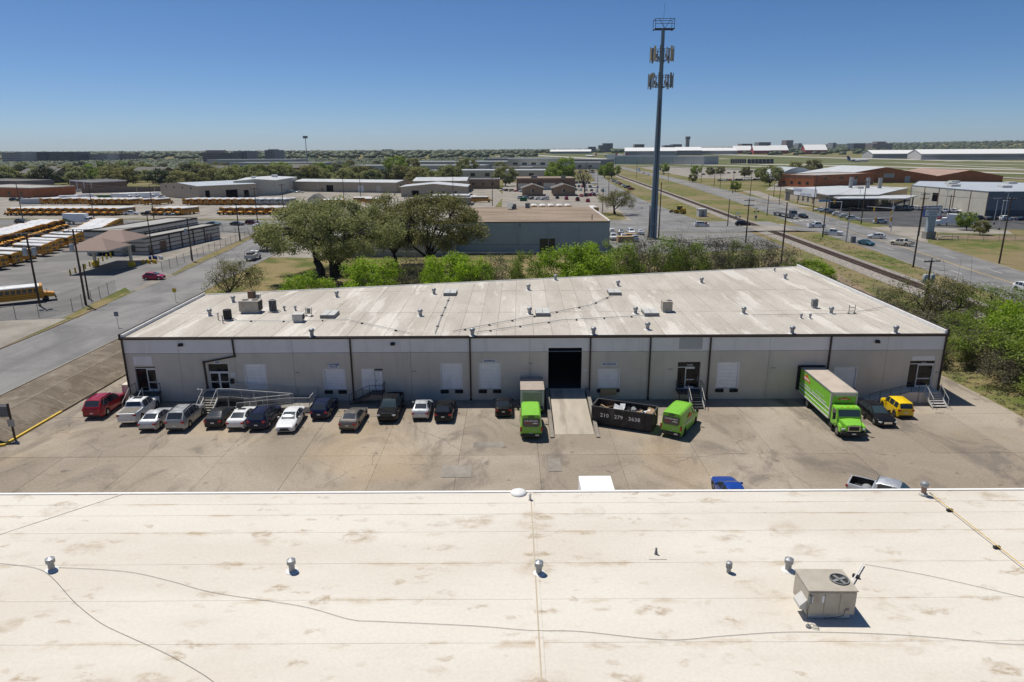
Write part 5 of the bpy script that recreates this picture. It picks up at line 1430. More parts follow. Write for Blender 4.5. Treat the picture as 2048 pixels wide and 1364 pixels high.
# ---- vehicles parked in the yard: (kind, colour, ground point, heading, label)
UP = math.pi / 2
YARD = [
    ('big_suv', 'red', (-42.5, 66.9), UP + .05, 'red full size suv at the left end of the parked row'),
    ('pickup_cover', 'white', (-38.2, 65.5), UP + .08, 'white crew cab pickup with a grey bed cover'),
    ('sedan', 'silver', (-35.3, 63.4), UP + .06, 'light silver sedan right of the white pickup'),
    ('big_suv', 'grey_silver', (-32.5, 63.5), UP + .03, 'grey silver suv with its nose to the entrance stair'),
    ('small_sedan', 'charcoal', (-29.2, 63.85), UP + .05, 'small charcoal sedan with red tail lamps below the entrance stair'),
    ('sedan_roof', 'white', (-26.8, 63.6), UP + .02, 'white sedan with a sunroof parked tail out'),
    ('suv', 'navy', (-24.6, 63.4), UP - .02, 'navy suv between two white sedans'),
    ('sedan', 'white', (-21.85, 62.85), -UP + .04, 'white sedan parked facing the camera'),
    ('crossover', 'navy', (-19.35, 65.95), UP, 'dark blue crossover right of the wheelchair ramp'),
    ('sedan', 'taupe', (-15.75, 63.2), UP - .04, 'taupe sedan standing out in front of the row'),
    ('pickup', 'black', (-12.45, 65.75), -UP, 'black pickup facing the camera with a sunshade in the windshield'),
    ('small_sedan', 'silver', (-9.25, 65.7), UP + .02, 'small silver sedan right of the black pickup'),
    ('crossover', 'black', (-6.85, 65.2), UP - .01, 'black crossover with its tail to the camera left of shipping'),
    ('hatch', 'black', (-0.9, 66.2), UP, 'black hatchback under the shipping door'),
    ('limo', 'black', (36.25, 63.7), -UP - .01, 'long black sedan with chrome wheels beside the green truck'),
    ('boxy', 'yellow', (39.3, 65.4), UP - .05, 'bright yellow boxy hatchback near the right corner'),
    ('sedan', 'blue', (16.8, 47.5), UP + .02, 'bright blue coupe half hidden by the foreground roof'),
    ('pickup', 'silver', (28.5, 46.55), UP - 2.2, 'silver pickup half hidden by the foreground roof edge'),
]
for kind, colr, p, h, lab in YARD:
    r = CARS[kind].place('parked_' + ('pickup' if 'pickup' in kind else 'suv' if kind in ('big_suv', 'suv', 'crossover') else 'car'), (p[0], p[1], .012), h, lab, 'pickup' if 'pickup' in kind else 'suv' if kind in ('big_suv', 'suv') else 'car', 'vehicles parked in the yard', CARP[colr])
    if 'sunshade' in lab:
        part('sunshade', MB().add([(.95, -.62, 1.30), (.95, .1, 1.30), (.62, .1, 1.60), (.62, -.62, 1.60)], [(0, 1, 2, 3)]), G['line_yellow'], r, loc=(.085, 0, .03))
for p, h, lab in (((1.75, 61.5), UP, 'lime green van with white phone number in front of the grey trailer'), ((16.2, 61.45), UP - .55, 'lime green van with white phone number right of the dumpster')):
    VAN.place('delivery_van', (p[0], p[1], .012), h, lab, 'van', 'lime green vans', CARP['green'])

# ---- green box truck at the dock (x forward)
BT = empty('box_truck', (0, 0, 0), 0, 'lime green box truck backed against the dock door', 'truck')
p0, p1 = Vector((31.62, 59.75, 0)), Vector((31.95, 69.1, 0))
BT.location = (p0 + Vector((0, 0, .012))); BT.rotation_euler = (0, 0, math.atan2(p0.y - p1.y, p0.x - p1.x))
GR = CARP['green']
# the front axle is the origin
bx0, bx1 = -9.3, -1.45
part('cargo_box', MB().box(bx0, bx1, -1.22, 1.22, .98, 3.62), GR, BT, bevel=.03)
part('box_roof', MB().box(bx0 + .02, bx1 - .06, -1.19, 1.19, 3.621, 3.66), G['truck_roof'], BT)
part('roof_edge', MB().box(bx0, bx1, -1.25, -1.19, 3.56, 3.69).box(bx0, bx1, 1.19, 1.25, 3.56, 3.69), G['hvac_grey'], BT)
part('corner_post', MB().box(bx1 - .16, bx1 + .03, -1.26, -1.06, .95, 3.66).box(bx1 - .16, bx1 + .03, 1.06, 1.26, .95, 3.66), G['hvac_pale'], BT, bevel=.05)
part('nose_cap', MB().box(bx1 - .05, bx1 + .035, -1.05, 1.05, 3.28, 3.64), G['hvac_pale'], BT, bevel=.03)
for s_ in (1, -1):
    part('side_rail', MB().box(bx0, bx1 - .17, s_ * 1.24 - .025, s_ * 1.24 + .025, .96, 1.10), G['hvac_pale'], BT)
    part('side_stripe', MB().box(bx0, bx1 - .17, s_ * 1.227 - .006, s_ * 1.227 + .006, 1.42, 1.50), G['letter_white'], BT)
    part('side_stripe', MB().box(bx0, bx1 - .17, s_ * 1.227 - .006, s_ * 1.227 + .006, 1.86, 1.94), G['letter_white'], BT)
    part('side_stripe', MB().box(bx0, bx1 - .17, s_ * 1.229 - .006, s_ * 1.229 + .006, 1.81, 1.855), G['letter_dark'], BT)
    y = s_ * 1.232
    lg = part('side_logo', MB().add([(-8.5, y, 2.72), (-6.6, y, 2.72), (-6.6, y, 2.92), (-7.55, y, 3.42), (-8.5, y, 2.92)], [(0, 1, 2, 3, 4)]), G['sign_orange'], BT)
    rt = (math.pi / 2, 0, 0 if s_ < 0 else math.pi)
    part('lettering', text_mesh('SERVPRO', .36, bold=.008), G['letter_white'], lg, loc=(-7.55, y + s_ * .006, 2.92), rot=rt)
    part('lettering', text_mesh('Fire & Water - Cleanup & Restoration', .38, bold=.006), G['letter_grey'], BT, loc=(-5.4, y + s_ * .002, 2.2), rot=rt)
    part('lettering', text_mesh('Independently Owned and Operated', .14), G['letter_grey'], BT, loc=(-4.0, y + s_ * .002, 2.62), rot=rt)
fl = part('front_logo', MB().add([(bx1 + .04, -.6, 2.92), (bx1 + .04, .6, 2.92), (bx1 + .04, .6, 3.0), (bx1 + .04, 0, 3.2), (bx1 + .04, -.6, 3.0)], [(0, 1, 2, 3, 4)]), G['sign_orange'], BT)
part('lettering', text_mesh('SERVPRO', .17), G['letter_white'], fl, loc=(bx1 + .046, 0, 2.97), rot=(math.pi / 2, 0, math.pi / 2))
cab = MB()
pf = [(-1.35, .72), (-1.35, 2.42), (-1.25, 2.55), (-.35, 2.50), (.12, 1.72), (.12, .72)]
for w_, pts in ((1.12, pf),):
    m = MB().extr_y(pts, -w_, w_)
    part('cab', m, GR, BT, bevel=.06, smooth=40)
part('windshield', MB().add([(-.262, -.98, 2.36), (-.262, .98, 2.36), (.075, .98, 1.80), (.075, -.98, 1.80)], [(0, 1, 2, 3)]), G['glass_clear'], BT, loc=(.032, 0, .022))
for s_ in (1, -1):
    part('side_window', MB().box(-1.05, -.32, s_ * 1.125 - .008, s_ * 1.125 + .008, 1.72, 2.30), G['glass'], BT)
    part('mirror', MB().box(-.02, .1, s_ * 1.42 - .12, s_ * 1.42 + .12, 1.55, 2.2).tube([(-.1, s_ * 1.12, 1.7), (.04, s_ * 1.4, 1.75)], .025, 5), G['bumper_black'], BT)
    part('step', MB().box(-1.35, -.65, s_ * 1.05 - .16, s_ * 1.05 + .16, .3, .72), G['bumper_black'], BT, bevel=.03)
    part('fender', MB().extr_y([(-.62, .82), (-.52, 1.12), (-.2, 1.32), (.4, 1.32), (.95, 1.16), (1.12, .86), (1.12, .62), (.62, .62), (.5, .95), (0, 1.08), (-.5, .95)], s_ * 1.18 - .24 - (0 if s_ > 0 else -.0), s_ * 1.18 + .0 if s_ > 0 else -1.18 + .24), GR, BT, bevel=.04, smooth=40) if s_ > 0 else \
        part('fender', MB().extr_y([(-.62, .82), (-.52, 1.12), (-.2, 1.32), (.4, 1.32), (.95, 1.16), (1.12, .86), (1.12, .62), (.62, .62), (.5, .95), (0, 1.08), (-.5, .95)], -1.18, -.94), GR, BT, bevel=.04, smooth=40)
    part('headlight', MB().box(1.02, 1.16, s_ * .92 - .16, s_ * .92 + .16, .86, 1.04), G['head_lamp'], BT, bevel=.03)
m = MB().add([(.12, -1.0, .75), (.12, 1.0, .75), (.12, 1.0, 1.62), (.12, -1.0, 1.62), (1.22, -.72, .75), (1.22, .72, .75), (1.22, .66, 1.36), (1.22, -.66, 1.36), (.12, 0, 1.70), (1.22, 0, 1.42)],
             [(0, 4, 7, 3), (1, 2, 6, 5), (3, 7, 9, 8), (8, 9, 6, 2), (4, 5, 6, 9, 7), (0, 1, 5, 4), (0, 3, 8, 2, 1)])
part('hood', m, GR, BT, bevel=.03, smooth=40)
gr_ = part('grille', MB().box(1.20, 1.27, -.55, .55, .82, 1.34), G['chrome'], BT, bevel=.02)
part('grille_mesh', MB().box(1.271, 1.28, -.47, .47, .88, 1.28), G['bumper_black'], gr_)
part('front_bumper', MB().box(1.05, 1.36, -1.16, 1.16, .42, .76), G['bumper_black'], BT, bevel=.06)
part('number_plate', MB().box(1.362, 1.375, -.18, .18, .52, .66), G['plate'], BT)
part('chassis', MB().box(-9.0, .9, -.45, .45, .55, .95), G['bumper_black'], BT)
part('marker_lamps', MB().box(-.55, -.48, -.6, -.5, 2.5, 2.56).box(-.55, -.48, -.05, .05, 2.5, 2.56).box(-.55, -.48, .5, .6, 2.5, 2.56), G['amber'], BT)
WH[(.5, .3)] = wheel_meshes(.5, .3, 8)
for x, y in ((.25, 1.0), (.25, -1.0), (-7.1, 1.02), (-7.1, -1.02)):
    w_ = link_mesh('wheel', WH[(.5, .3)][0], G['tyre'], BT, (x, y, .5), (0, 0, 0 if y > 0 else math.pi)); link_mesh('rim', WH[(.5, .3)][1], G['rim'], w_)

# ---- grey trailer box at the dock left of the ramp
TR = empty('cargo_trailer', (2.05, 67.2, .01), 0, 'short grey cargo trailer with weathered roof behind the green van', 'trailer')
part('box', MB().box(-1.18, 1.18, -2.0, 2.0, .55, 2.62), G['trailer_grey'], TR, bevel=.02)
part('roof', MB().box(-1.22, 1.22, -2.05, 2.0, 2.621, 2.67), G['trailer_roof'], TR)
dd = part('door', MB().box(-1.0, .98, -2.03, -2.004, .62, 2.36), G['trailer_door'], TR)
for k in range(5): part('door_slat', MB().box(-.98, .96, -2.042, -2.032, .64 + k * .345, .64 + k * .345 + .325), G['trailer_door'], dd)
part('door_frame', MB().box(-1.18, -1.0, -2.05, -2.004, .5, 2.6).box(.98, 1.18, -2.05, -2.004, .5, 2.6).box(-1.0, .98, -2.05, -2.004, 2.36, 2.6), G['trailer_grey'], TR)
part('lettering', text_mesh('LADNER', .11), G['letter_dark'], TR, loc=(.75, -2.055, 2.48), rot=(math.pi / 2, 0, 0))
for s_ in (1, -1):
    part('landing_leg', MB().box(s_ * 1.0 - .06, s_ * 1.0 + .06, -1.95, -1.83, .1, .55).cyl((s_ * 1.0, -1.89, .0), (s_ * 1.0, -1.89, .12), .16, n=10), G['dark_steel'], TR)
    w_ = link_mesh('wheel', WH[(.35, .24)][0] if (.35, .24) in WH else wheel_meshes(.35, .24)[0], G['tyre'], TR, (s_ * 1.0, .9, .35), (0, 0, math.pi / 2 * -s_))

# ---- dumpster with rubbish
dp = (11.03, 62.8, 0)
DU = empty('dumpster', (10.96, 62.4, .012), RAD(-22.8), 'long black open roll off dumpster with white phone number', 'dumpster')
Ld, Wd, Hd = 6.0, 2.3, 1.85
part('floor', MB().box(-Ld / 2, Ld / 2, -Wd / 2, Wd / 2, .15, .25), G['dumpster'], DU)
for nm, b in (('side_wall', (-Ld / 2, Ld / 2, -Wd / 2, -Wd / 2 + .06)), ('side_wall', (-Ld / 2, Ld / 2, Wd / 2 - .06, Wd / 2)), ('end_wall', (-Ld / 2, -Ld / 2 + .06, -Wd / 2 + .061, Wd / 2 - .061)), ('end_wall', (Ld / 2 - .06, Ld / 2, -Wd / 2 + .061, Wd / 2 - .061))):
    part(nm, MB().box(*b, .2, Hd), G['dumpster'], DU)
part('top_rail', MB().box(-Ld / 2 - .04, Ld / 2 + .04, -Wd / 2 - .05, -Wd / 2 + .08, Hd + .001, Hd + .1).box(-Ld / 2 - .04, Ld / 2 + .04, Wd / 2 - .08, Wd / 2 + .05, Hd + .001, Hd + .1).box(-Ld / 2 - .04, -Ld / 2 + .08, -Wd / 2 + .081, Wd / 2 - .081, Hd + .002, Hd + .1).box(Ld / 2 - .08, Ld / 2 + .04, -Wd / 2 + .081, Wd / 2 - .081, Hd + .002, Hd + .1), G['dark_steel'], DU)
for k in range(9):
    x = -Ld / 2 + .12 + k * (Ld - .24) / 8
    for s_ in (1, -1):
        if s_ < 0 and 1 <= k <= 6: continue
        part('rib', MB().box(x - .06, x + .06, s_ * (Wd / 2 + .045) - .04, s_ * (Wd / 2 + .045) + .04, .2, Hd - .02), G['dumpster'], DU)
for x in (Ld / 2 + .03,):
    for y in (-.9, -.3, .3, .9): part('rib', MB().box(x, x + .07, y - .05, y + .05, .2, Hd - .03), G['dumpster'], DU)
part('skid', MB().box(-Ld / 2, Ld / 2, -.6, -.45, 0, .149).box(-Ld / 2, Ld / 2, .45, .6, 0, .149), G['dark_steel'], DU)
part('lettering', text_mesh('210   279   3638', .54, spacing=1.08, bold=.008), G['letter_white'], DU, loc=(-.15, -Wd / 2 - .012, 1.12), rot=(math.pi / 2, 0, 0))
for k in range(4): part('wheel', MB().tube([(-Ld / 2 + .3 + (k % 2) * (Ld - .6), (-1 if k < 2 else 1) * .8 - .08, .1), (-Ld / 2 + .3 + (k % 2) * (Ld - .6), (-1 if k < 2 else 1) * .8 + .08, .1)], .1, 10), G['dark_steel'], DU)
dr = random.Random(5)
dmat = DU.matrix_basis
places = [(-1.7, .4), (-1.3, -.2), (-.9, .5), (-.3, .1), (.2, -.3), (.35, .5), (.9, .2), (1.3, -.4), (1.6, .5), (2.1, 0), (2.4, .5), (2.5, -.5), (-2.3, -.1), (1.9, -.6), (-.6, -.6)]
kinds = ['flattened cardboard sheet', 'open cardboard box', 'crumpled black rubbish bag', 'white foam board', 'tilted cardboard box', 'knotted black rubbish bag', 'grey rubbish bag', 'leaning cardboard flap', 'glossy black bag', 'bundle of white paper', 'brown carton', 'small brown carton', 'torn brown carton', 'shiny black bag', 'white carton']
mx = Matrix.LocRotScale(Vector((10.96, 62.4, .012)), Matrix.Rotation(RAD(-22.8), 3, 'Z'), None)
sp = ['left end', 'left part', 'left part at the far wall', 'middle', 'middle at the near wall', 'middle at the far wall', 'right of the middle', 'right of the middle at the near wall', 'right part at the far wall', 'right end', 'far right corner', 'near right corner', 'left end by the end wall', 'right part at the near wall', 'left of the middle at the near wall']
for (x, y), kd, w_ in zip(places, kinds, sp):
    z = 1.33 + dr.uniform(-.08, .2)
    pos = mx @ Vector((x, y, z))
    if 'bag' in kd:
        bm = bmesh.new(); bmesh.ops.create_icosphere(bm, subdivisions=2, radius=.42)
        for v in bm.verts: v.co = v.co * (1 + dr.uniform(-.16, .16)); v.co.z *= .75
        me = bpy.data.meshes.new('rubbish_bag'); bm.to_mesh(me); bm.free()
        o = link_mesh('rubbish_bag', me, G['bag_black'] if 'grey' not in kd else G['hvac_grey'], None, pos, (dr.uniform(0, 3),) * 3); tag(o, f'{kd} in the {w_} of the dumpster', 'rubbish bag', 'rubbish in the dumpster')
    else:
        sx, sy, sz = dr.uniform(.5, .95), dr.uniform(.4, .8), (.06 if 'sheet' in kd or 'board' in kd or 'flap' in kd else dr.uniform(.3, .55))
        m = MB().box(-sx / 2, sx / 2, -sy / 2, sy / 2, 0, sz)
        m.add([(-sx / 2, -sy / 2, sz + .01), (sx / 2, -sy / 2, sz + .01), (sx / 2 + .05, -sy / 2 - .3, sz + .16), (-sx / 2, -sy / 2 - .28, sz + .12)], [(0, 1, 2, 3)])
        o = part('carton', m, G['paper_white'] if 'white' in kd else G['cardboard'], None, loc=pos, rot=(dr.uniform(-.5, .5), dr.uniform(-.5, .5), dr.uniform(0, 3)))
        tag(o, f'{kd} in the {w_} of the dumpster', 'carton', 'rubbish in the dumpster')
tag(part('rubbish_heap', MB().add([(-2.9, -1.05, .9), (2.9, -1.05, 1.1), (2.9, 1.05, 1.2), (-2.9, 1.05, 1.0), (0, 0, 1.4), (1.8, .2, 1.4)], [(0, 1, 5, 4), (1, 2, 5), (2, 3, 4, 5), (3, 0, 4)]), G['dumpster_in'], None, loc=(10.96, 62.4, .012), rot=(0, 0, RAD(-22.8))), kind='stuff')
# white box truck in the strip between the buildings
q = (5.76, 43.19, 2.9)
WT = empty('box_truck', (5.9, 42.3, .012), 0, 'white box truck roof showing just above the foreground roof edge', 'truck')
part('cargo_box', MB().box(-1.15, 1.15, -2.4, 2.4, .9, 3.4), G['roll_white'], WT, bevel=.03); part('box_roof', MB().box(-1.12, 1.12, -2.35, 2.35, 3.401, 3.43), G['roll_white'], WT)
part('cab', MB().extr_x([(-2.45, .5), (-4.3, .5), (-4.3, 1.3), (-3.6, 1.5), (-3.2, 2.2), (-2.45, 2.25)], -.98, .98), G['roll_white'], WT, bevel=.05)
for x, y in ((1.0, -3.4), (-1.0, -3.4), (1.0, 1.4), (-1.0, 1.4)): link_mesh('wheel', WH[(.5, .3)][0], G['tyre'], WT, (x * .92, y, .5), (0, 0, math.pi / 2))
# site directory sign at the left
sg = empty('directory_sign', (-46.83, 59.47, .1), .06, 'black directory sign on brown posts at the yard entrance', 'sign')
for x in (-2.3, 0.0): part('post', MB().box(x - .07, x + .07, -.07, .07, -.1, 3.5), G['brown_metal'], sg)
part('board', MB().box(-2.22, -.08, -.05, .05, 2.2, 3.45), G['letter_dark'], sg)
for k in range(6): part('name_strip', MB().box(-2.2, -.1, -.062, -.052, 2.22 + k * .16, 2.35 + k * .16), G['grey_steel_wall'], sg)
part('header', MB().box(-2.2, -.1, -.062, -.052, 3.2, 3.43), G['letter_grey'], sg)
part('notice', MB().box(-.32, .32, -.1, -.075, 1.25, 1.95), G['office_pale'], sg)

# ---------------------------------------------------------------- buildings of the neighbourhood
def rect_on(a, b, u0, u1, z0, z1, out=.04, thick=.08):
    """a slab on the wall line a-b, u in metres from a, standing proud to the right of a->b"""
    d = Vector((b[0] - a[0], b[1] - a[1], 0)); L = d.length; d /= L; n = Vector((d.y, -d.x, 0))
    p = lambda u, o: (a[0] + d.x * u + n.x * o, a[1] + d.y * u + n.y * o)
    return MB().prism([p(u0, out), p(u1, out), p(u1, out - thick), p(u0, out - thick)], z0, z1)


class House:
    """walls given as a counter-clockwise outline; local origin at its centre"""
    def __init__(self, name, poly, z0, z1, wall, label, cat='building', group=None):
        n = len(poly)
        if sum(poly[i][0] * poly[(i + 1) % n][1] - poly[(i + 1) % n][0] * poly[i][1] for i in range(n)) < 0: poly = poly[::-1]
        self.c = (sum(p[0] for p in poly) / n, sum(p[1] for p in poly) / n)
        self.poly = [(p[0] - self.c[0], p[1] - self.c[1]) for p in poly]
        self.z0, self.z1 = z0, z1
        self.root = empty(name, (self.c[0], self.c[1], 0), 0, label, cat, group)
        self.wall = part('wall', MB().prism(self.poly, z0, z1), G[wall], self.root)

    def side(self, k): return self.poly[k % len(self.poly)], self.poly[(k + 1) % len(self.poly)]

    def len(self, k):
        a, b = self.side(k); return math.hypot(b[0] - a[0], b[1] - a[1])

    def on(self, name, k, u0, u1, z0, z1, mat, out=.05, thick=.08, parent=None):
        a, b = self.side(k)
        return part(name, rect_on(a, b, u0, u1, z0, z1, out, thick), G[mat], parent or self.root)

    def flat_roof(self, mat, trim=None, up=.35, w=.35, over=.0):
        cx = 0; q = self.poly
        part('roof', MB().prism([(p[0] * .995, p[1] * .995) for p in q], self.z1 + .003, self.z1 + .05), G[mat], self.root)
        if trim:
            for i in range(len(q)):
                a, b = q[i], q[(i + 1) % len(q)]
                m = rect_on(a, b, -over, self.len(i) + over, self.z1 - .25, self.z1 + up, .06, w)
                part('parapet', m, G[trim], self.root)
        return self

    def gable(self, mat, rise, k=0, over=.5, mat_gable=None):
        """ridge parallel to side k (outline of four points)"""
        q = self.poly; a, b, c, d = [q[(k + i) % 4] for i in range(4)]
        m1 = ((b[0] + c[0]) / 2, (b[1] + c[1]) / 2); m0 = ((a[0] + d[0]) / 2, (a[1] + d[1]) / 2)
        e = Vector((b[0] - a[0], b[1] - a[1])).normalized() * over
        zr, ze = self.z1 + rise, self.z1
        dn = over * rise / max(math.hypot(m0[0] - a[0], m0[1] - a[1]), .1)
        f = lambda p, m: (p[0] + (p[0] - m[0]) * over / max(math.hypot(p[0] - m[0], p[1] - m[1]), .1), p[1] + (p[1] - m[1]) * over / max(math.hypot(p[0] - m[0], p[1] - m[1]), .1))
        for (p, r, s_) in ((a, b, 1), (d, c, -1)):
            P1, P2 = f(p, m0), f(r, m1)
            v = [(P1[0] - e.x, P1[1] - e.y, ze - dn + .12), (P2[0] + e.x, P2[1] + e.y, ze - dn + .12), (m1[0] + e.x, m1[1] + e.y, zr + .12), (m0[0] - e.x, m0[1] - e.y, zr + .12)]
            part('roof', MB().add(v + [(x, y, z - .12) for x, y, z in v], [(0, 1, 2, 3), (4, 7, 6, 5), (0, 4, 5, 1), (1, 5, 6, 2), (2, 6, 7, 3), (3, 7, 4, 0)]), G[mat], self.root)
        for p, r, m in ((a, d, m0), (b, c, m1)):
            part('gable_wall', MB().add([(p[0], p[1], ze - .01), (r[0], r[1], ze - .01), (m[0], m[1], zr - .02)], [(0, 1, 2)]), self.wall.material_slots[0].material if not mat_gable else G[mat_gable], self.root)
        return self

    def windows(self, k, n, z0, z1, w, mat='window_dark', u0=None, u1=None, frame=None, name='window'):
        L = self.len(k); u0 = L * .06 if u0 is None else u0; u1 = L * .94 if u1 is None else u1
        for i in range(n):
            c = u0 + (u1 - u0) * (i + .5) / n
            o = self.on(name, k, c - w / 2, c + w / 2, z0, z1, mat)
            if frame: self.on('frame', k, c - w / 2 - .08, c + w / 2 + .08, z0 - .12, z0 - .01, frame, .09, .1, o)

    def bands(self, k, zs, mat, h=.22):
        for z in zs: self.on('band', k, .05, self.len(k) - .05, z, z + h, mat, .03, .06)

    def posts(self, k, n, mat, w=.3, z1=None):
        L = self.len(k)
        for i in range(n + 1):
            u = L * i / n; self.on('pilaster', k, max(u - w / 2, .02), min(u + w / 2, L - .02), self.z0, z1 or self.z1, mat, .10, .12)

    def box(self, name, x, y, sx, sy, h, mat, z=None):
        z = self.z1 + .06 if z is None else z
        return part(name, MB().cbox((x - self.c[0], y - self.c[1], z + h / 2), (sx, sy, h)), G[mat], self.root)


def quad(a, b, depth):
    """outline from a front edge a-b going back to the left of a->b"""
    d = Vector((b[0] - a[0], b[1] - a[1])).normalized(); n = Vector((-d.y, d.x)) * depth
    return [a, b, (b[0] + n.x, b[1] + n.y), (a[0] + n.x, a[1] + n.y)]


# bus depot office with drive-through canopies
h = House('depot_office', quad((-91.3, 170.5), (-86.6, 204), 5.5), ZG, 5.3, 'block_pale', 'banded pale block bus depot office with dark roof trim', 'building')
h.flat_roof('flat_roof_grey', 'block_band', .25); h.bands(0, (1.9, 3.0, 4.1), 'block_band'); h.bands(3, (1.9, 3.0, 4.1), 'block_band')
h.on('doorway', 0, 5.5, 8.2, ZG, 3.9, 'brick_brown'); h.on('door', 0, 26.5, 27.6, ZG, 3.4, 'canopy_brown'); h.on('door', 0, 28.3, 29.4, ZG, 3.4, 'canopy_brown')
for u in (9.5, 14.8, 20.2, 25.6): h.on('downspout', 0, u, u + .25, ZG, 5.2, 'block_band', .2, .18)
h.on('window', 3, 1.2, 2.6, 2.0, 3.6, 'window_dark'); h.on('door', 0, 1.0, 2.6, ZG, 3.4, 'window_dark')
h = House('depot_hall', quad((-97.0, 169.5), (-92.3, 203), 9.5), ZG, 7.2, 'block_pale', 'taller flat roofed hall behind the banded depot office', 'building')
h.flat_roof('flat_roof_grey', 'block_band', .25); h.bands(0, (5.9,), 'block_band'); h.bands(3, (2.0, 3.2, 4.4, 5.6), 'block_band')
h.windows(0, 9, 5.3, 6.0, .9, u0=9, u1=26, frame='white_trim'); h.on('gate', 3, 3.0, 7.5, ZG, 5.2, 'interior_black')
for i in range(5): h.on('gate_bar', 3, 3.2 + i * 1.02, 3.3 + i * 1.02, ZG, 5.2, 'hvac_grey', .1, .05)
cn = empty('canopy', (-90, 150, ZG), 0, 'brown hip roofed drive through canopy on cream posts', 'canopy')
for (x0, x1, y0, y1, ze) in ((-94.0, -84.6, 142.6, 152.3, 5.0), (-95.6, -86.0, 152.4, 163.5, 5.6)):
    X0, X1, Y0, Y1 = x0 + 90, x1 + 90, y0 - 150, y1 - 150; cx, cy = (X0 + X1) / 2, (Y0 + Y1) / 2
    part('canopy_roof', MB().add([(X0, Y0, ze), (X1, Y0, ze), (X1, Y1, ze), (X0, Y1, ze), (cx - 1.2, cy, ze + 2.1), (cx + 1.2, cy, ze + 2.1)], [(0, 1, 5, 4), (1, 2, 5), (2, 3, 4, 5), (3, 0, 4)]), G['canopy_brown'], cn)
    part('fascia', MB().box(X0, X1, Y0, Y0 + .12, ze - .3, ze - .002).box(X0, X1, Y1 - .12, Y1, ze - .3, ze - .002).box(X0, X0 + .12, Y0 + .121, Y1 - .121, ze - .3, ze - .002).box(X1 - .12, X1, Y0 + .121, Y1 - .121, ze - .3, ze - .002), G['stucco_cream'], cn)
    part('soffit', MB().box(X0 + .1, X1 - .1, Y0 + .1, Y1 - .1, ze - .1, ze - .05), G['stucco_cream'], cn)
for (x, y) in ((-94.2, 153.6), (-85.6, 152.9)):
    o = part('post', MB().box(x + 90 - .25, x + 90 + .25, y - 150 - .25, y - 150 + .25, 0, 5.0), G['stucco_cream'], cn)
    part('post_guard', MB().lathe((x + 90, y - 150, 0), [(.75, 0), (.75, 1.0), (.5, 1.2)], 10), G['bollard'], o)
for i, u in enumerate(np.linspace(0, 1, 10)):
    a, b = (-92.79, 142.11), (-98.13, 166.65)
    o = empty('bollard', (a[0] + (b[0] - a[0]) * u, a[1] + (b[1] - a[1]) * u, ZG), 0, f'yellow steel bollard, {ordinal(i + 1)} from the near end of the row by the canopy', 'bollard', 'yellow bollards beside the canopy')
    part('pipe', MB().cyl((0, 0, 0), (0, 0, 1.05), .17, n=10), G['bollard'], o, smooth=40); part('cap', MB().lathe((0, 0, 1.05), [(.17, 0), (.1, .1), (.02, .12)], 10), G['bollard'], o)
for p, m, w, i in (((-83.66, 157.01), 'bollard', 'yellow crates', 0), ((-85.19, 163.07), 'blue_barrel', 'blue and white drums', 1)):
    o = empty('depot_supplies', (p[0], p[1], ZG), 0, f'small heap of {w} beside the depot fence', 'supplies')
    for k in range(5): part('drum', MB().cyl((k * .7 - 1.5, (k % 2) * .6, 0), (k * .7 - 1.5, (k % 2) * .6, .8), .32, n=8), G['sign_white'] if (i and k > 2) else G[m], o)

# blue-grey warehouse with brown gravel roof, low pale one beside it
h = House('blue_warehouse', [(-13.5, 170), (24.3, 170), (24.3, 216), (-13.5, 216)], ZG - .3, 9.0, 'bluegrey_wall', 'blue grey warehouse with brown gravel roof behind the green shrubs')
h.flat_roof('gravel_roof', None); part('parapet', MB().box(18.75, 18.95, -23, 23, 8.9, 9.35), G['wall_pale'], h.root); part('eave', MB().box(-18.95, 18.95, -23.08, -22.9, 8.8, 9.12), G['gravel_roof'], h.root)
h.on('gate', 0, 20.5, 24.3, ZG, 4.9, 'window_dark'); h.posts(0, 5, 'bluegrey_wall', .12); h.on('wall_lamp', 0, 15.4, 15.8, 8.0, 8.3, 'dark_steel', .3, .3)
for p, n_ in (((0.79, 208.39, 9.05), 0), ((4.93, 211.85, 9.05), 1), ((20.29, 173.72, 9.05), 2)):
    if n_ < 2: h.box('roof_unit', p[0], p[1], 1.4, 1.4, 1.5, 'hvac_grey')
    else: part('vent_pipe', MB().cyl((p[0] - h.c[0], p[1] - h.c[1], 9.05), (p[0] - h.c[0], p[1] - h.c[1], 10.4), .12, n=8), G['hvac_grey'], h.root)
p = (0.18, 206.61, 9.05)
o = empty('satellite_dish', (p[0], p[1], 9.05), 0, 'dark satellite dish on the brown gravel roof', 'dish')
part('dish', MB().lathe((0, 0, 1.4), [(.02, 0), (.6, .12), (1.0, .38), (1.02, .4)], 14), G['hvac_grey'], o, rot=(.7, -.5, 0)); part('mast', MB().cyl((0, 0, 0), (0, 0, 1.5), .08, n=6), G['dark_steel'], o); part('base', MB().box(-1.2, 1.2, -.6, .6, 0, .1), G['dark_steel'], o)
h = House('pale_building', [(-45, 166), (-13.6, 166), (-13.6, 206), (-45, 206)], ZG - .3, 6.2, 'pale_wall', 'low pale grey building behind the big oak trees')
h.flat_roof('flat_roof_grey', 'wall_pale', .2, .3); h.on('roller_door', 0, 24, 31, ZG, 5.0, 'bluegrey_wall')

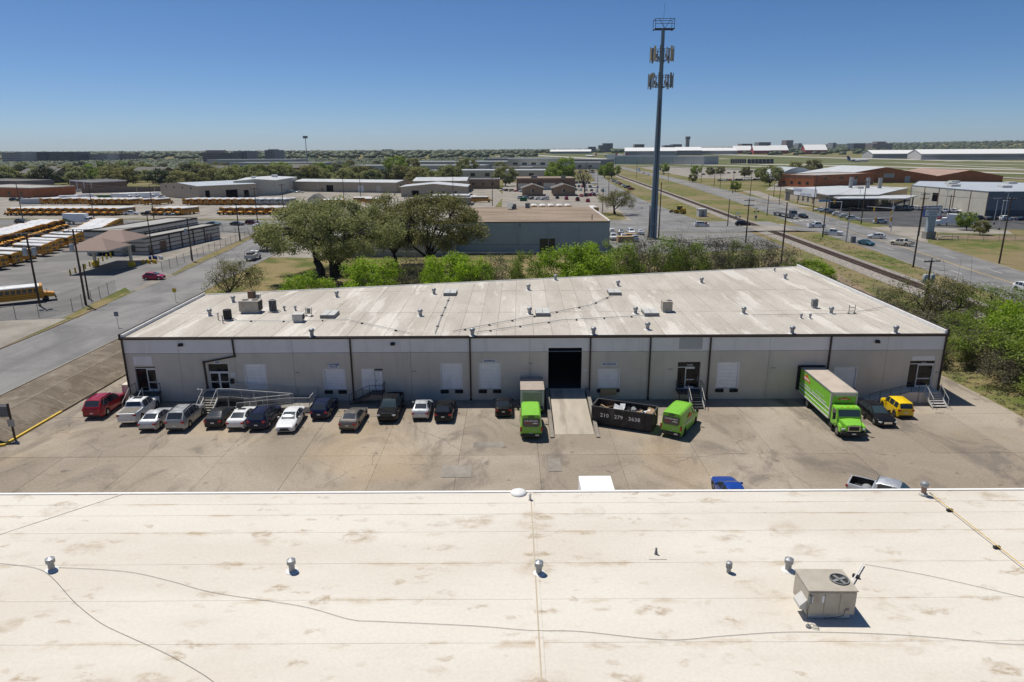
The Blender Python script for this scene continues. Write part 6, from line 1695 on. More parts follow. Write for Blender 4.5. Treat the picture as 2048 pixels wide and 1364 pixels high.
# warehouses beyond the bus yard
h = House('tan_warehouse', [(-203.1, 404.5), (-167, 372), (-146, 400), (-182, 440)], ZG, 8.4, 'stucco_tan', 'tan metal warehouse with pale blue roof behind the bus rows')
h.gable('metal_roof_blue', 1.2, 1, .3); h.on('doorway', 1, 4, 6.5, ZG, 6.0, 'interior_black'); h.on('doorway', 1, 16, 23, ZG, 5.8, 'interior_black'); h.on('doorway', 1, 27, 30, ZG, 5.2, 'interior_black'); h.windows(0, 4, 6.6, 7.6, 1.6)
h = House('beige_warehouse', [(-158.6, 400), (-138.5, 411), (-141, 462), (-172, 455)], ZG, 9.8, 'stucco_cream', 'plain beige warehouse with white low roof behind the white buses')
h.gable('metal_roof', .9, 1, .3); h.posts(0, 2, 'stucco_tan', .2); h.box('roof_unit', -150, 445, 3, 3, 1.6, 'white_trim', 10.4); h.box('roof_unit', -158, 430, 2, 2, 1.2, 'white_trim', 10.4)
h = House('long_beige_building', [(-141, 452), (-70.5, 427.5), (-64, 450), (-134, 476)], ZG, 7.4, 'stucco_tan', 'long low beige building with white roof and roller door')
h.gable('metal_roof', 1.1, 0, .5); h.on('gate', 0, 25, 30, ZG, 5.4, 'interior_black'); h.on('roller_door', 0, 48, 52, ZG, 5.4, 'white_trim'); h.on('roller_door', 0, 61, 64, ZG, 5.4, 'stucco_cream'); h.posts(0, 4, 'stucco_cream', .25); h.on('door', 0, 21, 22.5, ZG, 3.6, 'brick_tan'); h.windows(1, 2, 5, 6.2, 1.2)
h = House('gabled_workshop', [(-62, 392), (-25.5, 392), (-25.5, 418), (-62, 418)], ZG, 6.6, 'stucco_tan', 'tan workshop with wide pale gable roof left of the yard')
h.gable('metal_roof', 1.6, 1, 1.0); h.on('doorway', 0, 6, 10, ZG, 4.6, 'interior_black'); h.windows(0, 3, 3, 4.2, 1.4, u0=14, u1=34)
h = House('white_roof_workshop', [(-60, 430), (-28, 430), (-28, 468), (-60, 468)], ZG, 8.2, 'stucco_tan', 'workshop with bright white roof behind the gabled one')
h.gable('metal_roof', 1.5, 0, .8)
h = House('canopy_shed', [(-38, 330), (-20, 330), (-20, 342), (-38, 342)], ZG, 5.6, 'stucco_tan', 'small shed with a pale flat canopy roof beside parked buses')
h.flat_roof('metal_roof'); part('canopy_roof', MB().box(-11, 10, -8, 6.2, 4.5, 4.75), G['metal_roof'], h.root); h.on('doorway', 0, 3, 12, ZG, 4.2, 'interior_black')
for x in (-10.5, -3, 4, 9.5): part('post', MB().box(x - .12, x + .12, -7.8, -7.56, ZG, 4.49), G['dark_steel'], h.root)
h = House('storage_barn', [(-96.5, 330), (-90, 330), (-90, 338), (-96.5, 338)], ZG, 4.2, 'stucco_cream', 'small cream gambrel storage barn beside the white buses', 'shed')
h.gable('shingle', 2.2, 1, .2); h.on('door', 0, 2.2, 4.3, ZG, 3.6, 'white_trim'); h.on('window', 0, 2.9, 3.6, 4.4, 5.0, 'window_dark')
h = House('tan_annex', [(-30, 470), (-8, 470), (-8, 484), (-30, 484)], ZG, 7.6, 'brick_tan', 'tan flat roofed annex right of the white roof workshop')
h.flat_roof('gravel_roof', 'wall_pale', .3); h.windows(0, 3, 3.6, 5.2, 1.6)

# brick building and two gabled huts by the staff car park
h = House('brick_office', [(3.5, 454), (41.5, 454), (41.5, 486), (3.5, 486)], ZG, 8.6, 'brick_brown', 'flat roofed brown brick building behind two gabled huts')
h.flat_roof('gravel_roof', None); part('eave', MB().box(-19.6, 19.6, -16.6, -16.02, 7.9, 8.75), G['gravel_roof'], h.root); h.on('garage_door', 0, 1.0, 7.0, ZG, 5.4, 'stucco_cream'); h.on('garage_door', 0, 17.5, 25, ZG, 5.6, 'stucco_cream'); h.windows(0, 2, 4.6, 6.4, 2.6, u0=8, u1=17); h.windows(0, 1, 4.6, 6.4, 3, u0=27, u1=34)
h.box('roof_unit', 15, 460, 4, 3, 1.4, 'hvac_grey'); h.box('roof_unit', 34, 458, 3, 2, 1.2, 'hvac_grey')
for x0, x1, w in ((6.3, 17.8, 'left'), (23.6, 36, 'right')):
    h = House('gabled_hut', [(x0, 392), (x1, 392), (x1, 410), (x0, 410)], ZG, 5.6, 'brick_tan', f'tan hut with dark gable roof, {w} one of the pair in the car park', 'building', 'gabled huts')
    h.gable('shingle', 2.0, 1, 1.0); h.on('window', 0, 5.2, 6.4, 3.4, 5.0, 'window_dark'); h.on('trim', 0, 5.0, 5.19, 3.2, 5.2, 'white_trim')
h = House('cream_hall', [(-4, 826), (56, 815), (60, 860), (0, 872)], ZG, 16.6, 'stucco_cream', 'two storey cream industrial hall with a row of dark windows')
h.flat_roof('metal_roof', 'white_trim', .5); h.windows(0, 5, 9.8, 12.4, 5.6, frame='white_trim'); h.posts(0, 5, 'stucco_tan', .5)
part('canopy_roof', MB().box(-18, 22, -34, -22, 8.0, 8.4), G['metal_roof'], h.root); part('lower_wall', MB().box(-18, 22, -33.5, -23, ZG, 7.9), G['stucco_cream'], h.root); part('doorway', MB().box(-8, 2, -33.62, -33.51, ZG, 5.4), G['interior_black'], h.root)
h = House('long_grey_warehouse', [(176, 1300), (322, 1178), (360, 1225), (214, 1350)], ZG, 15.0, 'pale_wall', 'very long grey warehouse beside the main road near the airport')
h.flat_roof('flat_roof_grey', 'wall_pale', .6); h.on('stair_tower', 0, 0.2, 18, ZG, 18.5, 'wall_pale', .6, .6); h.posts(0, 10, 'office_grey', .5)
h = House('flat_grey_building', [(88, 1160), (150, 1120), (168, 1150), (106, 1190)], ZG, 12, 'office_grey', 'dark flat building left of the dead tree')
h.flat_roof('metal_roof')

# body shop complex right of the main road
h = House('body_shop', [(137, 300), (158, 300), (182, 330), (200, 352), (176, 372), (139, 354)], ZG, 6.7, 'stucco_tan', 'low body shop with white overhanging roof and name board')
part('roof', MB().prism([(p[0] * 1.03, p[1] * 1.03) for p in h.poly], 6.75, 7.1), G['metal_roof'], h.root)
a0, b0 = h.side(0); 
h.on('shopfront', 0, 1.0, 20.0, ZG, 5.0, 'window_dark'); h.on('shopfront', 1, 3.0, 30, ZG, 5.4, 'window_dark'); h.on('shopfront', 5, 1.5, 7.5, ZG, 5.2, 'window_dark'); h.windows(5, 4, 2.4, 5.2, 2.2, u0=16, u1=40)
part('canopy_roof', MB().prism([(-30, -48), (-4, -50), (10, -34), (8, -28), (-28, -38)], 6.0, 6.4), G['metal_roof'], h.root)
for (x, y) in ((-3, -48), (9, -33), (-18, -48)): part('post', MB().box(x - .2, x + .2, y - .2, y + .2, ZG, 5.99), G['dark_steel'], h.root)
bd = part('name_board', rect_on((131.5 - h.c[0], 330 - h.c[1]), (134 - h.c[0], 303 - h.c[1]), 4, 24, 5.6, 9.0, -.3, .3), G['sign_white'], h.root)
for s_, z, sz, u, sh in (('Cavender', 7.9, 2.2, .33, .3), ('COLLISION CENTER', 6.3, 1.15, .62, 0)):
    x, y = 131.5 + 2.5 * u - h.c[0] - .7, 330 - 27 * u - h.c[1]
    part('lettering', text_mesh(s_, sz, shear=sh, bold=.02), G['sign_blue'], bd, loc=(x, y, z), rot=(math.pi / 2, 0, math.atan2(-27, 2.5)))
h.box('roof_unit', 172, 345, 3, 3, 1.0, 'hvac_pale', 7.1); h.box('exhaust_stack', 171, 352, 1.4, 1.4, 5.2, 'steel_galv', 7.1); h.box('exhaust_stack', 178, 349, 1.4, 1.4, 5.0, 'steel_galv', 7.1); h.box('exhaust_stack', 183, 347, 1.4, 1.4, 5.0, 'steel_galv', 7.1)
h = House('repair_hall', [(178.3, 311), (180, 262.5), (262, 255), (268, 318), (205, 352)], ZG, 10.2, 'stucco_cream', 'large cream repair hall with dark grey gable end')
h.flat_roof('metal_roof_blue', 'hvac_grey', .15, .3); h.posts(0, 5, 'brick_brown', .4); h.on('end_wall', 1, .1, 81, ZG + 2.2, 10.1, 'grey_steel_wall', .12, .1); h.on('plinth', 1, .1, 81, ZG, ZG + 2.19, 'office_dark', .16, .14); h.on('gate', 0, 15.5, 19.5, 4.6, 8.0, 'interior_black')
h.on('window', 1, 14, 17, 6.6, 8.6, 'interior_black', .2, .1)
for k, (x, y) in enumerate(((190, 300), (205, 290), (200, 318), (222, 280), (240, 300), (230, 322), (250, 275), (212, 335))): h.box('roof_unit', x, y, 4.0, 3.2, .9, 'hvac_pale')
h = House('brick_shop', [(186.8, 489.5), (201.9, 467), (263, 508), (245, 540)], ZG, 8.8, 'brick_orange', 'orange brick flat roofed building behind the body shop')
h.flat_roof('flat_roof_grey', 'brick_orange', .4, .5); h.on('roller_door', 1, 46, 52, ZG, 5.4, 'office_pale'); h.on('band', 0, 1, 26, 7.4, 8.2, 'brick_brown'); h.windows(0, 4, 3, 4.8, 2.0); h.windows(1, 3, 6.2, 7.6, 4.0, u0=4, u1=60)
h = House('brick_hangar', [(243, 530), (320, 528), (320, 596), (243, 600)], ZG, 6.2, 'brick_orange', 'orange brick hangar with a wide white gable roof')
h.gable('metal_roof', 6.4, 1, .4); h.on('sign', 0, 38, 46, 5.0, 8.0, 'office_pale'); h.on('door', 0, 54, 58, ZG, 6.0, 'office_pale')
h = House('brick_hangar', [(322, 532), (372, 530), (372, 596), (322, 598)], ZG, 5.6, 'brick_orange', 'smaller brick hangar with a rusty streaked gable roof')
h.gable('rust_roof', 4.4, 1, .4)
h = House('round_hangar', [(228, 600), (262, 600), (262, 640), (228, 640)], ZG, 4.0, 'metal_roof', 'grey round topped hangar behind the orange brick building')
m = MB(); pts = [(-18 + 36 * i / 14, 4 + 7 * math.sin(math.pi * i / 14)) for i in range(15)]
part('barrel_roof', m.extr_y(pts, -21, 21), G['metal_roof_blue'], h.root, smooth=40)

# left: brick school and houses among trees
h = House('brick_school', [(-330, 420), (-272, 396), (-262, 420), (-320, 448)], ZG, 6.6, 'brick_orange', 'low brick building with pale gabled entrance at the left edge')
h.flat_roof('flat_roof_grey', 'stucco_tan', .3, .6); h.windows(0, 5, 2.2, 4.6, 2.0)
h = House('brick_school', [(-300, 476), (-268, 447), (-258, 470), (-290, 500)], ZG, 7.6, 'brick_brown', 'long brown brick wing with white pilasters')
h.flat_roof('shingle', 'white_trim', .4, .6); h.posts(0, 3, 'white_trim', 1.2)
h = House('grey_wing', [(-372, 470), (-318, 452), (-310, 475), (-360, 500)], ZG, 8.4, 'office_brown', 'grey brown wing behind the brick school'); h.flat_roof('shingle', None)
hs = [(-420, 600, 34, 'grey shingle apartment block far left among trees'), (-345, 640, 30, 'second apartment roof among the trees'), (-300, 690, 32, 'third apartment roof right of the pair'), (-465, 700, 34, 'apartment roof farthest left behind trees'), (-250, 760, 30, 'brown apartment roof above the bus yard trees')]
for x, y, w, lab in hs:
    h = House('apartment_block', [(x, y), (x + w, y - 8), (x + w + 4, y + 10), (x + 4, y + 18)], ZG, 9.5, 'brick_brown', lab, 'building', 'apartment blocks among the trees')
    h.gable('shingle', 3.4, 0, 1.0); h.windows(0, 5, 5.6, 7.4, 1.6)
o = House('blue_roof_shed', [(-228, 520), (-214, 514), (-210, 523), (-224, 529)], ZG, 6.4, 'stucco_cream', 'small shed with bright blue roof left of the trees', 'shed'); o.gable('blue_roof', 1.6, 0, .6)
# far rooftops beyond the tree belt
fr = [(-75, 640, 120, 40, 7.5, 'stucco_cream', 'metal_roof', 'long white roofed shop behind the tree belt'), (-180, 800, 150, 40, 9, 'pale_wall', 'metal_roof', 'long pale warehouse above the trees'), (10, 960, 110, 50, 9, 'pale_wall', 'flat_roof_grey', 'flat grey warehouse left of the cream hall'),
      (-150, 1000, 200, 60, 10, 'office_pale', 'metal_roof', 'very long pale warehouse row near the horizon'), (-420, 1050, 150, 60, 9, 'office_pale', 'flat_roof_grey', 'distant flat warehouse above the left trees'), (-50, 1300, 120, 60, 11, 'office_grey', 'metal_roof', 'distant grey shed near the horizon'),
      (-330, 860, 60, 30, 8, 'stucco_tan', 'metal_roof', 'small white roof glinting between trees'), (-20, 730, 40, 26, 8, 'stucco_tan', 'gravel_roof', 'brown roofed store right of the tree belt'), (30, 1180, 70, 50, 10, 'office_pale', 'metal_roof', 'white roofed hangar left of the dead tree'), (-560, 1300, 170, 50, 11, 'office_pale', 'metal_roof', 'far pale warehouse on the left horizon')]
for x, y, w, d, hh_, wm, rm, lab in fr:
    h = House('far_warehouse', [(x, y), (x + w, y - .12 * w), (x + w + .12 * d, y - .12 * w + d), (x + .12 * d, y + d)], ZG - .5, ZG + hh_, wm, lab, 'warehouse', 'far warehouses'); h.flat_roof(rm, 'white_trim', .4); h.windows(0, max(3, w // 14), 3.5, 6.5, 4.0)


# office blocks, hangars and terminal on the horizon
def office(px0, px1, ztop, Y, depth, wall, win, label, floors=5, cols=8, cat='office block', zbase=None, roofbox=None):
    zb = far_h(px0, Y) - 1 if zbase is None else zbase
    h = House('office_block', [(px0, Y), (px1, Y), (px1 + .06 * depth, Y + depth), (px0 + .06 * depth, Y + depth)], zb, ztop, wall, label, cat, 'buildings on the horizon')
    h.flat_roof('flat_roof_grey', wall, 1.0, 1.0)
    L = px1 - px0; fh = (ztop - zb) / floors
    for f in range(floors): h.on('window_band', 0, L * .03, L * .97, zb + fh * (f + .35), zb + fh * (f + .85), win, .3, .4)
    for c in range(cols + 1): h.on('mullion', 0, L * (.03 + .94 * c / cols) - .6, L * (.03 + .94 * c / cols) + .6, zb, ztop, wall, .5, .4)
    if roofbox: h.box('plant_room', px0 + L * roofbox[0], Y + depth / 2, L * roofbox[1], depth * .6, roofbox[2], wall)
    return h


OFF = [((-1187.87, 1650, 25.79), (-1141.78, 1650, 23.33), 'office_pale', 'office_dark', 'pale office block farthest left on the horizon', 5, 9, None), ((-1188.88, 1700, 26.78), (-1122.96, 1700, 26.48), 'office_dark', 'window_dark', 'dark glass office block second from the left', 6, 12, None),
       ((-1112.18, 1700, 26.43), (-1048.66, 1700, 26.14), 'office_dark', 'window_dark', 'dark glass office block right of its twin', 6, 12, None), ((-1044.53, 1750, 21.22), (-998.84, 1750, 21.02), 'office_pale', 'office_dark', 'grey office block with white piers above the trees', 5, 10, None),
       ((-1027.18, 1800, 22.1), (-981.46, 1800, 21.89), 'office_brown', 'office_grey', 'brownish office block beside the white pier block', 5, 8, None), ((-698.39, 1600, 22.65), (-630.64, 1600, 22.34), 'office_brown', 'office_dark', 'wide dark brown office block with stepped roof', 5, 12, (.28, .45, 7)),
       ((-647.51, 1650, 26.7), (-614.93, 1650, 26.55), 'office_grey', 'office_dark', 'narrow glass office tower right of the stepped block', 7, 5, None), ((-591.37, 1700, 28.69), (-567.39, 1700, 28.58), 'office_grey', 'office_dark', 'grey square tower left of the slim light mast', 8, 5, (.5, .6, 3)),
       ((-544.12, 3000, 32.55), (-514.5, 3000, 32.42), 'office_grey', 'office_dark', 'lone grey tower on the horizon left of centre', 8, 4, None), ((283.71, 2600, 37.07), (311.2, 2600, 36.95), 'office_grey', 'office_dark', 'small dark block left of the twin airport hotel', 4, 4, None),
       ((322.04, 2600, 42.19), (349.52, 2600, 42.06), 'office_grey', 'office_dark', 'lower half of the twin airport hotel', 7, 5, None), ((341.65, 2640, 49.51), (378.82, 2640, 49.35), 'office_grey', 'office_dark', 'tall half of the twin airport hotel', 9, 5, None),
       ((453.78, 2600, 45.11), (488.57, 2600, 44.95), 'office_brown', 'office_dark', 'low hotel left of the blue monopole', 5, 6, None), ((540.41, 2500, 40.52), (566.83, 2500, 40.4), 'office_grey', 'office_dark', 'small hotel block right of the blue monopole', 4, 4, None), ((568.4, 2500, 43.78), (601.86, 2500, 43.62), 'office_grey', 'office_dark', 'hotel block left of the control tower', 5, 5, None),
       ((845.59, 2600, 45.09), (884.06, 2600, 44.92), 'office_brown', 'office_dark', 'brown block behind the red hangars', 5, 6, None), ((924.83, 2650, 50.55), (969.61, 2650, 50.35), 'office_grey', 'office_dark', 'grey glass block behind the red hangars', 6, 6, None), ((1123.58, 2900, 60.2), (1152.14, 2900, 60.07), 'office_brown', 'office_grey', 'tall brown apartment tower between red hangars', 9, 4, None),
       ((1304.02, 2700, 45.73), (1347.78, 2700, 45.53), 'office_dark', 'window_dark', 'dark square block right of the last red hangar', 5, 6, None), ((1376.57, 2700, 43.57), (1452.69, 2700, 43.23), 'office_brown', 'office_grey', 'stepped brown hospital block on the right horizon', 5, 10, (.5, .45, 9)), ((1450.55, 3200, 51.97), (1466.33, 3200, 51.9), 'office_grey', 'office_dark', 'slim grey tower between hangar and dark block', 7, 3, None), ((1335.73, 3300, 51.28), (1352, 3300, 51.21), 'office_grey', 'office_dark', 'slim distant tower right of the apartment tower', 6, 3, None)]
for a, b, wm, gm, lab, fl_, cl_, rb in OFF:
    office(a[0], b[0], a[2], a[1], 60, wm, gm, lab, fl_, cl_, roofbox=rb, zbase=min(far_h(a[0], a[1]), a[2] - 12) - 4)
o = empty('control_tower', ((621, 2500, 19.79)[0], 2500, far_h(640, 2500) - 2), 0, 'tall brown airport control tower on the horizon', 'tower')
zt = (617.73, 2500, 70.54)[2] - (far_h(640, 2500) - 2)
part('shaft', MB().box(-5.5, 5.5, -5.5, 5.5, 0, zt - 9), G['office_brown'], o); part('pier', MB().box(-1.5, 1.5, -6, -5.51, 0, zt - 9), G['office_pale'], o); part('cab', MB().box(-7.2, 7.2, -7.2, 7.2, zt - 9, zt - 2), G['window_dark'], o); part('cab_roof', MB().box(-7.6, 7.6, -7.6, 7.6, zt - 2, zt), G['office_brown'], o)
HANG = [((692.31, 2200, 22.86), (746.69, 2200, 22.62), (717.5, 2200, 36.93), 'leftmost red airport hangar with white roof'), ((737.45, 2150, 21.2), (787.56, 2150, 20.97), (754.24, 2150, 36.45), 'second red airport hangar from the left'), ((790.46, 2150, 22.42), (840.57, 2150, 22.19), (814.72, 2150, 37.63), 'third red airport hangar from the left'), ((872.78, 2100, 23.47), (936.55, 2100, 23.18), (899.16, 2100, 39.02), 'largest red airport hangar, standing alone at the right')]
for a, b, t_, lab in HANG:
    zb = min(far_h(a[0], a[1]), a[2]) - 1.5
    h = House('red_hangar', [(a[0], a[1]), (b[0], a[1]), (b[0] + 8, a[1] + 55), (a[0] + 8, a[1] + 55)], zb, zb + (t_[2] - zb) * .48, 'red_metal', lab, 'hangar', 'red hangars at the airport')
    h.gable('white_trim', (t_[2] - zb) * .52, 0, 1.5)
    h.on('hangar_door', 0, 4, h.len(0) - 4, zb, zb + (t_[2] - zb) * .3, 'red_metal', .5, .4)
for a, b, zt_, lab, wm in (((321.76, 2000, 19.1), (462.9, 2000, 21.18), (391.73, 2000, 32.38)[2], 'long white terminal building left of the control tower', 'office_pale'), ((477.36, 2050, 21.05), (546.77, 2050, 22.13), (502.63, 2050, 33.47)[2], 'grey terminal pier below the control tower', 'office_grey'), ((560.21, 2100, 20.61), (663.93, 2100, 21.56), (603.9, 2100, 31.11)[2], 'low white hangar row left of the red hangars', 'office_pale'),
                          ((870.42, 1500, 8.76), (1101.91, 1500, 8.73), (929.39, 1500, 24.34)[2], 'very long white roofed cargo shed at the right edge', 'office_pale'), ((843.78, 1650, 9.81), (954.59, 1650, 10.43), (906.03, 1650, 23.01)[2], 'pale cargo buildings left of the long shed', 'office_pale'), ((126.33, 2300, 19.18), (256.25, 2300, 20.15), (191.14, 2300, 28.26)[2], 'low pale building on the far edge of the airfield', 'office_pale')):
    zb = min(far_h(a[0], a[1]), zt_ - 6) - 2
    h = House('airport_building', [(a[0], a[1]), (b[0], a[1] - 20), (b[0] + 10, a[1] + 50), (a[0] + 10, a[1] + 70)], zb, zb + (zt_ - zb) * .62, wm, lab, 'terminal', 'airport buildings'); h.gable('white_trim', (zt_ - zb) * .38, 0, 1.0); h.on('window_band', 0, 3, h.len(0) - 3, zb + (zt_ - zb) * .30, zb + (zt_ - zb) * .48, 'office_grey', .4, .4)
for a, b, lab in (((388.97, 1250, 13.16), (417.29, 1250, 13.03), 'left half of the dark blast fence on the airfield'), ((412.35, 1230, 13.23), (458.51, 1230, 13.02), 'right half of the dark blast fence on the airfield')):
    o = empty('blast_fence', (a[0], a[1], ZG), 0, lab, 'fence'); n = 7; L = b[0] - a[0]
    for k in range(n): part('panel', MB().add([(L * k / n + .3, 0, 0), (L * (k + 1) / n - .3, 0, 0), (L * (k + 1) / n - .3, 2.2, 8.5), (L * k / n + .3, 2.2, 8.5), (L * k / n + .3, .5, 0), (L * (k + 1) / n - .3, .5, 0), (L * (k + 1) / n - .3, 2.7, 8.5), (L * k / n + .3, 2.7, 8.5)], [(0, 1, 2, 3), (4, 7, 6, 5), (3, 2, 6, 7), (0, 3, 7, 4), (1, 5, 6, 2)]), G['blast_panel'], o)


def plane(name, loc, rz, s, body, tail, label):
    o = empty(name, loc, rz, label, 'aeroplane', 'parked aeroplanes', s)
    part('fuselage', MB().tube([(-17, 0, 3.6), (-14, 0, 3.3), (-8, 0, 3.0), (12, 0, 3.0), (15.5, 0, 2.9), (17.5, 0, 2.6)], [.3, 1.1, 1.9, 1.9, 1.5, .3], 12), G[body], o, smooth=40)
    part('tail_fin', MB().extr_y([(-17.5, 9.5), (-14.5, 9.5), (-10.5, 4.6), (-16, 4.4)], -.2, .2), G[tail], o)
    for s_ in (1, -1):
        part('wing', MB().add([(2, s_ * 1.5, 2.3), (-5, s_ * 1.5, 2.3), (-8, s_ * 16, 3.0), (-5.5, s_ * 16, 3.0), (2, s_ * 1.5, 2.8), (-5, s_ * 1.5, 2.6), (-8, s_ * 16, 3.1), (-5.5, s_ * 16, 3.1)], [(0, 1, 2, 3), (4, 7, 6, 5), (0, 4, 5, 1), (1, 5, 6, 2), (2, 6, 7, 3), (3, 7, 4, 0)]), G[body], o)
        part('tailplane', MB().box(-17, -14, min(s_ * .3, s_ * 6), max(s_ * .3, s_ * 6), 4.2, 4.4), G[tail], o)
        part('engine', MB().tube([(-10, s_ * 3, 3.6), (-6, s_ * 3, 3.6)], [.7, .9], 10), G[tail], o)
        part('gear', MB().box(-2.2, -1.8, s_ * 2 - .3, s_ * 2 + .3, 0, 2.2), G['dark_steel'], o)
    part('nose_gear', MB().box(12, 12.5, -.3, .3, 0, 1.6), G['dark_steel'], o)


q = (638.81, 1300, 8.03); plane('aeroplane', (q[0], q[1], far_h(q[0], q[1]) + .6), 0.05, 1.25, 'plane_white', 'plane_blue', 'white jet with dark blue tail parked on the airfield')
q = (268.13, 1900, 18.32); plane('aeroplane', (q[0], q[1], far_h(q[0], q[1])), 2.6, 1.1, 'plane_blue', 'sign_red', 'blue jet with red tail left of the monopole')
q = (296.32, 1900, 18.2); plane('aeroplane', (q[0], q[1], far_h(q[0], q[1])), 2.6, 1.1, 'plane_blue', 'sign_red', 'second blue jet with red tail nearer the monopole')
q = (214.44, 1900, 18.57); plane('aeroplane', (q[0], q[1], far_h(q[0], q[1])), 2.6, 1.0, 'plane_white', 'sign_red', 'white jet with red tail below the twin hotel')

# ---------------------------------------------------------------- school buses
def bus_proto(near=False, body=None, roof='bus_roof'):
    p = Proto(); body = body or G['bus_yellow']; L, W_, H_ = 11.4, 2.44, 3.05
    x0, x1 = -L / 2, L / 2 - 1.75          # tail, front of the cabin
    p.add('body', MB().box(x0, x1, -W_ / 2, W_ / 2, .62, 2.62), body, bevel=.05)
    pr = [(-W_ / 2, 2.60), (-W_ / 2 + .02, 2.74), (-W_ / 2 + .22, 2.93), (-.5, 3.05), (.5, 3.05), (W_ / 2 - .22, 2.93), (W_ / 2 - .02, 2.74), (W_ / 2, 2.60)]
    p.add('roof', MB().extr_x(pr, x0 + .05, x1 - .05), G[roof], smooth=35)
    p.add('end_cap', MB().extr_x([(y * 1.003, z * 1.002) for y, z in pr], x0 - .02, x0 + .30), body)
    p.add('end_cap', MB().extr_x([(y * 1.003, z * 1.002) for y, z in pr], x1 - .40, x1 + .03), body)
    p.add('hood', MB().add([(x1, -1.0, .7), (x1, 1.0, .7), (x1, 1.0, 1.62), (x1, -1.0, 1.62), (L / 2 - .1, -.92, .75), (L / 2 - .1, .92, .75), (L / 2 - .1, .85, 1.36), (L / 2 - .1, -.85, 1.36)], [(0, 4, 7, 3), (1, 2, 6, 5), (3, 7, 6, 2), (4, 5, 6, 7), (0, 1, 5, 4)]), body, bevel=.05)
    p.add('grille', MB().box(L / 2 - .11, L / 2 - .05, -.5, .5, .85, 1.3), G['bus_black'])
    p.add('bumper', MB().box(L / 2 - .14, L / 2 + .08, -1.15, 1.15, .45, .75), G['bus_black']); p.add('bumper', MB().box(x0 - .14, x0 + .0, -1.18, 1.18, .45, .75), G['bus_black'])
    p.add('windshield', MB().box(x1 + .001, x1 + .05, -1.05, 1.05, 1.66, 2.52), G['glass'])
    for s_ in (1, -1):
        y = s_ * (W_ / 2 + .004)
        if near:
            for k in range(11): p.add('side_window', MB().box(x0 + .35 + k * .80, x0 + .98 + k * .80, y - .02, y + .02, 1.74, 2.42), G['glass'])
        else:
            p.add('side_window', MB().box(x0 + .3, x1 - .45, y - .02, y + .02, 1.74, 2.42), G['glass'])
            m = MB()
            for k in range(1, 11): m.box(x0 + .25 + k * .83, x0 + .37 + k * .83, y - .026, y + .026, 1.73, 2.43)
            p.add('window_posts', m, body)
        for z in (.95, 1.25, 1.58): p.add('rub_rail', MB().box(x0 + .1, x1 - .1, y - .025, y + .025, z, z + .06), G['bus_black'])
        p.add('headlight', MB().box(L / 2 - .12, L / 2 - .04, s_ * .72 - .12, s_ * .72 + .12, .95, 1.15), G['head_lamp']); p.add('rear_lamp', MB().box(x0 - .035, x0 - .001, s_ * .92 - .11, s_ * .92 + .11, 1.15, 1.4), G['tail_lamp'])
        p.add('rear_window', MB().box(x0 - .03, x0 - .001, s_ * .83 - .2, s_ * .83 + .2, 1.75, 2.35), G['glass'])
        p.add('mirror', MB().box(x1 + .55, x1 + .62, s_ * 1.35 - .1, s_ * 1.35 + .1, 1.5, 1.95), G['bus_black'])
    p.add('rear_door_window', MB().box(x0 - .03, x0 - .001, -.42, .42, 1.75, 2.4), G['glass']); p.add('rear_door_window', MB().box(x0 - .03, x0 - .001, -.36, .36, .95, 1.4), G['glass'])
    p.add('roof_hatch', MB().box(-1.6, -1.0, -.3, .3, 3.04, 3.12), G[roof])
    wheels(p, [(L / 2 - 1.55, .98), (L / 2 - 1.55, -.98), (x0 + 2.9, .98), (x0 + 2.9, -.98)], .5, .3, 'rim_black', True)
    return p


BUS = bus_proto(); BUSN = bus_proto(True); BUSW = bus_proto(False, G['bus_roof'])


def bus_row(proto, pts, heading, text, group, cat='bus'):
    for i, (x, y) in enumerate(pts):
        proto.place('school_bus', (x + rng.uniform(-.35, .35) * abs(math.cos(heading)) * 2, y + rng.uniform(-.35, .35) * abs(math.sin(heading)), ZG + .02), heading + rng.uniform(-.02, .02), text % ordinal(i + 1), cat, group)


def line(a, b, n): return [(a[0] + (b[0] - a[0]) * k / max(n - 1, 1), a[1] + (b[1] - a[1]) * k / max(n - 1, 1)) for k in range(n)]


bus_row(BUS, line((-204.5, 288.2), (-160.5, 285.8), 14), -UP - .34, 'yellow school bus, %s from the left in the long front row', 'long front row of school buses')
bus_row(BUS, line((-144.2, 285.6), (-134.0, 285.2), 4), -UP - .34, 'yellow school bus facing the street, %s of the short middle row', 'short middle row of school buses')
bus_row(BUS, line((-117.0, 286.2), (-91.5, 285.5), 7), -UP - .34, 'yellow school bus facing the street, %s of the row left of the oak', 'front row of school buses left of the oak')
bus_row(BUS, line((-232, 351), (-212, 350), 5), UP - .34, 'yellow school bus tail out, %s from the left of the far back row', 'far back row of school buses')
bus_row(BUS, line((-206, 345), (-186, 344), 7), UP - .34, 'yellow school bus tail out, %s of the second back cluster', 'second back cluster of school buses')
bus_row(BUS, line((-178, 343), (-172, 343), 2), UP - .34, 'yellow school bus tail out, %s of the lone back pair', 'lone back pair of school buses')
bus_row(BUS, line((-156.5, 342), (-123.5, 340), 10), UP - .34, 'yellow school bus tail out, %s of the back row by the white buses', 'back row of school buses by the white buses')
bus_row(BUSW, line((-120.0, 339.8), (-108.5, 339), 4), UP - .34, 'plain white bus, %s of four beside the cream barn', 'white buses beside the cream barn')
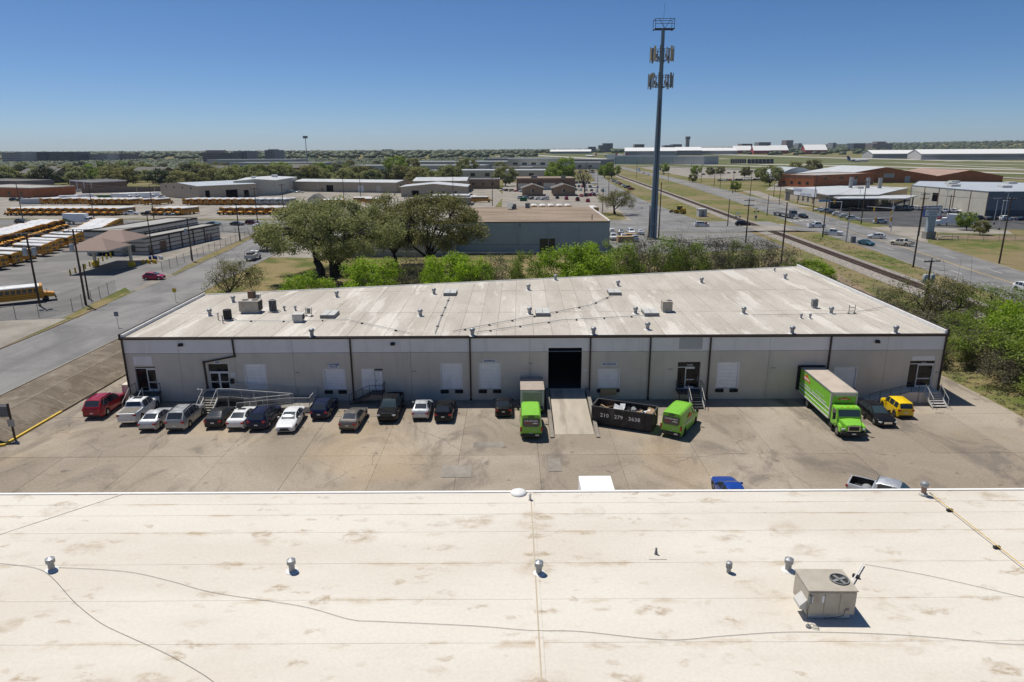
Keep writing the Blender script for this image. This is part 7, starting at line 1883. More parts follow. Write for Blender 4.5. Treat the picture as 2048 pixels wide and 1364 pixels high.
bus_row(BUS, [(x - 5.5, y + 1.6) for x, y in ((-111.3, 149.3), (-112.4, 154.8), (-114, 160.7), (-115, 169), (-116.5, 174.5), (-118, 180), (-119, 186), (-121.2, 193), (-121.2, 199.5), (-122.1, 204), (-123.6, 208), (-124.7, 212), (-126, 216), (-127.4, 219.8), (-128.9, 223.6), (-130.4, 227.4), (-132, 231.2), (-133.6, 235))], math.pi - .28, 'yellow bus, %s from the camera in the near yard column with tails right', 'near yard buses with tails to the right')
bus_row(BUS, line((-139.6, 177), (-155.4, 233), 17), -.28, 'yellow bus, %s from the camera in the near yard column with hoods right', 'near yard buses with hoods to the right')
bus_row(BUS, line((9.5, 290), (23.5, 289.5), 5), UP, 'yellow school bus roof behind the blue warehouse, %s from the left', 'buses behind the blue warehouse')
bus_row(BUS, [(33.2, 280)], UP + .03, 'single yellow school bus parked at the street corner, %s in sight', 'corner bus')
bus_row(BUS, [(-22, 352), (-16, 346)], .1, 'yellow school bus beside the canopy shed, %s of two', 'buses beside the canopy shed')
bus_row(BUS, [(-72, 345), (-66, 338), (-84, 331)], .05, 'school bus seen side on above the oak crown, %s of three', 'buses seen above the oak')
BUSN.place('school_bus', (-84.6, 114.2, ZG + .02), .62, 'yellow school bus standing alone at the near left fence', 'bus')

# ---------------------------------------------------------------- traffic and parked cars further off
FAR = []


def far_car(kind, colr, p, h, label, cat=None, group='vehicles on the streets', z=ZG + .03):
    k = kind if kind.endswith('_far') or kind + '_far' not in CARS else kind + '_far'
    CARS[k].place({'pickup': 'pickup_truck', 'suv': 'suv', 'crossover': 'suv', 'hatch': 'hatchback', 'sedan': 'car'}.get(kind, 'car'), (p[0], p[1], z), h, label, cat or {'pickup': 'pickup', 'suv': 'suv', 'crossover': 'suv'}.get(kind, 'car'), group, CARP[colr])


CARS['hatch'].place('hatchback', (*(-72.24, 136.38), ZG + .03), .05, 'crimson hatchback turning out of the depot drive', 'car', 'vehicles on the streets', CARP['magenta'])
UTIL = Proto()
UTIL.add('cab', MB().extr_y([(.6, .5), (.6, 1.95), (1.5, 1.95), (2.0, 1.25), (3.0, 1.1), (3.0, .5)], -.98, .98), G['roll_white'], bevel=.05); UTIL.add('windshield', MB().add([(1.56, -.85, 1.88), (1.56, .85, 1.88), (2.0, .85, 1.3), (2.0, -.85, 1.3)], [(0, 1, 2, 3)]), G['glass'], loc=(.03, 0, .02))
UTIL.add('service_body', MB().box(-3.0, .5, -1.05, 1.05, .6, 1.45), G['hvac_pale'], bevel=.03); UTIL.add('ladder_rack', MB().tube([(-2.8, -.9, 1.45), (-2.8, -.9, 2.3), (2.0, -.9, 2.3)], .04, 4).tube([(-2.8, .9, 1.45), (-2.8, .9, 2.3), (2.0, .9, 2.3)], .04, 4), G['dark_steel']); UTIL.add('load', MB().box(-2.6, -.4, -.7, .7, 1.46, 1.9), G['dark_steel'], bevel=.05)
for s_ in (1, -1): UTIL.add('side_window', MB().box(.75, 1.5, s_ * .99 - .01, s_ * .99 + .01, 1.3, 1.85), G['glass'])
wheels(UTIL, [(2.0, .9), (2.0, -.9), (-1.9, .92), (-1.9, -.92)], .40, .24)
UTIL.place('utility_truck', (*(-61.66, 162.35), ZG + .03), UP + .02, 'white utility truck with ladder rack driving away on the left street', 'truck')
# moving van on the cross street
MV = Proto()
MV.add('cargo_box', MB().box(-6.4, 2.0, -1.2, 1.2, 1.0, 3.9), G['roll_white'], bevel=.03); MV.add('cab', MB().extr_y([(2.05, .6), (2.05, 2.7), (3.2, 2.6), (3.7, 1.8), (4.9, 1.6), (4.9, .6)], -1.1, 1.1), G['roll_white'], bevel=.06)
MV.add('side_stripe', MB().add([(-6.38, -1.21, 1.05), (-2.0, -1.21, 1.05), (-4.0, -1.21, 1.7), (-6.38, -1.21, 2.4)], [(0, 1, 2, 3)]), G['green_bin']); MV.add('side_window', MB().box(2.4, 3.2, -1.12, -1.1, 1.8, 2.5), G['glass']); MV.add('windshield', MB().add([(3.22, -1, 2.56), (3.22, 1, 2.56), (3.72, 1, 1.85), (3.72, -1, 1.85)], [(0, 1, 2, 3)]), G['glass'], loc=(.03, 0, .02))
wheels(MV, [(3.9, .95), (3.9, -.95), (-4.2, .98), (-4.2, -.98)], .5, .3)
q = (-153.44, 246.56); MV.place('moving_truck', (q[0], q[1], ZG + .03), -.12, 'white moving truck with a green swoosh on the cross street', 'truck')
ST = [('sedan', 'white', (-173.1, 249.17), -.12, 'white sedan near the left end of the cross street'), ('suv', 'charcoal', (-178.08, 251.16), -.12, 'charcoal suv behind a white sedan at the left of the cross street'), ('sedan', 'teal', (-104.06, 240.98), -.1, 'dark sedan just right of the depot office on the cross street'), ('sedan', 'charcoal', (-95.7, 240.61), -.1, 'dark coupe on the cross street near the corner pole'), ('suv', 'maroon', (-91.61, 243.77), -.1, 'maroon suv at the corner of the cross street'), ('sedan', 'white', (-86.26, 233.77), UP, 'white car waiting at the street corner below the maroon suv'),
      ('pickup', 'white', (-155.99, 284.02), .06, 'white pickup parked at the end of the long bus row'), ('pickup', 'charcoal', (-147.43, 281.35), .06, 'black pickup between the bus rows, left one'), ('pickup', 'charcoal', (-142.93, 283.35), .06, 'black pickup between the bus rows, right one'), ('sedan', 'pale_blue', (-138.47, 280.88), .06, 'pale car squeezed beside the middle bus row'),
      ('suv', 'white', (63.63, 230.35), -.06, 'white suv waiting before the railway crossing'), ('suv', 'black', (77.67, 231.3), -.04, 'black suv on the railway crossing'), ('crossover', 'black', (109.01, 257.98), -1.42, 'black suv with white roof behind the flatbed lorry'), ('pickup', 'white', (99.97, 225.69), .1, 'white pickup turning across the junction'), ('pickup', 'white', (96.09, 205.2), -.55, 'white work pickup with amber beacon at the junction'),
      ('crossover', 'white', (104.6, 196.44), UP + 1.1, 'white hatchback heading to the junction on the main road'), ('sedan', 'teal', (94.9, 182.79), -1.35, 'dark teal sedan driving towards the camera on the main road'), ('pickup', 'beige', (103.68, 181.48), UP + .55, 'cream pickup driving away on the main road'), ('crossover', 'white', (92.32, 120.29), -1.4, 'white suv cut by the right picture edge'),
      ('sedan', 'white', (140.57, 718.65), UP, 'white car far up the main road'), ('crossover', 'silver', (144.2, 765.45), UP, 'silver car far up the main road behind the lorry'), ('hatch', 'maroon', (158.64, 731.26), UP, 'small dark red car beside the far verge'), ('sedan', 'charcoal', (92.03, 790.36), .2, 'dark car crossing far up the frontage street')]
for k, c, p, hd, lab in ST: far_car(k, c, p, hd, lab)
# lorries
LOR = Proto()
LOR.add('cab', MB().extr_y([(0, .6), (0, 3.0), (1.6, 2.9), (2.1, 1.9), (3.6, 1.7), (3.6, .6)], -1.15, 1.15), G['office_dark'], bevel=.06); LOR.add('windshield', MB().add([(1.65, -1, 2.8), (1.65, 1, 2.8), (2.08, 1, 2.0), (2.08, -1, 2.0)], [(0, 1, 2, 3)]), G['glass'], loc=(.03, 0, .02)); LOR.add('bumper', MB().box(3.55, 3.75, -1.15, 1.15, .4, .9), G['chrome'])
LOR.add('grille', MB().box(3.61, 3.68, -.6, .6, .95, 1.65), G['chrome']); LOR.add('flatbed', MB().box(-13.5, -.8, -1.25, 1.25, 1.1, 1.35), G['dark_steel']); LOR.add('exhaust', MB().cyl((-.2, .9, 1), (-.2, .9, 3.6), .1, n=8), G['chrome'])
wheels(LOR, [(2.6, 1.0), (2.6, -1.0), (-1.4, 1.0), (-1.4, -1.0), (-2.6, 1.0), (-2.6, -1.0), (-11, 1.0), (-11, -1.0), (-12.2, 1.0), (-12.2, -1.0)], .5, .3, 'rim')
q = (104.94, 256.23); LOR.place('flatbed_lorry', (q[0] - 1, q[1], ZG + .03), -1.5, 'dark flatbed lorry with chrome bumper on the main road', 'lorry')
q = (151.76, 837.82); MV.place('box_lorry', (q[0], q[1], ZG + .03), -1.5, 'grey box lorry far up the main road', 'lorry', swap={G['roll_white']: G['container_box']})
# loader on the verge
LD = Proto()
LD.add('chassis', MB().box(-2.6, 1.4, -.9, .9, .7, 1.6), G['machine_yellow'], bevel=.05); LD.add('cab', MB().box(-1.0, .6, -.8, .8, 1.6, 3.0), G['glass'], bevel=.05); LD.add('cab_roof', MB().box(-1.1, .7, -.9, .9, 3.0, 3.15), G['machine_yellow']); LD.add('engine_cover', MB().box(-2.6, -1.05, -.8, .8, 1.6, 2.2), G['machine_yellow'], bevel=.06)
LD.add('arm', MB().box(1.2, 3.2, -.75, -.55, .9, 1.15).box(1.2, 3.2, .55, .75, .9, 1.15), G['machine_yellow']); LD.add('bucket', MB().extr_y([(3.2, .3), (3.2, 1.4), (4.0, .3)], -1.25, 1.25), G['dark_steel'])
wheels(LD, [(1.0, 1.0), (1.0, -1.0), (-1.9, 1.0), (-1.9, -1.0)], .75, .45, 'machine_yellow'); q = (67.65, 279.1); LD.place('wheel_loader', (q[0], q[1], ZG + .01), 2.4, 'yellow wheel loader on the grass beside the railway', 'loader')

# parked cars in the far lots
cols = ['white', 'silver', 'black', 'charcoal', 'white', 'grey', 'red', 'navy', 'white', 'silver', 'teal', 'maroon', 'white', 'beige']
kinds_ = ['sedan', 'suv', 'crossover', 'sedan', 'pickup', 'sedan', 'hatch', 'suv']


def lot(pts, hd, where, group, only=None):
    r2 = random.Random(len(where) * 13 + len(pts)); n = 0
    for i, (x, y) in enumerate(pts):
        k, c = r2.choice(kinds_), (r2.choice(only) if only else r2.choice(cols))
        far_car(k, c, (x + r2.uniform(-.2, .2), y + r2.uniform(-.3, .3)), hd + r2.uniform(-.05, .05) + (math.pi if r2.random() < .4 else 0), f'{c.replace("_", " ")} {k}, {ordinal(i + 1)} car of the {where}', None, group)


lot(line((19.75, 379.87), (38.06, 344.89), 5), UP, 'row behind the buses at the blue warehouse', 'staff car park row nearest')
lot(line((46.5, 392), (39.0, 386), 4) + line((49, 402), (42, 396), 4), UP, 'double row right of the huts', 'staff car park right of the huts')
lot(line((40.71, 445.82), (56.68, 433.47), 6), UP, 'second row right of the huts', 'staff car park second row')
lot(line((44.59, 488.88), (58.57, 474.41), 7), UP, 'third row right of the huts', 'staff car park third row')
lot(line((49.26, 549.42), (63.62, 531.38), 8), UP, 'back row below the dead tree', 'staff car park back row', ['navy', 'teal', 'charcoal', 'pale_blue', 'white'])
lot(line((5.13, 368.92), (17.46, 360.49), 5), .3, 'cluster left of the huts', 'cars left of the huts', ['white', 'silver', 'grey'])
lot(line((-5.6, 444.04), (6.94, 432.17), 5), .3, 'far cluster left of the huts', 'far cars left of the huts')
lot(line((84.17, 582.08), (76.94, 448.48), 7), .55, 'angled row beside the railway', 'angled cars beside the railway')
lot(line((30.51, 210.36), (39.34, 210.01), 4), UP, 'row right of the blue warehouse', 'cars right of the blue warehouse', ['silver', 'charcoal', 'white', 'white'])
lot(line((29.2, 196.98), (34.62, 193.4), 3), UP, 'second row right of the blue warehouse', 'second row of cars right of the blue warehouse', ['white', 'silver'])
lot(line((128.26, 287.57), (123.5, 249.66), 6), 2.6, 'row along the kerb of the body shop lot', 'cars along the kerb of the body shop lot', ['grey', 'white', 'pale_blue', 'silver', 'charcoal'])
lot([(154.65, 309.66), (126.97, 237.2)], .1, 'middle of the body shop lot', 'cars in the middle of the body shop lot', ['white', 'silver'])
lot(line((165.16, 298.14), (172.13, 285.15), 7), 2.2, 'row before the cream repair hall', 'cars before the cream repair hall', ['white', 'white', 'silver', 'charcoal'])
lot(line((171.04, 275.86), (183.53, 279.78), 6), 2.2, 'second row before the cream repair hall', 'second row of cars before the cream repair hall', ['white', 'white', 'silver', 'grey'])
lot(line((156.04, 248.1), (181.56, 245.06), 6), .1, 'row on the right side of the body shop lot', 'cars on the right side of the body shop lot')
lot(line((170.73, 572.61), (215.4, 577.29), 16), .3, 'long row across the main road', 'long row of cars across the main road')
lot(line((-143.82, 433.68), (-131.09, 432.68), 4), .2, 'row by the long beige building', 'cars by the long beige building', ['white', 'pale_blue', 'white'])
lot(line((-291.43, 450.66), (-279.78, 460.87), 5), .2, 'row before the brick school', 'cars before the brick school', ['white', 'silver', 'white'])
lot(line((-265.36, 371.92), (-252.77, 371.08), 4), .2, 'row below the brick school', 'cars below the brick school', ['charcoal', 'white', 'grey'])
lot(line((79.35, 810.41), (147.37, 952.78), 8), .3, 'far row by the dead tree', 'far cars by the dead tree')
for i, (x, y) in enumerate(line((185, 700), (330, 860), 16)):
    far_car(kinds_[i % 8], cols[(i * 5) % 14], (x, y), .6, f'{cols[(i * 5) % 14].replace("_", " ")} {kinds_[i % 8]}, {ordinal(i + 1)} of the distant lot before the grey warehouse', None, 'cars before the long grey warehouse')
# box vans and containers behind the bus rows
for i, p in enumerate(((-204.35, 367.88), (-202.04, 371.48), (-199.68, 375.14), (-195.49, 374.86), (-193.33, 378.61), (-221.34, 365.32), (-222.73, 354.77))):
    MV.place('box_lorry', (p[0], p[1], ZG + .03), .1 * i, f'white box lorry, {ordinal(i + 1)} of the lorries behind the bus rows', 'lorry', 'white lorries behind the bus rows')
for i, (p, m) in enumerate((((-221.28, 376.6), 'green_bin'), ((-217.94, 380.28), 'stucco_tan'), ((-240.61, 349.13), 'container_box'), ((-240.05, 355.87), 'container_box'), ((-233.67, 366.13), 'container_box'))):
    o = empty('shipping_container', (p[0], p[1], ZG + .02), .1, f'{["green", "tan", "grey", "second grey", "third grey"][i]} shipping container behind the bus rows', 'container', 'containers behind the bus rows')
    part('box', MB().box(-5, 5, -1.2, 1.2, 0, 2.6), G[m], o); part('door', MB().box(5.001, 5.06, -1.1, 1.1, .1, 2.5), G[m], o)
for q, lab in (((146.38, 228.26), 'white box lorry in the body shop lot'),): MV.place('box_lorry', (q[0], q[1], ZG + .03), 2.6, lab, 'lorry')
q = (194.16, 503.14); VAN.place('delivery_van', (q[0], q[1], ZG + .02), .2, 'white van beside the orange brick building', 'van', None, CARP['white'], swap={G['letter_white']: CARP['white'], G['sign_orange']: CARP['white'], G['letter_grey']: CARP['white']})
q = (6.19, 353.96); o = empty('refuse_bin', (q[0], q[1], ZG + .02), 0, 'dark green refuse bin beside the white pickups', 'bin'); part('bin_body', MB().box(-1.8, 1.8, -1, 1, 0, 1.7), G['green_bin'], o, bevel=.04); part('lid', MB().box(-1.85, 1.85, -1.05, 1.05, 1.701, 1.8), G['green_bin'], o)
for i, p in enumerate(((33.97, 197.95), (31.74, 191.32))):
    o = empty('pallet_stack', (p[0], p[1], ZG + .02), .1, f'stack of pale timber in the lot by the monopole, {["rear", "front"][i]} one', 'timber'); 
    for k in range(4): part('board', MB().box(-2.2, 2.2, -1, 1, k * .42, k * .42 + .36), G['wood_new'], o)

# ---------------------------------------------------------------- cell tower
TB = (40.75, 197.7)
tw = empty('cell_tower', (TB[0], TB[1], ZG), 0, 'tall blue grey monopole cell tower with antenna arrays', 'cell tower')
zz = np.linspace(0, 55.7, 10); part('mast', MB().tube([(0, 0, z) for z in zz], [1.08 - .62 * z / 55.7 for z in zz], 14), G['tower_blue'], tw, smooth=40)
part('base_plate', MB().cyl((0, 0, 0), (0, 0, .3), 1.7, n=16), G['pale_concrete'], tw)
pt = part('top_platform', MB().box(-2.6, 2.6, -.1, .1, 55.5, 55.8).box(-2.6, -2.4, -2.0, 1.2, 55.5, 55.7).box(2.4, 2.6, -2.0, 1.2, 55.5, 55.7).box(-2.6, 2.6, -2.1, -1.9, 55.5, 55.75), G['dark_steel'], tw)
rl = MB()
for a, b in (((-2.5, -2, 55.7), (-2.5, -2, 58.1)), ((2.5, -2, 55.7), (2.5, -2, 58.1)), ((-2.5, -2, 58.1), (2.5, -2, 58.1)), ((-2.5, -2, 56.9), (2.5, -2, 56.9)), ((-2.5, 1.2, 55.7), (-2.5, 1.2, 58.1)), ((2.5, 1.2, 55.7), (2.5, 1.2, 58.1)), ((-2.5, 1.2, 58.1), (2.5, 1.2, 58.1)), ((-2.5, -2, 58.1), (-2.5, 1.2, 58.1)), ((2.5, -2, 58.1), (2.5, 1.2, 58.1)), ((0, -2, 55.7), (1.6, -2, 58.1)), ((0, -2, 55.7), (-1.6, -2, 58.1))): rl.cyl(a, b, .07, n=5)
part('platform_rail', rl, G['dark_steel'], pt); part('lightning_rod', MB().cyl((0, 0, 55.7), (0, 0, 62.1), .03, n=5), G['dark_steel'], tw)
for z0, R_, nm in ((47.4, 2.9, 'upper'), (40.7, 3.1, 'lower')):
    arm = MB()
    for k in range(6): arm.cyl((0, 0, z0 + .2), (math.cos(k * 1.047) * R_, math.sin(k * 1.047) * R_, z0 + 1.0), .09, n=5)
    for k in range(6):
        a, b = k * 1.047, (k + 1) * 1.047
        for dz in (1.0, 3.2): arm.cyl((math.cos(a) * R_, math.sin(a) * R_, z0 + dz), (math.cos(b) * R_, math.sin(b) * R_, z0 + dz), .07, n=5)
    ar = part('antenna_frame', arm, G['dark_steel'], tw)
    for k in range(12):
        a = k * math.pi / 6 + .2; c, s_ = math.cos(a), math.sin(a); hh_ = 3.9 if k % 3 else 3.0
        part('antenna', MB().cbox((c * (R_ + .2), s_ * (R_ + .2), z0 + 2.1), (.22, .52 if k % 3 else .34, hh_), a), G['antenna_tan'] if (nm == 'upper' and k in (6, 7, 10)) else G['antenna_grey'] if k % 2 else G['hvac_grey'], ar)
        if k % 2: part('radio_unit', MB().cbox((c * (R_ - .3), s_ * (R_ - .3), z0 + 1.6), (.3, .4, .9), a), G['hvac_grey'], ar)
part('dish', MB().cyl((-2.6, -1.6, 44), (-2.6, -1.9, 44), .75, n=14), G['antenna_tan'], tw)
part('cable_run', MB().box(-.1, .1, -1.2, -1.0, 0, 38), G['dark_steel'], tw, rot=(-.0105, 0, 0))

# ---------------------------------------------------------------- utility poles and wires
def pole(p, h, label, arms=1, r=.16, trans=0, arm_ang=0.0, lamp=False, group='wooden utility poles'):
    o = empty('utility_pole', (p[0], p[1], ZG), arm_ang, label, 'utility pole', group)
    part('pole', MB().tube([(0, 0, -.3), (0, 0, h)], [r * 1.15, r * .75], 8), G['pole_wood'], o, smooth=50)
    for k in range(arms):
        z = h - .5 - k * 1.3
        a = part('crossarm', MB().box(-1.4, 1.4, -.22, -.08, z, z + .16), G['pole_wood'], o)
        for x in (-1.3, -.6, .6, 1.3): part('insulator', MB().lathe((x, -.15, z + .16), [(.05, 0), (.08, .1), (.05, .22), (.02, .3)], 6), G['insulator'], a)
    for k in range(trans):
        x = (-.62, .62, 0)[k]; t_ = part('transformer', MB().lathe((x, 0 if k < 2 else -.6, h - 3.7), [(.32, 0), (.36, .06), (.36, 1.2), (.3, 1.3)], 12), G['transformer'], o, smooth=40)
        part('bushing', MB().cyl((x, -.1 if k < 2 else -.6, h - 2.4), (x, -.1 if k < 2 else -.6, h - 2.0), .05, n=6), G['insulator'], t_)
    if lamp: part('lamp_arm', MB().tube([(0, 0, h - 1.5), (.9, -.2, h - .9), (1.8, -.3, h - .8)], .05, 5).box(1.6, 2.3, -.42, -.18, h - .85, h - .7), G['lamp_grey'], o)
    return o


PL = [((62.77, 101.4), 9.0, 'pole with two grey transformers right of the long warehouse', 1, .17, 2, .2), ((60.43, 152.05), 13.6, 'pole rising from the scrub behind the far right roof corner', 0, .17, 0, 0), ((86.92, 146.54), 12.9, 'dark pole standing between railway and main road near the name sign', 1, .17, 0, .3), ((108.84, 151.32), 14.5, 'tall dark pole at the far kerb near the right edge', 1, .17, 0, .3),
      ((92.52, 189.1), 9.4, 'pole at the near kerb beside the dark teal sedan', 0, .16, 0, 0), ((90.51, 199.32), 11.7, 'pole at the junction beside the work pickup', 1, .16, 0, 0), ((119.77, 235.87), 14.5, 'tall pole at the body shop corner', 1, .17, 0, .4), ((119.88, 201.79), 12.5, 'pole between the cream hall and the name sign', 2, .17, 0, .2), ((144.44, 228.34), 10.1, 'pole in the body shop lot', 1, .16, 0, .2),
      ((124.41, 285.37), 14.6, 'pole in front of the low body shop', 1, .16, 0, .3), ((64.02, 186.96), 12.0, 'pole behind the scrub left of the railway', 2, .17, 0, .1), ((72.22, 229.97), 9.0, 'short pole beside the white suv', 0, .15, 0, 0), ((39.56, 197.74), 9.5, 'dark pole just left of the monopole', 0, .16, 0, 0), ((42.43, 197.63), 16, 'dark pole just right of the monopole', 0, .16, 0, 0),
      ((37.58, 285.33), 10, 'pole right of the yellow bus tail', 0, .16, 0, 0), ((52.72, 377.53), 13, 'pole at the edge of the staff car park', 1, .16, 0, 0), ((52.34, 423.33), 14, 'pole behind the staff car park', 1, .16, 0, 0), ((130.41, 380.25), 14, 'pole at the far kerb left of the body shop', 1, .16, 0, .3), ((129.32, 407.35), 13, 'second pole left of the body shop', 0, .16, 0, 0),
      ((139.65, 467.19), 13, 'third pole left of the body shop', 1, .16, 0, .3), ((143.19, 493.57), 14, 'fourth pole left of the body shop', 0, .16, 0, 0), ((146.31, 539.45), 14, 'pole before the long car row, left end', 1, .16, 0, .3), ((152.11, 594.36), 14, 'pole at the far verge beyond the monopole', 1, .16, 0, .3), ((125.2, 559.03), 12, 'thin pole on the grass beyond the monopole', 0, .14, 0, 0),
      ((112.82, 631.26), 15, 'far pole beside the box lorry', 1, .16, 0, .3), ((134.35, 905.79), 15, 'far pole at the bend of the main road', 1, .16, 0, .3), ((99.4, 268.66), 8, 'short pole on the body shop footpath', 0, .14, 0, 0), ((123.59, 320.28), 10, 'slim pole left of the name board', 0, .14, 0, 0), ((141.42, 375.29), 9, 'slim pole by the brown verge', 0, .14, 0, 0),
      ((-79.26, 112.11), 12.2, 'pole with transformer beside the near left bus', 1, .17, 2, .5), ((-71.9, 112.72), 12.7, 'leaning pole at the near left kerb', 1, .17, 1, .2), ((-74.3, 117.61), 6.2, 'short stub pole behind the leaning one', 0, .15, 0, 0), ((-75.39, 160.47), 10.0, 'pole beside the feathery mesquite', 0, .16, 1, .2), ((-85.53, 162.31), 10.6, 'slim pole behind the depot supplies', 0, .13, 0, 0), ((-78.36, 197.57), 10.9, 'pole at the fence corner of the left street', 0, .16, 0, 0),
      ((-187.15, 264.59), 14, 'pole before the long front bus row', 1, .16, 0, .2), ((-162.77, 269.38), 13, 'pole behind the moving truck', 0, .15, 0, 0), ((-137.74, 266.14), 13, 'pole left of the middle bus row', 0, .16, 0, 0), ((-87.83, 238.62), 13, 'left pole of the pair at the oak', 1, .16, 0, .2), ((-87.3, 265.67), 13, 'right pole of the pair at the oak', 1, .16, 0, .2), ((-296.39, 480.04), 13, 'far pole among the left trees', 0, .16, 0, 0), ((-90.3, 375.49), 12, 'pole in front of the long beige building', 0, .16, 0, 0), ((-77.74, 359.51), 13, 'second pole in front of the long beige building', 0, .16, 0, 0), ((-26.98, 323.44), 13, 'pole beside the canopy shed', 0, .16, 0, 0), ((-8.77, 322.35), 13, 'pole right of the canopy shed', 0, .16, 0, 0)]
for p, h_, lab, ar_, r_, tr_, an_ in PL: pole(p, h_, 'wooden ' + lab, ar_, r_, tr_, an_)


def wires(a, b, n, sag, label, spread=.6, mat='wire_black', r=.018):
    a, b = Vector(a), Vector(b)
    d = Vector((b.y - a.y, a.x - b.x, 0)).normalized()
    root = empty('power_line', a, 0, label, 'power line', 'overhead wires')
    for k in range(n):
        off = d * ((k - (n - 1) / 2) * spread)
        pts = []
        for i in range(13):
            t_ = i / 12; p = a.lerp(b, t_) - a + off; p.z -= sag * 4 * t_ * (1 - t_); pts.append(p)
        part('wire', MB().tube(pts, r, 3, False), G[mat], root)


def top(p, h): return (p[0], p[1], ZG + h)


T = {l: top(p, h_) for p, h_, l, *_ in PL}
g_ = lambda s: next(v for k, v in T.items() if k.startswith(s))
wires(g_('pole with two grey'), (57, 30, 8.2), 2, .6, 'pale wires leaving the transformer pole towards the camera', .9, 'wire_pale', .03)
wires(g_('pole with two grey'), g_('pole rising from the scrub'), 3, .8, 'dark wires from the transformer pole along the railway bank', .7, r=.02)
wires(g_('pole rising from'), g_('pole behind the scrub'), 3, .6, 'wires between the two scrub poles', .7)
wires((-75.4, 160.5, 10.8), (-6, 128, 13.0), 2, 1.6, 'pale wires crossing in front of the oak crown', 2.2, 'wire_pale', .022)
wires((-6, 128, 13.0), (60.4, 152, 13.4), 2, 1.8, 'wires crossing in front of the blue warehouse', 2.2, 'wire_pale', .02)
wires((-75.4, 160.5, 9.0), (60.4, 152, 8.0), 2, 3.2, 'low sagging cable across the shrubs', .8, 'wire_black', .022)
wires(g_('leaning pole'), g_('pole with transformer beside'), 3, .4, 'short wires between the two near left poles', .6)
wires(g_('leaning pole'), g_('pole beside the feathery'), 3, .8, 'wires along the left street from the leaning pole', .6)
wires(g_('pole beside the feathery'), g_('pole at the fence corner'), 2, .6, 'wires along the left street to the fence corner', .6)
wires(g_('pole with transformer beside'), (-140, 100, 12.5), 3, .7, 'wires leaving the picture at the left over the bus', .6)
wires(g_('dark pole standing'), g_('pole at the near kerb'), 2, .6, 'wires along the railway verge', .8); wires(g_('dark pole standing'), (92, 60, 14), 2, .8, 'wires leaving over the main road at the right', .8)
wires(g_('tall dark pole'), g_('pole between the cream'), 3, .7, 'wires from the tall right pole towards the cream hall', .8); wires(g_('tall dark pole'), (150, 120, 15), 3, .8, 'wires leaving the picture from the tall right pole', .8)
wires(g_('pole between the cream'), g_('tall pole at the body'), 3, .7, 'wires before the cream hall', .8); wires(g_('tall pole at the body'), g_('pole in front of the low'), 3, .8, 'wires before the body shop', .8)
wires(g_('pole in front of the low'), g_('pole at the far kerb left'), 3, .7, 'wires left of the body shop', .8); wires(g_('pole at the far kerb left'), g_('third pole left'), 3, .7, 'wires along the far kerb', .8); wires(g_('third pole left'), g_('pole before the long car'), 3, .6, 'wires along the long car row', .8)
wires(g_('pole before the long car'), g_('far pole beside'), 3, .8, 'wires along the far main road', .8); wires(g_('pole at the junction'), g_('tall pole at the body'), 2, .9, 'wires across the junction', .7)
wires(g_('pole behind the scrub'), g_('pole at the junction'), 2, .7, 'wires from the scrub to the junction', .7); wires(g_('left pole of the pair'), g_('pole at the fence corner'), 2, .5, 'wires from the oak pair to the fence corner', .7); wires(g_('left pole of the pair'), g_('pole left of the middle'), 2, .8, 'wires along the cross street bus rows', .7)
wires(g_('pole left of the middle'), g_('pole behind the moving'), 2, .8, 'wires above the black pickups', .7); wires(g_('pole behind the moving'), g_('pole before the long front'), 2, .8, 'wires above the long bus row', .7)

# light masts
def mast(p, h, label, n=1, z=ZG):
    o = empty('light_mast', (p[0], p[1], z), .1, label, 'street lamp', 'light masts')
    part('footing', MB().cyl((0, 0, 0), (0, 0, .8), .4, n=10), G['pale_concrete'], o); part('mast', MB().tube([(0, 0, .8), (0, 0, h)], [.13, .09], 8), G['lamp_grey'], o, smooth=40)
    part('lamp_head', MB().box(-1.3, 1.3, -.2, .2, h, h + .16) if n == 2 else MB().box(-.2, 1.3, -.2, .2, h, h + .16), G['lamp_grey'], o)


for p, hh_, lab, n in (((162.73, 232.29), 8.6, 'left lamp of the three pale light masts in the body shop lot', 2), ((153.31, 216.13), 9.0, 'front lamp of the three pale light masts in the body shop lot', 1), ((179.08, 250.7), 9.6, 'right lamp of the three pale light masts in the body shop lot', 2), ((123.71, 224.66), 9.0, 'pale light mast at the drive of the body shop', 2), ((148.42, 296.49), 8.5, 'pale light mast beside the white pickup in the lot', 2), ((166.81, 290.36), 8.6, 'pale light mast before the cream hall', 2), ((174.13, 277.97), 8.6, 'pale light mast in front of the cream hall right part', 2)):
    mast(p, hh_, lab, n)
q = (-260.02, 900, 9.35)
o = empty('light_mast', (q[0], 900, ZG), 0, 'very tall floodlight mast on the left horizon', 'street lamp'); zt = (-257, 900, 44.8)[2] - ZG
part('mast', MB().tube([(0, 0, 0), (0, 0, zt)], [.7, .35], 8), G['antenna_grey'], o); part('lamp_head', MB().cbox((0, 0, zt - 1.4), (5.4, 2.2, 3.0)), G['hvac_grey'], o)
# traffic signals
def signal(loc, rz, label):
    o = empty('traffic_signal', loc, rz, label, 'traffic light', 'traffic lights at the junction')
    part('housing', MB().box(-.22, .22, -.15, .15, -.6, .6), G['signal_yellow'], o, bevel=.03)
    for k, m in enumerate(('sign_red', 'amber', 'green_bin')): part('lens', MB().cyl((0, -.16, .38 - k * .38), (0, -.2, .38 - k * .38), .14, n=10), G[m], o)
    return o


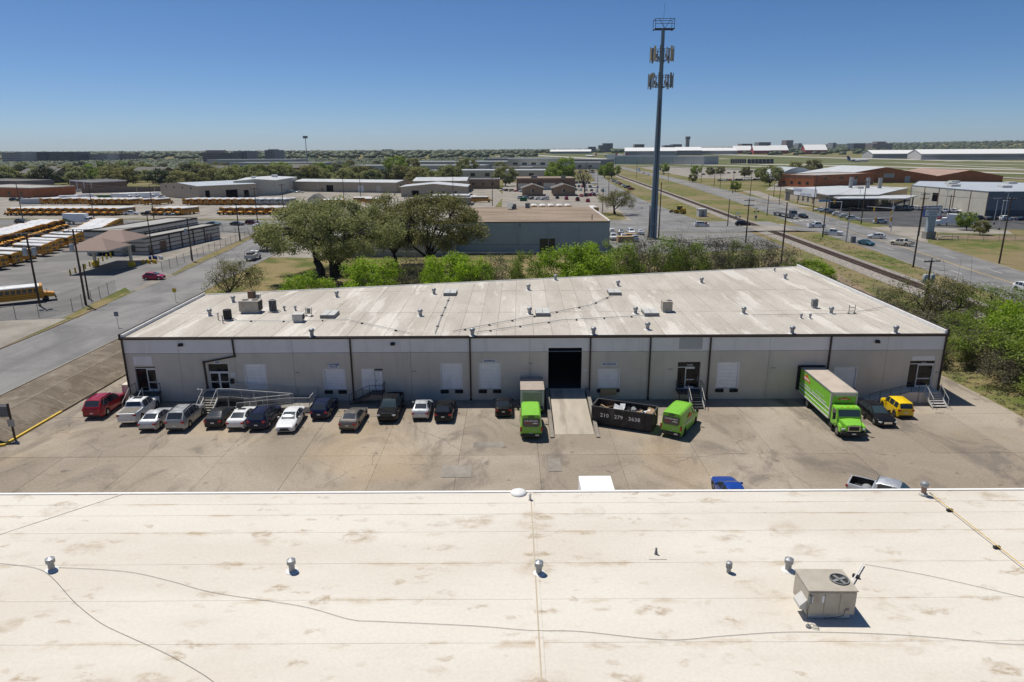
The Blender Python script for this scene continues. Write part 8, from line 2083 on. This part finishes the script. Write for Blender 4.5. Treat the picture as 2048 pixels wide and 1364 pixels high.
o = empty('signal_mast', (92.3, 188.5, ZG), 0, 'mast arm for traffic lights at the near kerb of the junction', 'signal mast'); part('mast', MB().tube([(0, 0, 0), (0, 0, 6.4)], .13, 8), G['lamp_grey'], o); part('mast_arm', MB().tube([(0, 0, 6.2), (12.5, 1.5, 6.6)], [.11, .06], 8), G['lamp_grey'], o); part('cabinet', MB().box(.9, 2.0, -1.2, -.4, 0, 1.7), G['hvac_grey'], o)
signal((100, 189.3, ZG + 6.1), .2, 'left traffic light on the near mast arm'); signal((104.5, 189.8, ZG + 6.1), .2, 'right traffic light on the near mast arm')
o = empty('signal_mast', (119.5, 251, ZG), 0, 'mast arm for traffic lights across the junction', 'signal mast'); part('mast', MB().tube([(0, 0, 0), (0, 0, 6.6)], .14, 8), G['lamp_grey'], o); part('mast_arm', MB().tube([(0, 0, 6.4), (-17, -2, 6.9)], [.12, .06], 8), G['lamp_grey'], o)
nb_ = part('street_name_board', MB().box(-9, -5, -1.4, -1.3, 6.5, 7.3), G['blue_tank'], o)
for x, w in ((-3, 'right'), (-11, 'middle'), (-16.5, 'left')): signal((119.5 + x, 250.2, ZG + 6.5), .1, f'{w} traffic light on the far mast arm')
o = empty('signal_mast', (118.5, 214.5, ZG), 0, 'signal mast at the entrance drive of the body shop', 'signal mast'); part('mast', MB().tube([(0, 0, 0), (0, 0, 7.8)], .14, 8), G['lamp_grey'], o); part('mast_arm', MB().tube([(0, 0, 7.0), (-7, 3, 7.4)], [.12, .06], 8), G['lamp_grey'], o)
signal((113.4, 216.3, ZG + 6.6), 1.4, 'left traffic light beside the entrance drive'); signal((117.9, 214.4, ZG + 5.6), 1.4, 'right traffic light beside the entrance drive')
# railway crossing signals
for p, lab in (((75.85, 231.38), 'near railway crossing signal with crossed boards'), ((88.95, 251.32), 'far railway crossing signal with crossed boards')):
    o = empty('crossing_signal', (p[0], p[1], ZG), 0, lab, 'crossing signal'); part('post', MB().cyl((0, 0, 0), (0, 0, 4.6), .09, n=8), G['lamp_grey'], o); part('crossbuck', MB().cbox((0, -.12, 4.2), (1.7, .04, .24)), G['sign_white'], o, loc=(0, 0, 0)); part('lamp_bar', MB().box(-.8, .8, -.16, -.06, 3.0, 3.1).cyl((-.7, -.1, 3.05), (-.7, -.25, 3.05), .28, n=10).cyl((.7, -.1, 3.05), (.7, -.25, 3.05), .28, n=10), G['dark_steel'], o); part('gate_box', MB().box(-.4, .4, -.3, .3, .6, 1.6), G['hvac_grey'], o)
q = (73.16, 265.82); o = empty('equipment_cabin', (q[0], q[1], ZG), .1, 'grey railway equipment cabin on the verge', 'cabin'); part('cabin_wall', MB().box(-1.6, 1.6, -1.2, 1.2, 0, 2.8), G['pale_wall'], o); part('roof', MB().box(-1.75, 1.75, -1.35, 1.35, 2.8, 2.95), G['metal_roof'], o); part('door', MB().box(-.5, .5, -1.24, -1.2, .1, 2.2), G['office_grey'], o)
q = (61.36, 217.18); o = empty('stop_sign', (q[0], q[1], ZG), 0, 'red stop sign before the railway crossing', 'sign'); part('post', MB().cyl((0, 0, 0), (0, 0, 2.2), .04, n=6), G['lamp_grey'], o); pl_ = part('plate', MB().tube([(0, -.05, 2.5), (0, -.09, 2.5)], .42, 8), G['sign_red'], o); part('lettering', text_mesh('STOP', .3), G['letter_white'], pl_, loc=(0, -.1, 2.5), rot=(math.pi / 2, 0, 0))
for p, lab, m in (((-57.84, 97.25), 'small grey road sign beside the left street', 'office_grey'), ((-57.68, 114.78), 'small yellow marker post beside the left street', 'bollard'), ((-57.84, 144.21), 'small blue accessible parking sign at the left street', 'sign_blue'), ((76.81, 116.71), 'square grey sign back on the railway verge', 'office_grey'), ((53.08, 282.16), 'white street sign at the car park corner', 'sign_white')):
    o = empty('road_sign', (p[0], p[1], ZG), 0, lab, 'sign', 'small road signs'); part('post', MB().cyl((0, 0, 0), (0, 0, 2.0), .04, n=6), G['lamp_grey'], o); part('plate', MB().box(-.32, .32, -.07, -.04, 1.7, 2.4), G[m], o)
# pylon name sign of the body shop
o = empty('pylon_sign', (119.2, 195.8, ZG), RAD(8), 'white pylon sign board of the body shop on a grey pier', 'sign')
part('plinth', MB().box(-1.5, 1.5, -.9, .9, 0, 2.0), G['pale_concrete'], o); part('pier', MB().box(-1.1, 1.1, -.5, .5, 2.0, 6.4), G['bluegrey_wall'], o)
b_ = part('board', MB().box(-2.7, 2.7, -.3, .3, 6.2, 9.2), G['sign_blue'], o); f_ = part('face', MB().box(-2.5, 2.5, -.34, -.301, 6.4, 9.0), G['sign_white'], b_)
for s_, z, sz, sh in (('Cavender', 8.35, 1.0, .3), ('COLLISION', 7.5, .72, 0), ('CENTER', 6.85, .72, 0)): part('lettering', text_mesh(s_, sz, shear=sh, bold=.012), G['sign_blue'], b_, loc=(0, -.35, z), rot=(math.pi / 2, 0, 0))
q = (122.61, 192.36); o = empty('gas_pipe_loop', (q[0], q[1], ZG), .1, 'cream bent pipe on bare gravel beside the pylon sign', 'pipe'); part('pipe', MB().tube([(-3, 0, 0), (-2.8, 0, .8), (-2, 0, 1.1), (3, 0, 1.1), (3.2, 0, .2)], .16, 8), G['stucco_cream'], o)


# ---------------------------------------------------------------- chain link fences
def fence(pts, h, label, step=3.0):
    root = empty('chain_link_fence', (pts[0][0], pts[0][1], ZG), 0, label, 'fence', 'chain link fences')
    px_ = [(x - pts[0][0], y - pts[0][1]) for x, y in pts]
    post = None
    for a, b in zip(px_, px_[1:]):
        L = math.hypot(b[0] - a[0], b[1] - a[1]); n = max(1, int(L / step))
        for k in range(n):
            p, q = lerp(a, b, k / n), lerp(a, b, (k + 1) / n)
            part('post', MB().cyl((*p, 0), (*p, h + .15), .05, n=6), G['fence_steel'], root)
            part('mesh_panel', MB().add([(*p, .08), (*q, .08), (*q, h), (*p, h)], [(0, 1, 2, 3)]), G['chain_link'], root)
        part('top_rail', MB().cyl((*a, h), (*b, h), .03, n=5), G['fence_steel'], root)


fence([(-110, 93), (-74, 104), (-71.2, 108), (-73.6, 125)], 2.0, 'chain link fence round the near left yard corner')
fence([(-75.4, 146), (-77.8, 179), (-79.6, 212)], 2.0, 'chain link fence along the left street by the depot forecourt', 4)
fence([(-82, 214), (-110, 234), (-181, 243)], 2.0, 'chain link fence along the cross street behind the depot', 6)
fence([(118, 190), (150, 186), (185, 170)], 2.0, 'chain link fence right of the pylon sign', 4)
fence([(55, 100), (63, 140), (66, 150)], 1.6, 'thin fence along the railway bank behind the warehouse', 4)
fence([(-46, 165), (-10, 158), (46, 160)], 2.0, 'chain link fence behind the shrubs', 5)
w_ = empty('boundary_wall', (-270, 440, ZG), 0, 'long brown masonry wall behind the parked lorries', 'wall')
for k in range(14): part('wall_panel', MB().cbox((k * 9.3 + 4, k * 4.3 + 2, 1.6), (10.1, .4, 3.2), math.atan2(4.3, 9.3)), G['masonry_wall'], w_)

# ---------------------------------------------------------------- trees and shrubs
def leaves_np(r, centers, radii, per, size, flat=.75, up=.6):
    """leaf cards in clumps: rhombic quads with mostly upward, scattered normals"""
    V = []
    for c, rad in zip(centers, radii):
        n = max(6, int(per * (rad ** 1.5)))
        d = r.normal(size=(n, 3)); d /= np.linalg.norm(d, axis=1, keepdims=True)
        pos = np.asarray(c) + d * (rad * r.random((n, 1)) ** .55) * np.array([1, 1, flat])
        nrm = r.normal(size=(n, 3)) * .8 + d * .7 + np.array([0, 0, up]); nrm /= np.linalg.norm(nrm, axis=1, keepdims=True)
        a = np.cross(nrm, r.normal(size=(n, 3))); a /= np.linalg.norm(a, axis=1, keepdims=True) + 1e-9
        b = np.cross(nrm, a)
        s = size * r.uniform(.6, 1.35, (n, 1))
        V.append(np.stack([pos - a * s, pos - b * s * .55, pos + a * s, pos + b * s * .55], 1).reshape(-1, 3))
    V = np.concatenate(V); return V, np.arange(len(V), dtype=np.int32).reshape(-1, 4)


def limb(m, r, a, b, r0, r1, bend=.18, n=5):
    a, b = np.asarray(a, float), np.asarray(b, float); L = np.linalg.norm(b - a)
    k = r.normal(size=3) * L * bend; k[2] = abs(k[2]) * .5
    pts = [a + (b - a) * t + k * (4 * t * (1 - t)) * .5 for t in np.linspace(0, 1, n)]
    m.tube([tuple(p) for p in pts], list(np.linspace(r0, r1, n)), 6, False)
    return pts


def tree_proto(seed, R, H, base, n, per, size, leaf, trunk_r, stems=1, crad=(1.2, 2.2), bark='bark', sub=2, fill=.55, lean=0.0, twigs=0, squash=1.0):
    """R crown radius, H height, base height of the crown; crown made of clumps set through a dome"""
    r = np.random.default_rng(seed); p = Proto()
    C = []; k = 0
    while len(C) < n and k < n * 40:
        k += 1
        u = r.normal(size=3); u /= np.linalg.norm(u); q = u * (r.random() ** .33 if r.random() > fill else r.uniform(.82, 1.0))
        if q[2] < -.75: continue
        lump = 1 + .16 * math.sin(3 * math.atan2(q[1], q[0]) + seed) + .10 * math.sin(5 * math.atan2(q[1], q[0]) + 2 * seed)
        c = np.array([q[0] * R * lump + lean * R * .2, q[1] * R * lump * squash, base + (H - base) * (.42 + .52 * q[2])])
        C.append(c)
    rad = r.uniform(crad[0], crad[1], len(C))
    V, Q = leaves_np(r, C, rad, per, size)
    m = MB(); forks = []
    fz = max(base * .55, .5)
    for s in range(stems):
        b0 = np.array([0, 0, -.3]) if stems == 1 else np.array([*(r.normal(size=2) * trunk_r * 2.2), -.3])
        t0 = np.array([r.normal() * trunk_r * .8, r.normal() * trunk_r * .8, fz]) + b0 * np.array([1.6, 1.6, 0])
        limb(m, r, b0, t0, trunk_r * 1.15, trunk_r * .8, .08, 4); forks.append(t0)
    idx = r.permutation(len(C))[:max(5, len(C) // sub)]
    mids = []
    for j in range(max(4, min(8, len(C) // 4))):
        a = 2 * math.pi * j / max(4, min(8, len(C) // 4)) + r.uniform(-.3, .3)
        e = np.array([math.cos(a) * R * .5, math.sin(a) * R * .5, base + (H - base) * r.uniform(.3, .55)])
        limb(m, r, forks[j % stems], e, trunk_r * .55, trunk_r * .26, .16, 5); mids.append(e)
    for i in idx:
        e = min(mids, key=lambda q: np.linalg.norm(q - C[i]))
        limb(m, r, e, C[i], trunk_r * .22, trunk_r * .05, .15, 4)
    for _ in range(twigs):
        i = r.integers(len(C)); e = C[i] + r.normal(size=3) * rad[i] * .9
        m.tube([tuple(C[i] * .6 + np.array(mids[0]) * .0 + np.array([0, 0, fz]) * .4), tuple(C[i]), tuple(e)], [trunk_r * .12, trunk_r * .07, .012], 4, False)
    p.add('trunk', m, G[bark], smooth=60)
    if len(V): 
        me = np_mesh('crown', V, Q); p.add('crown', me, leaf)
    return p


OAK1 = tree_proto(3, 14.2, 15.8, 5.0, 132, 118, .20, L_OAK, .82, 3, (1.5, 2.9), 'bark_dark', 2, .75)
OAK2 = tree_proto(8, 10.2, 16.8, 5.4, 86, 110, .20, L_OLIVE, .52, 2, (1.4, 2.6), 'bark_dark', 2, .7)
OAK3 = tree_proto(11, 8.0, 16.2, 5.0, 60, 110, .19, L_OLIVE, .42, 1, (1.3, 2.4), 'bark_dark', 2, .7)
OAK1.place('oak_tree', (-37.0, 139.5, ZG), .3, 'huge dark live oak with three black trunks on the lawn', 'tree', 'oaks on the lawn')
OAK2.place('oak_tree', (-16.2, 144, ZG), 1.2, 'olive oak leaning right beside the huge oak', 'tree', 'oaks on the lawn')
OAK3.place('oak_tree', (-25.5, 151, ZG), 2.0, 'taller olive oak rising between the two big oaks', 'tree', 'oaks on the lawn')
# shrubs: bright, mid, greyish, twiggy
SB = [tree_proto(20 + i, 3.4, 6.4, .5, 56, 190, .125, L_BRIGHT, .11, 4, (.7, 1.35), 'twig', 2, .7, twigs=20) for i in range(3)]
SM = [tree_proto(30 + i, 3.2, 7.0, .8, 46, 110, .12, L_MID, .11, 4, (.7, 1.4), 'twig', 2, .6, twigs=40) for i in range(3)]
SG = [tree_proto(40 + i, 3.0, 7.2, .8, 46, 60, .11, L_GREY, .10, 6, (.8, 1.5), 'twig', 1, .5, twigs=220) for i in range(3)]
SW = [tree_proto(50 + i, 4.6, 6.0, 1.2, 52, 90, .10, L_MID if i else L_OLIVE, .17, 3, (.8, 1.5), 'bark_dark', 1, .6, twigs=160) for i in range(2)]
# (kind, pixel column on the photo turned into X by its depth, Y, width scale, height scale, words)
SHR = [('b', -33.0, 107, 1.0, .92, 'low bright yellow green bush nearest the lawn oak'), ('b', -22.6, 110, 1.2, 1.22, 'round bright green bush below the oak trunks'), ('g', -17.0, 113, .9, 1.15, 'grey olive thicket below the leaning oak'), ('b', -11.2, 112, 1.0, 1.25, 'bright green bush left of centre behind the roof'), ('b', -6.9, 113, 1.05, 1.2, 'mid green bush left of centre behind the roof'), ('g', -3.0, 114, .95, 1.1, 'grey twiggy thicket at the middle of the roof line'), ('m', 2.5, 115, .75, 1.12, 'small open green tree at the middle of the roof line'),
       ('b', 9.5, 117, 1.45, 1.32, 'largest bright green bush right of the middle'), ('b', 13.8, 119, 1.1, 1.3, 'green bush beside the largest bright one'), ('m', 18.0, 118, 1.25, 1.28, 'broad green bush below the blue warehouse gate'), ('g', 21.5, 121, .9, 1.25, 'sparse thicket left of the monopole foot'), ('g', 24.5, 122, 1.0, 1.32, 'sparse thicket at the monopole foot'), ('m', 27.5, 122, .95, 1.32, 'slender green clump right of the monopole foot'), ('g', 30.5, 123, 1.0, 1.3, 'grey clump second right of the monopole'), ('m', 33.0, 123, .9, 1.2, 'green clump third right of the monopole'),
       ('g', 36.5, 124, 1.05, 1.25, 'grey clump fourth right of the monopole'), ('g', 40.5, 125, 1.1, 1.2, 'grey brown clump before the scrub pole'), ('m', 43.0, 128, .9, 1.12, 'dark green clump left of the scrub pole'), ('g', 46.5, 127, 1.1, 1.15, 'bare greyish bush right of the scrub pole'), ('g', 50.0, 126, 1.0, 1.0, 'thin bush beyond the far right roof corner'), ('b', 53.2, 119.5, .95, .86, 'dark bright bush beyond the far right roof corner'), ('m', 51.2, 121.5, .7, .8, 'low green bush beside the one beyond the corner'),
       ('w', -49.5, 118.5, 1.05, 1.02, 'feathery mesquite with dark crooked stems beside the left street'), ('g', 54.8, 88, 1.0, .62, 'olive bush right of the warehouse wall'), ('m', 53.8, 81.5, .9, .62, 'bright bush close to the warehouse right wall'), ('w', 58.8, 84, .9, .75, 'green bush on the bank right of the warehouse'), ('w', 60.5, 95, 1.15, 1.1, 'sprawling mesquite on the bank before the railway'), ('w', 68.0, 93, 1.0, 1.0, 'mesquite with bare twigs beside the railway near the right edge'), ('m', 58.2, 75.5, 1.15, .9, 'bright leafy bush at the yard edge'),
       ('b', 62.4, 78, 1.3, 1.2, 'tall bright green tree at the right picture edge'), ('m', 57.4, 69.0, 1.25, .9, 'leafy bush low at the right picture edge'), ('w', 64.5, 86, .95, .85, 'green bush behind the tall edge tree'), ('g', 55.0, 94.5, .9, .55, 'low green bush behind the transformer pole'), ('g', 57.0, 78.5, .9, .6, 'dry low brush under the edge bushes'), ('g', 57.8, 103, .8, .6, 'dry brush on the bank below the transformers'), ('b', 61.5, 70.5, 1.35, 1.15, 'dark green tree cut by the right picture edge'), ('m', 54.8, 64.5, .9, .6, 'low bush beside the yard drive'), ('g', 55.2, 72.5, .8, .5, 'dry brush along the yard drive'), ('m', 56.5, 60.5, 1.0, .7, 'nearest green bush at the right picture edge'), ('g', 64, 100, 1, .8, 'dry scrub between the mesquites')]
for i, (k, x, y, sw, sh, lab) in enumerate(SHR):
    pr_ = {'b': SB, 'm': SM, 'g': SG, 'w': SW}[k]
    z = terrain_h(x, y)
    pr_[i % len(pr_)].place('mesquite_tree' if k == 'w' else 'shrub', (x, y, z - .05), rng.uniform(0, 6.28), lab, 'tree' if k == 'w' else 'shrub', 'scrub round the warehouse', scale=(sw * 1.12, sw * 1.12, sh * 1.13))
# middle distance trees
FT = [tree_proto(60 + i, 5.6, 9.5 + i, 2.2, 36, 44, .40, m_, .32, 1, (1.3, 2.3), 'bark_dark', 3, .7) for i, m_ in enumerate((L_FAR, L_OAK, L_OLIVE, L_MID))]
OPEN = tree_proto(70, 7.2, 10.0, 3.2, 50, 60, .18, L_OLIVE, .34, 2, (1.2, 2.2), 'bark', 1, .6, twigs=260)
BARE = tree_proto(71, 6.0, 19.5, 6.0, 40, 1, .06, L_GREY, .5, 1, (1.0, 2.0), 'bark', 1, .6, twigs=420)
OPEN.place('roadside_tree', (42.0, 276, ZG), 0, 'wide half bare tree at the car park corner', 'tree'); BARE.place('dead_tree', (42, 402, ZG), 0, 'tall leafless dead tree behind the staff cars', 'tree')
MID = [(3, (40.3, 550.34), 1.7, 'bushy green tree left of the dead tree'), (3, (31.52, 534.58), 1.1, 'second green tree left of the dead tree'), (1, (-4.55, 507.47), 1.35, 'oak left of the brick building'), (1, (-44.51, 714.44), 1.7, 'round dark oak behind the white roof workshop'), (3, (-108.61, 669.75), 1.8, 'tall green tree behind the long beige building'), (2, (-105.76, 752.23), 1.6, 'olive tree behind the long beige building'), (0, (-130.66, 648.59), 1.2, 'dark tree above the long beige building'), (0, (-137.57, 627.15), 1.1, 'second dark tree above the long beige building'),
       (1, (-13.15, 824.45), 1.2, 'far oak left of the cream hall'), (3, (88.67, 622.89), 1.25, 'green bushes at the frontage street'), (3, (85.5, 646.18), 1.0, 'second green bush at the frontage street'), (3, (165.86, 762.31), .95, 'green roadside tree beyond the monopole'), (3, (180.42, 684.98), .9, 'small green tree before the grey sheds'), (2, (193.61, 683.25), .8, 'dry tree before the grey sheds'), (2, (210.96, 709.06), .8, 'second dry tree before the grey sheds'), (2, (214.2, 642.36), .9, 'olive tree above the long car row'), (1, (181.43, 489.97), 1.35, 'dark tree before the orange brick building'), (3, (209.64, 587.85), .9, 'small tree left of the dark one'),
       (2, (257.85, 636.96), 1.3, 'olive tree behind the orange brick building'), (2, (288.18, 670.87), 1.4, 'yellowish tree behind the orange brick building'), (3, (136.97, 426.93), .55, 'round green bush on the brown verge'), (3, (143.35, 216.55), .5, 'young green tree beside the white box lorry'), (3, (166.92, 311.78), .3, 'small bush before the body shop'), (2, (139.12, 203.5), .4, 'bush beside the light masts'), (1, (-121, 149), 1.05, 'oak crown cut by the left picture edge'), (2, (-63.9, 178.59), .62, 'small olive tree at the left street kerb'), (2, (142.05, 548.43), .6, 'dark brush on the verge beyond the road')]
for k, p, s_, lab in MID: FT[k].place('roadside_tree', (p[0], p[1], ZG - .1), rng.uniform(0, 6.28), lab, 'tree', 'trees in the middle distance', scale=s_)
# tree belt behind the bus yards
r3 = random.Random(21); belt = []
obst = [(-205, -140, 370, 480), (-145, -60, 425, 480), (-335, -255, 392, 505), (-375, -305, 450, 505)]
while len(belt) < 270:
    y = r3.uniform(490, 900) if len(belt) < 180 else r3.uniform(640, 1300)
    x = r3.uniform(-.80, -.06) * y
    if x > -60 and y < 560: continue
    if any(a - 6 < x < b + 6 and c - 6 < y < d + 6 for a, b, c, d in obst) or any((x - q[0]) ** 2 + (y - q[1]) ** 2 < 60 for q in belt): continue
    if any(hx - 5 < x < hx + w_ + 5 and hy - 14 < y < hy + 14 for hx, hy, w_, _ in hs): continue
    if any(fx - 5 < x < fx + fw_ + 5 and fy - 12 - .12 * fw_ < y < fy + fd_ for fx, fy, fw_, fd_, *_ in fr): continue
    belt.append((x, y))
belt.sort(key=lambda q: (q[1] > 700, q[1] > 900, q[0] / q[1])); cnt = {}
nm_ = ['dark', 'oak green', 'olive', 'fresh green']
for i, (x, y) in enumerate(belt):
    zn = 'front' if y <= 700 else 'middle' if y <= 900 else 'back'; cnt[zn] = cnt.get(zn, 0) + 1
    k = r3.choice((0, 0, 1, 1, 2, 2, 3)); s_ = r3.uniform(1.05, 1.45) if y < 700 else r3.uniform(.75, 1.05)
    FT[k].place('belt_tree', (x, y, ZG - .1), r3.uniform(0, 6.28), f'{nm_[k]} tree, {ordinal(cnt[zn])} from the left in the {zn} of the tree belt', 'tree', 'tree belt behind the bus yards', scale=(s_ * 1.15, s_ * 1.15, s_ * r3.uniform(.8, 1.05)))
# woods on the horizon: uncountable crowns, one mass
rn = np.random.default_rng(4); cen = []; rad = []
for n_ in range(15000):
    y = 900 + 6200 * rn.random() ** 1.7 if n_ < 9000 else rn.uniform(850, 1850); x = rn.uniform(-.95, .95 if n_ < 9000 else .02) * y
    if x > 30 + .02 * y and y < 2350 and not (x > 700 and y > 2000): continue
    if x > 30 and y < 1700: continue
    lo = y < 1850
    if lo and (x > -150 and y < 1400 or any(fx - 8 < x < fx + fw_ + 8 and fy - 10 - .12 * fw_ < y < fy + fd_ + 4 for fx, fy, fw_, fd_, *_ in fr)): continue
    cen.append((x, y, far_h(x, y) + (0 if lo else rn.uniform(1.5, 4.5)))); rad.append(rn.uniform(2.5, 4.5) if lo else rn.uniform(4.5, 8.5) * (1 + y / 9000))
cen = np.array(cen); rad = np.array(rad)
ico = bmesh.new(); bmesh.ops.create_icosphere(ico, subdivisions=2, radius=1); iv = np.array([v.co[:] for v in ico.verts]); it = np.array([[v.index for v in f.verts] for f in ico.faces]); ico.free()
nv = len(iv); VV = cen[:, None, :] + iv[None] * rad[:, None, None] * np.array([1.2, 1.2, .8]) * rn.uniform(.72, 1.28, (len(cen), nv, 1))
TT = (it[None] + (np.arange(len(cen)) * nv)[:, None, None]).reshape(-1, 3)
tag(link_mesh('distant_woodland', np_mesh('distant_woodland', VV.reshape(-1, 3), TT, 3), L_DIST), kind='stuff')
# weeds and tufts along the yard edge and the railway bank
V = []; rn = np.random.default_rng(9)
c_ = [(rn.uniform(51.4, 57), y, 0) for y in rn.uniform(58, 96, 420)] + [(rn.uniform(-40, 66), rn.uniform(100, 165), 0) for _ in range(900)] + [(rn.uniform(60, 71), y, 0) for y in rn.uniform(95, 200, 500)] + [(80 + rn.uniform(0, 6) + y * .02, y, 0) for y in rn.uniform(100, 200, 300)]
c_ = [(x, y, terrain_h(x, y) + .05) for x, y, _ in c_ if not (XL < x < XR + 2 and y < yb(x) + 1)]
V, Q = leaves_np(rn, c_, rn.uniform(.15, .5, len(c_)), 60, .10, .5, .2)
tag(link_mesh('ground_weeds', np_mesh('ground_weeds', V, Q), L_GREY), kind='stuff')

# ---------------------------------------------------------------- haze
hz = MB().box(-9000, 9000, -60, 9000, -2, 175)
ho = tag(part('haze', hz, None, None), kind='stuff')
hm = bpy.data.materials.new('haze'); hm.use_nodes = True; MATS['haze'] = hm
ht = hm.node_tree; ht.nodes.clear()
pv = ht.nodes.new('ShaderNodeVolumePrincipled'); pv.inputs['Color'].default_value = (.80, .88, 1.0, 1); pv.inputs['Density'].default_value = .000042; pv.inputs['Anisotropy'].default_value = .0
mo = ht.nodes.new('ShaderNodeOutputMaterial'); ht.links.new(pv.outputs[0], mo.inputs['Volume'])
ho.data.materials.append(hm)
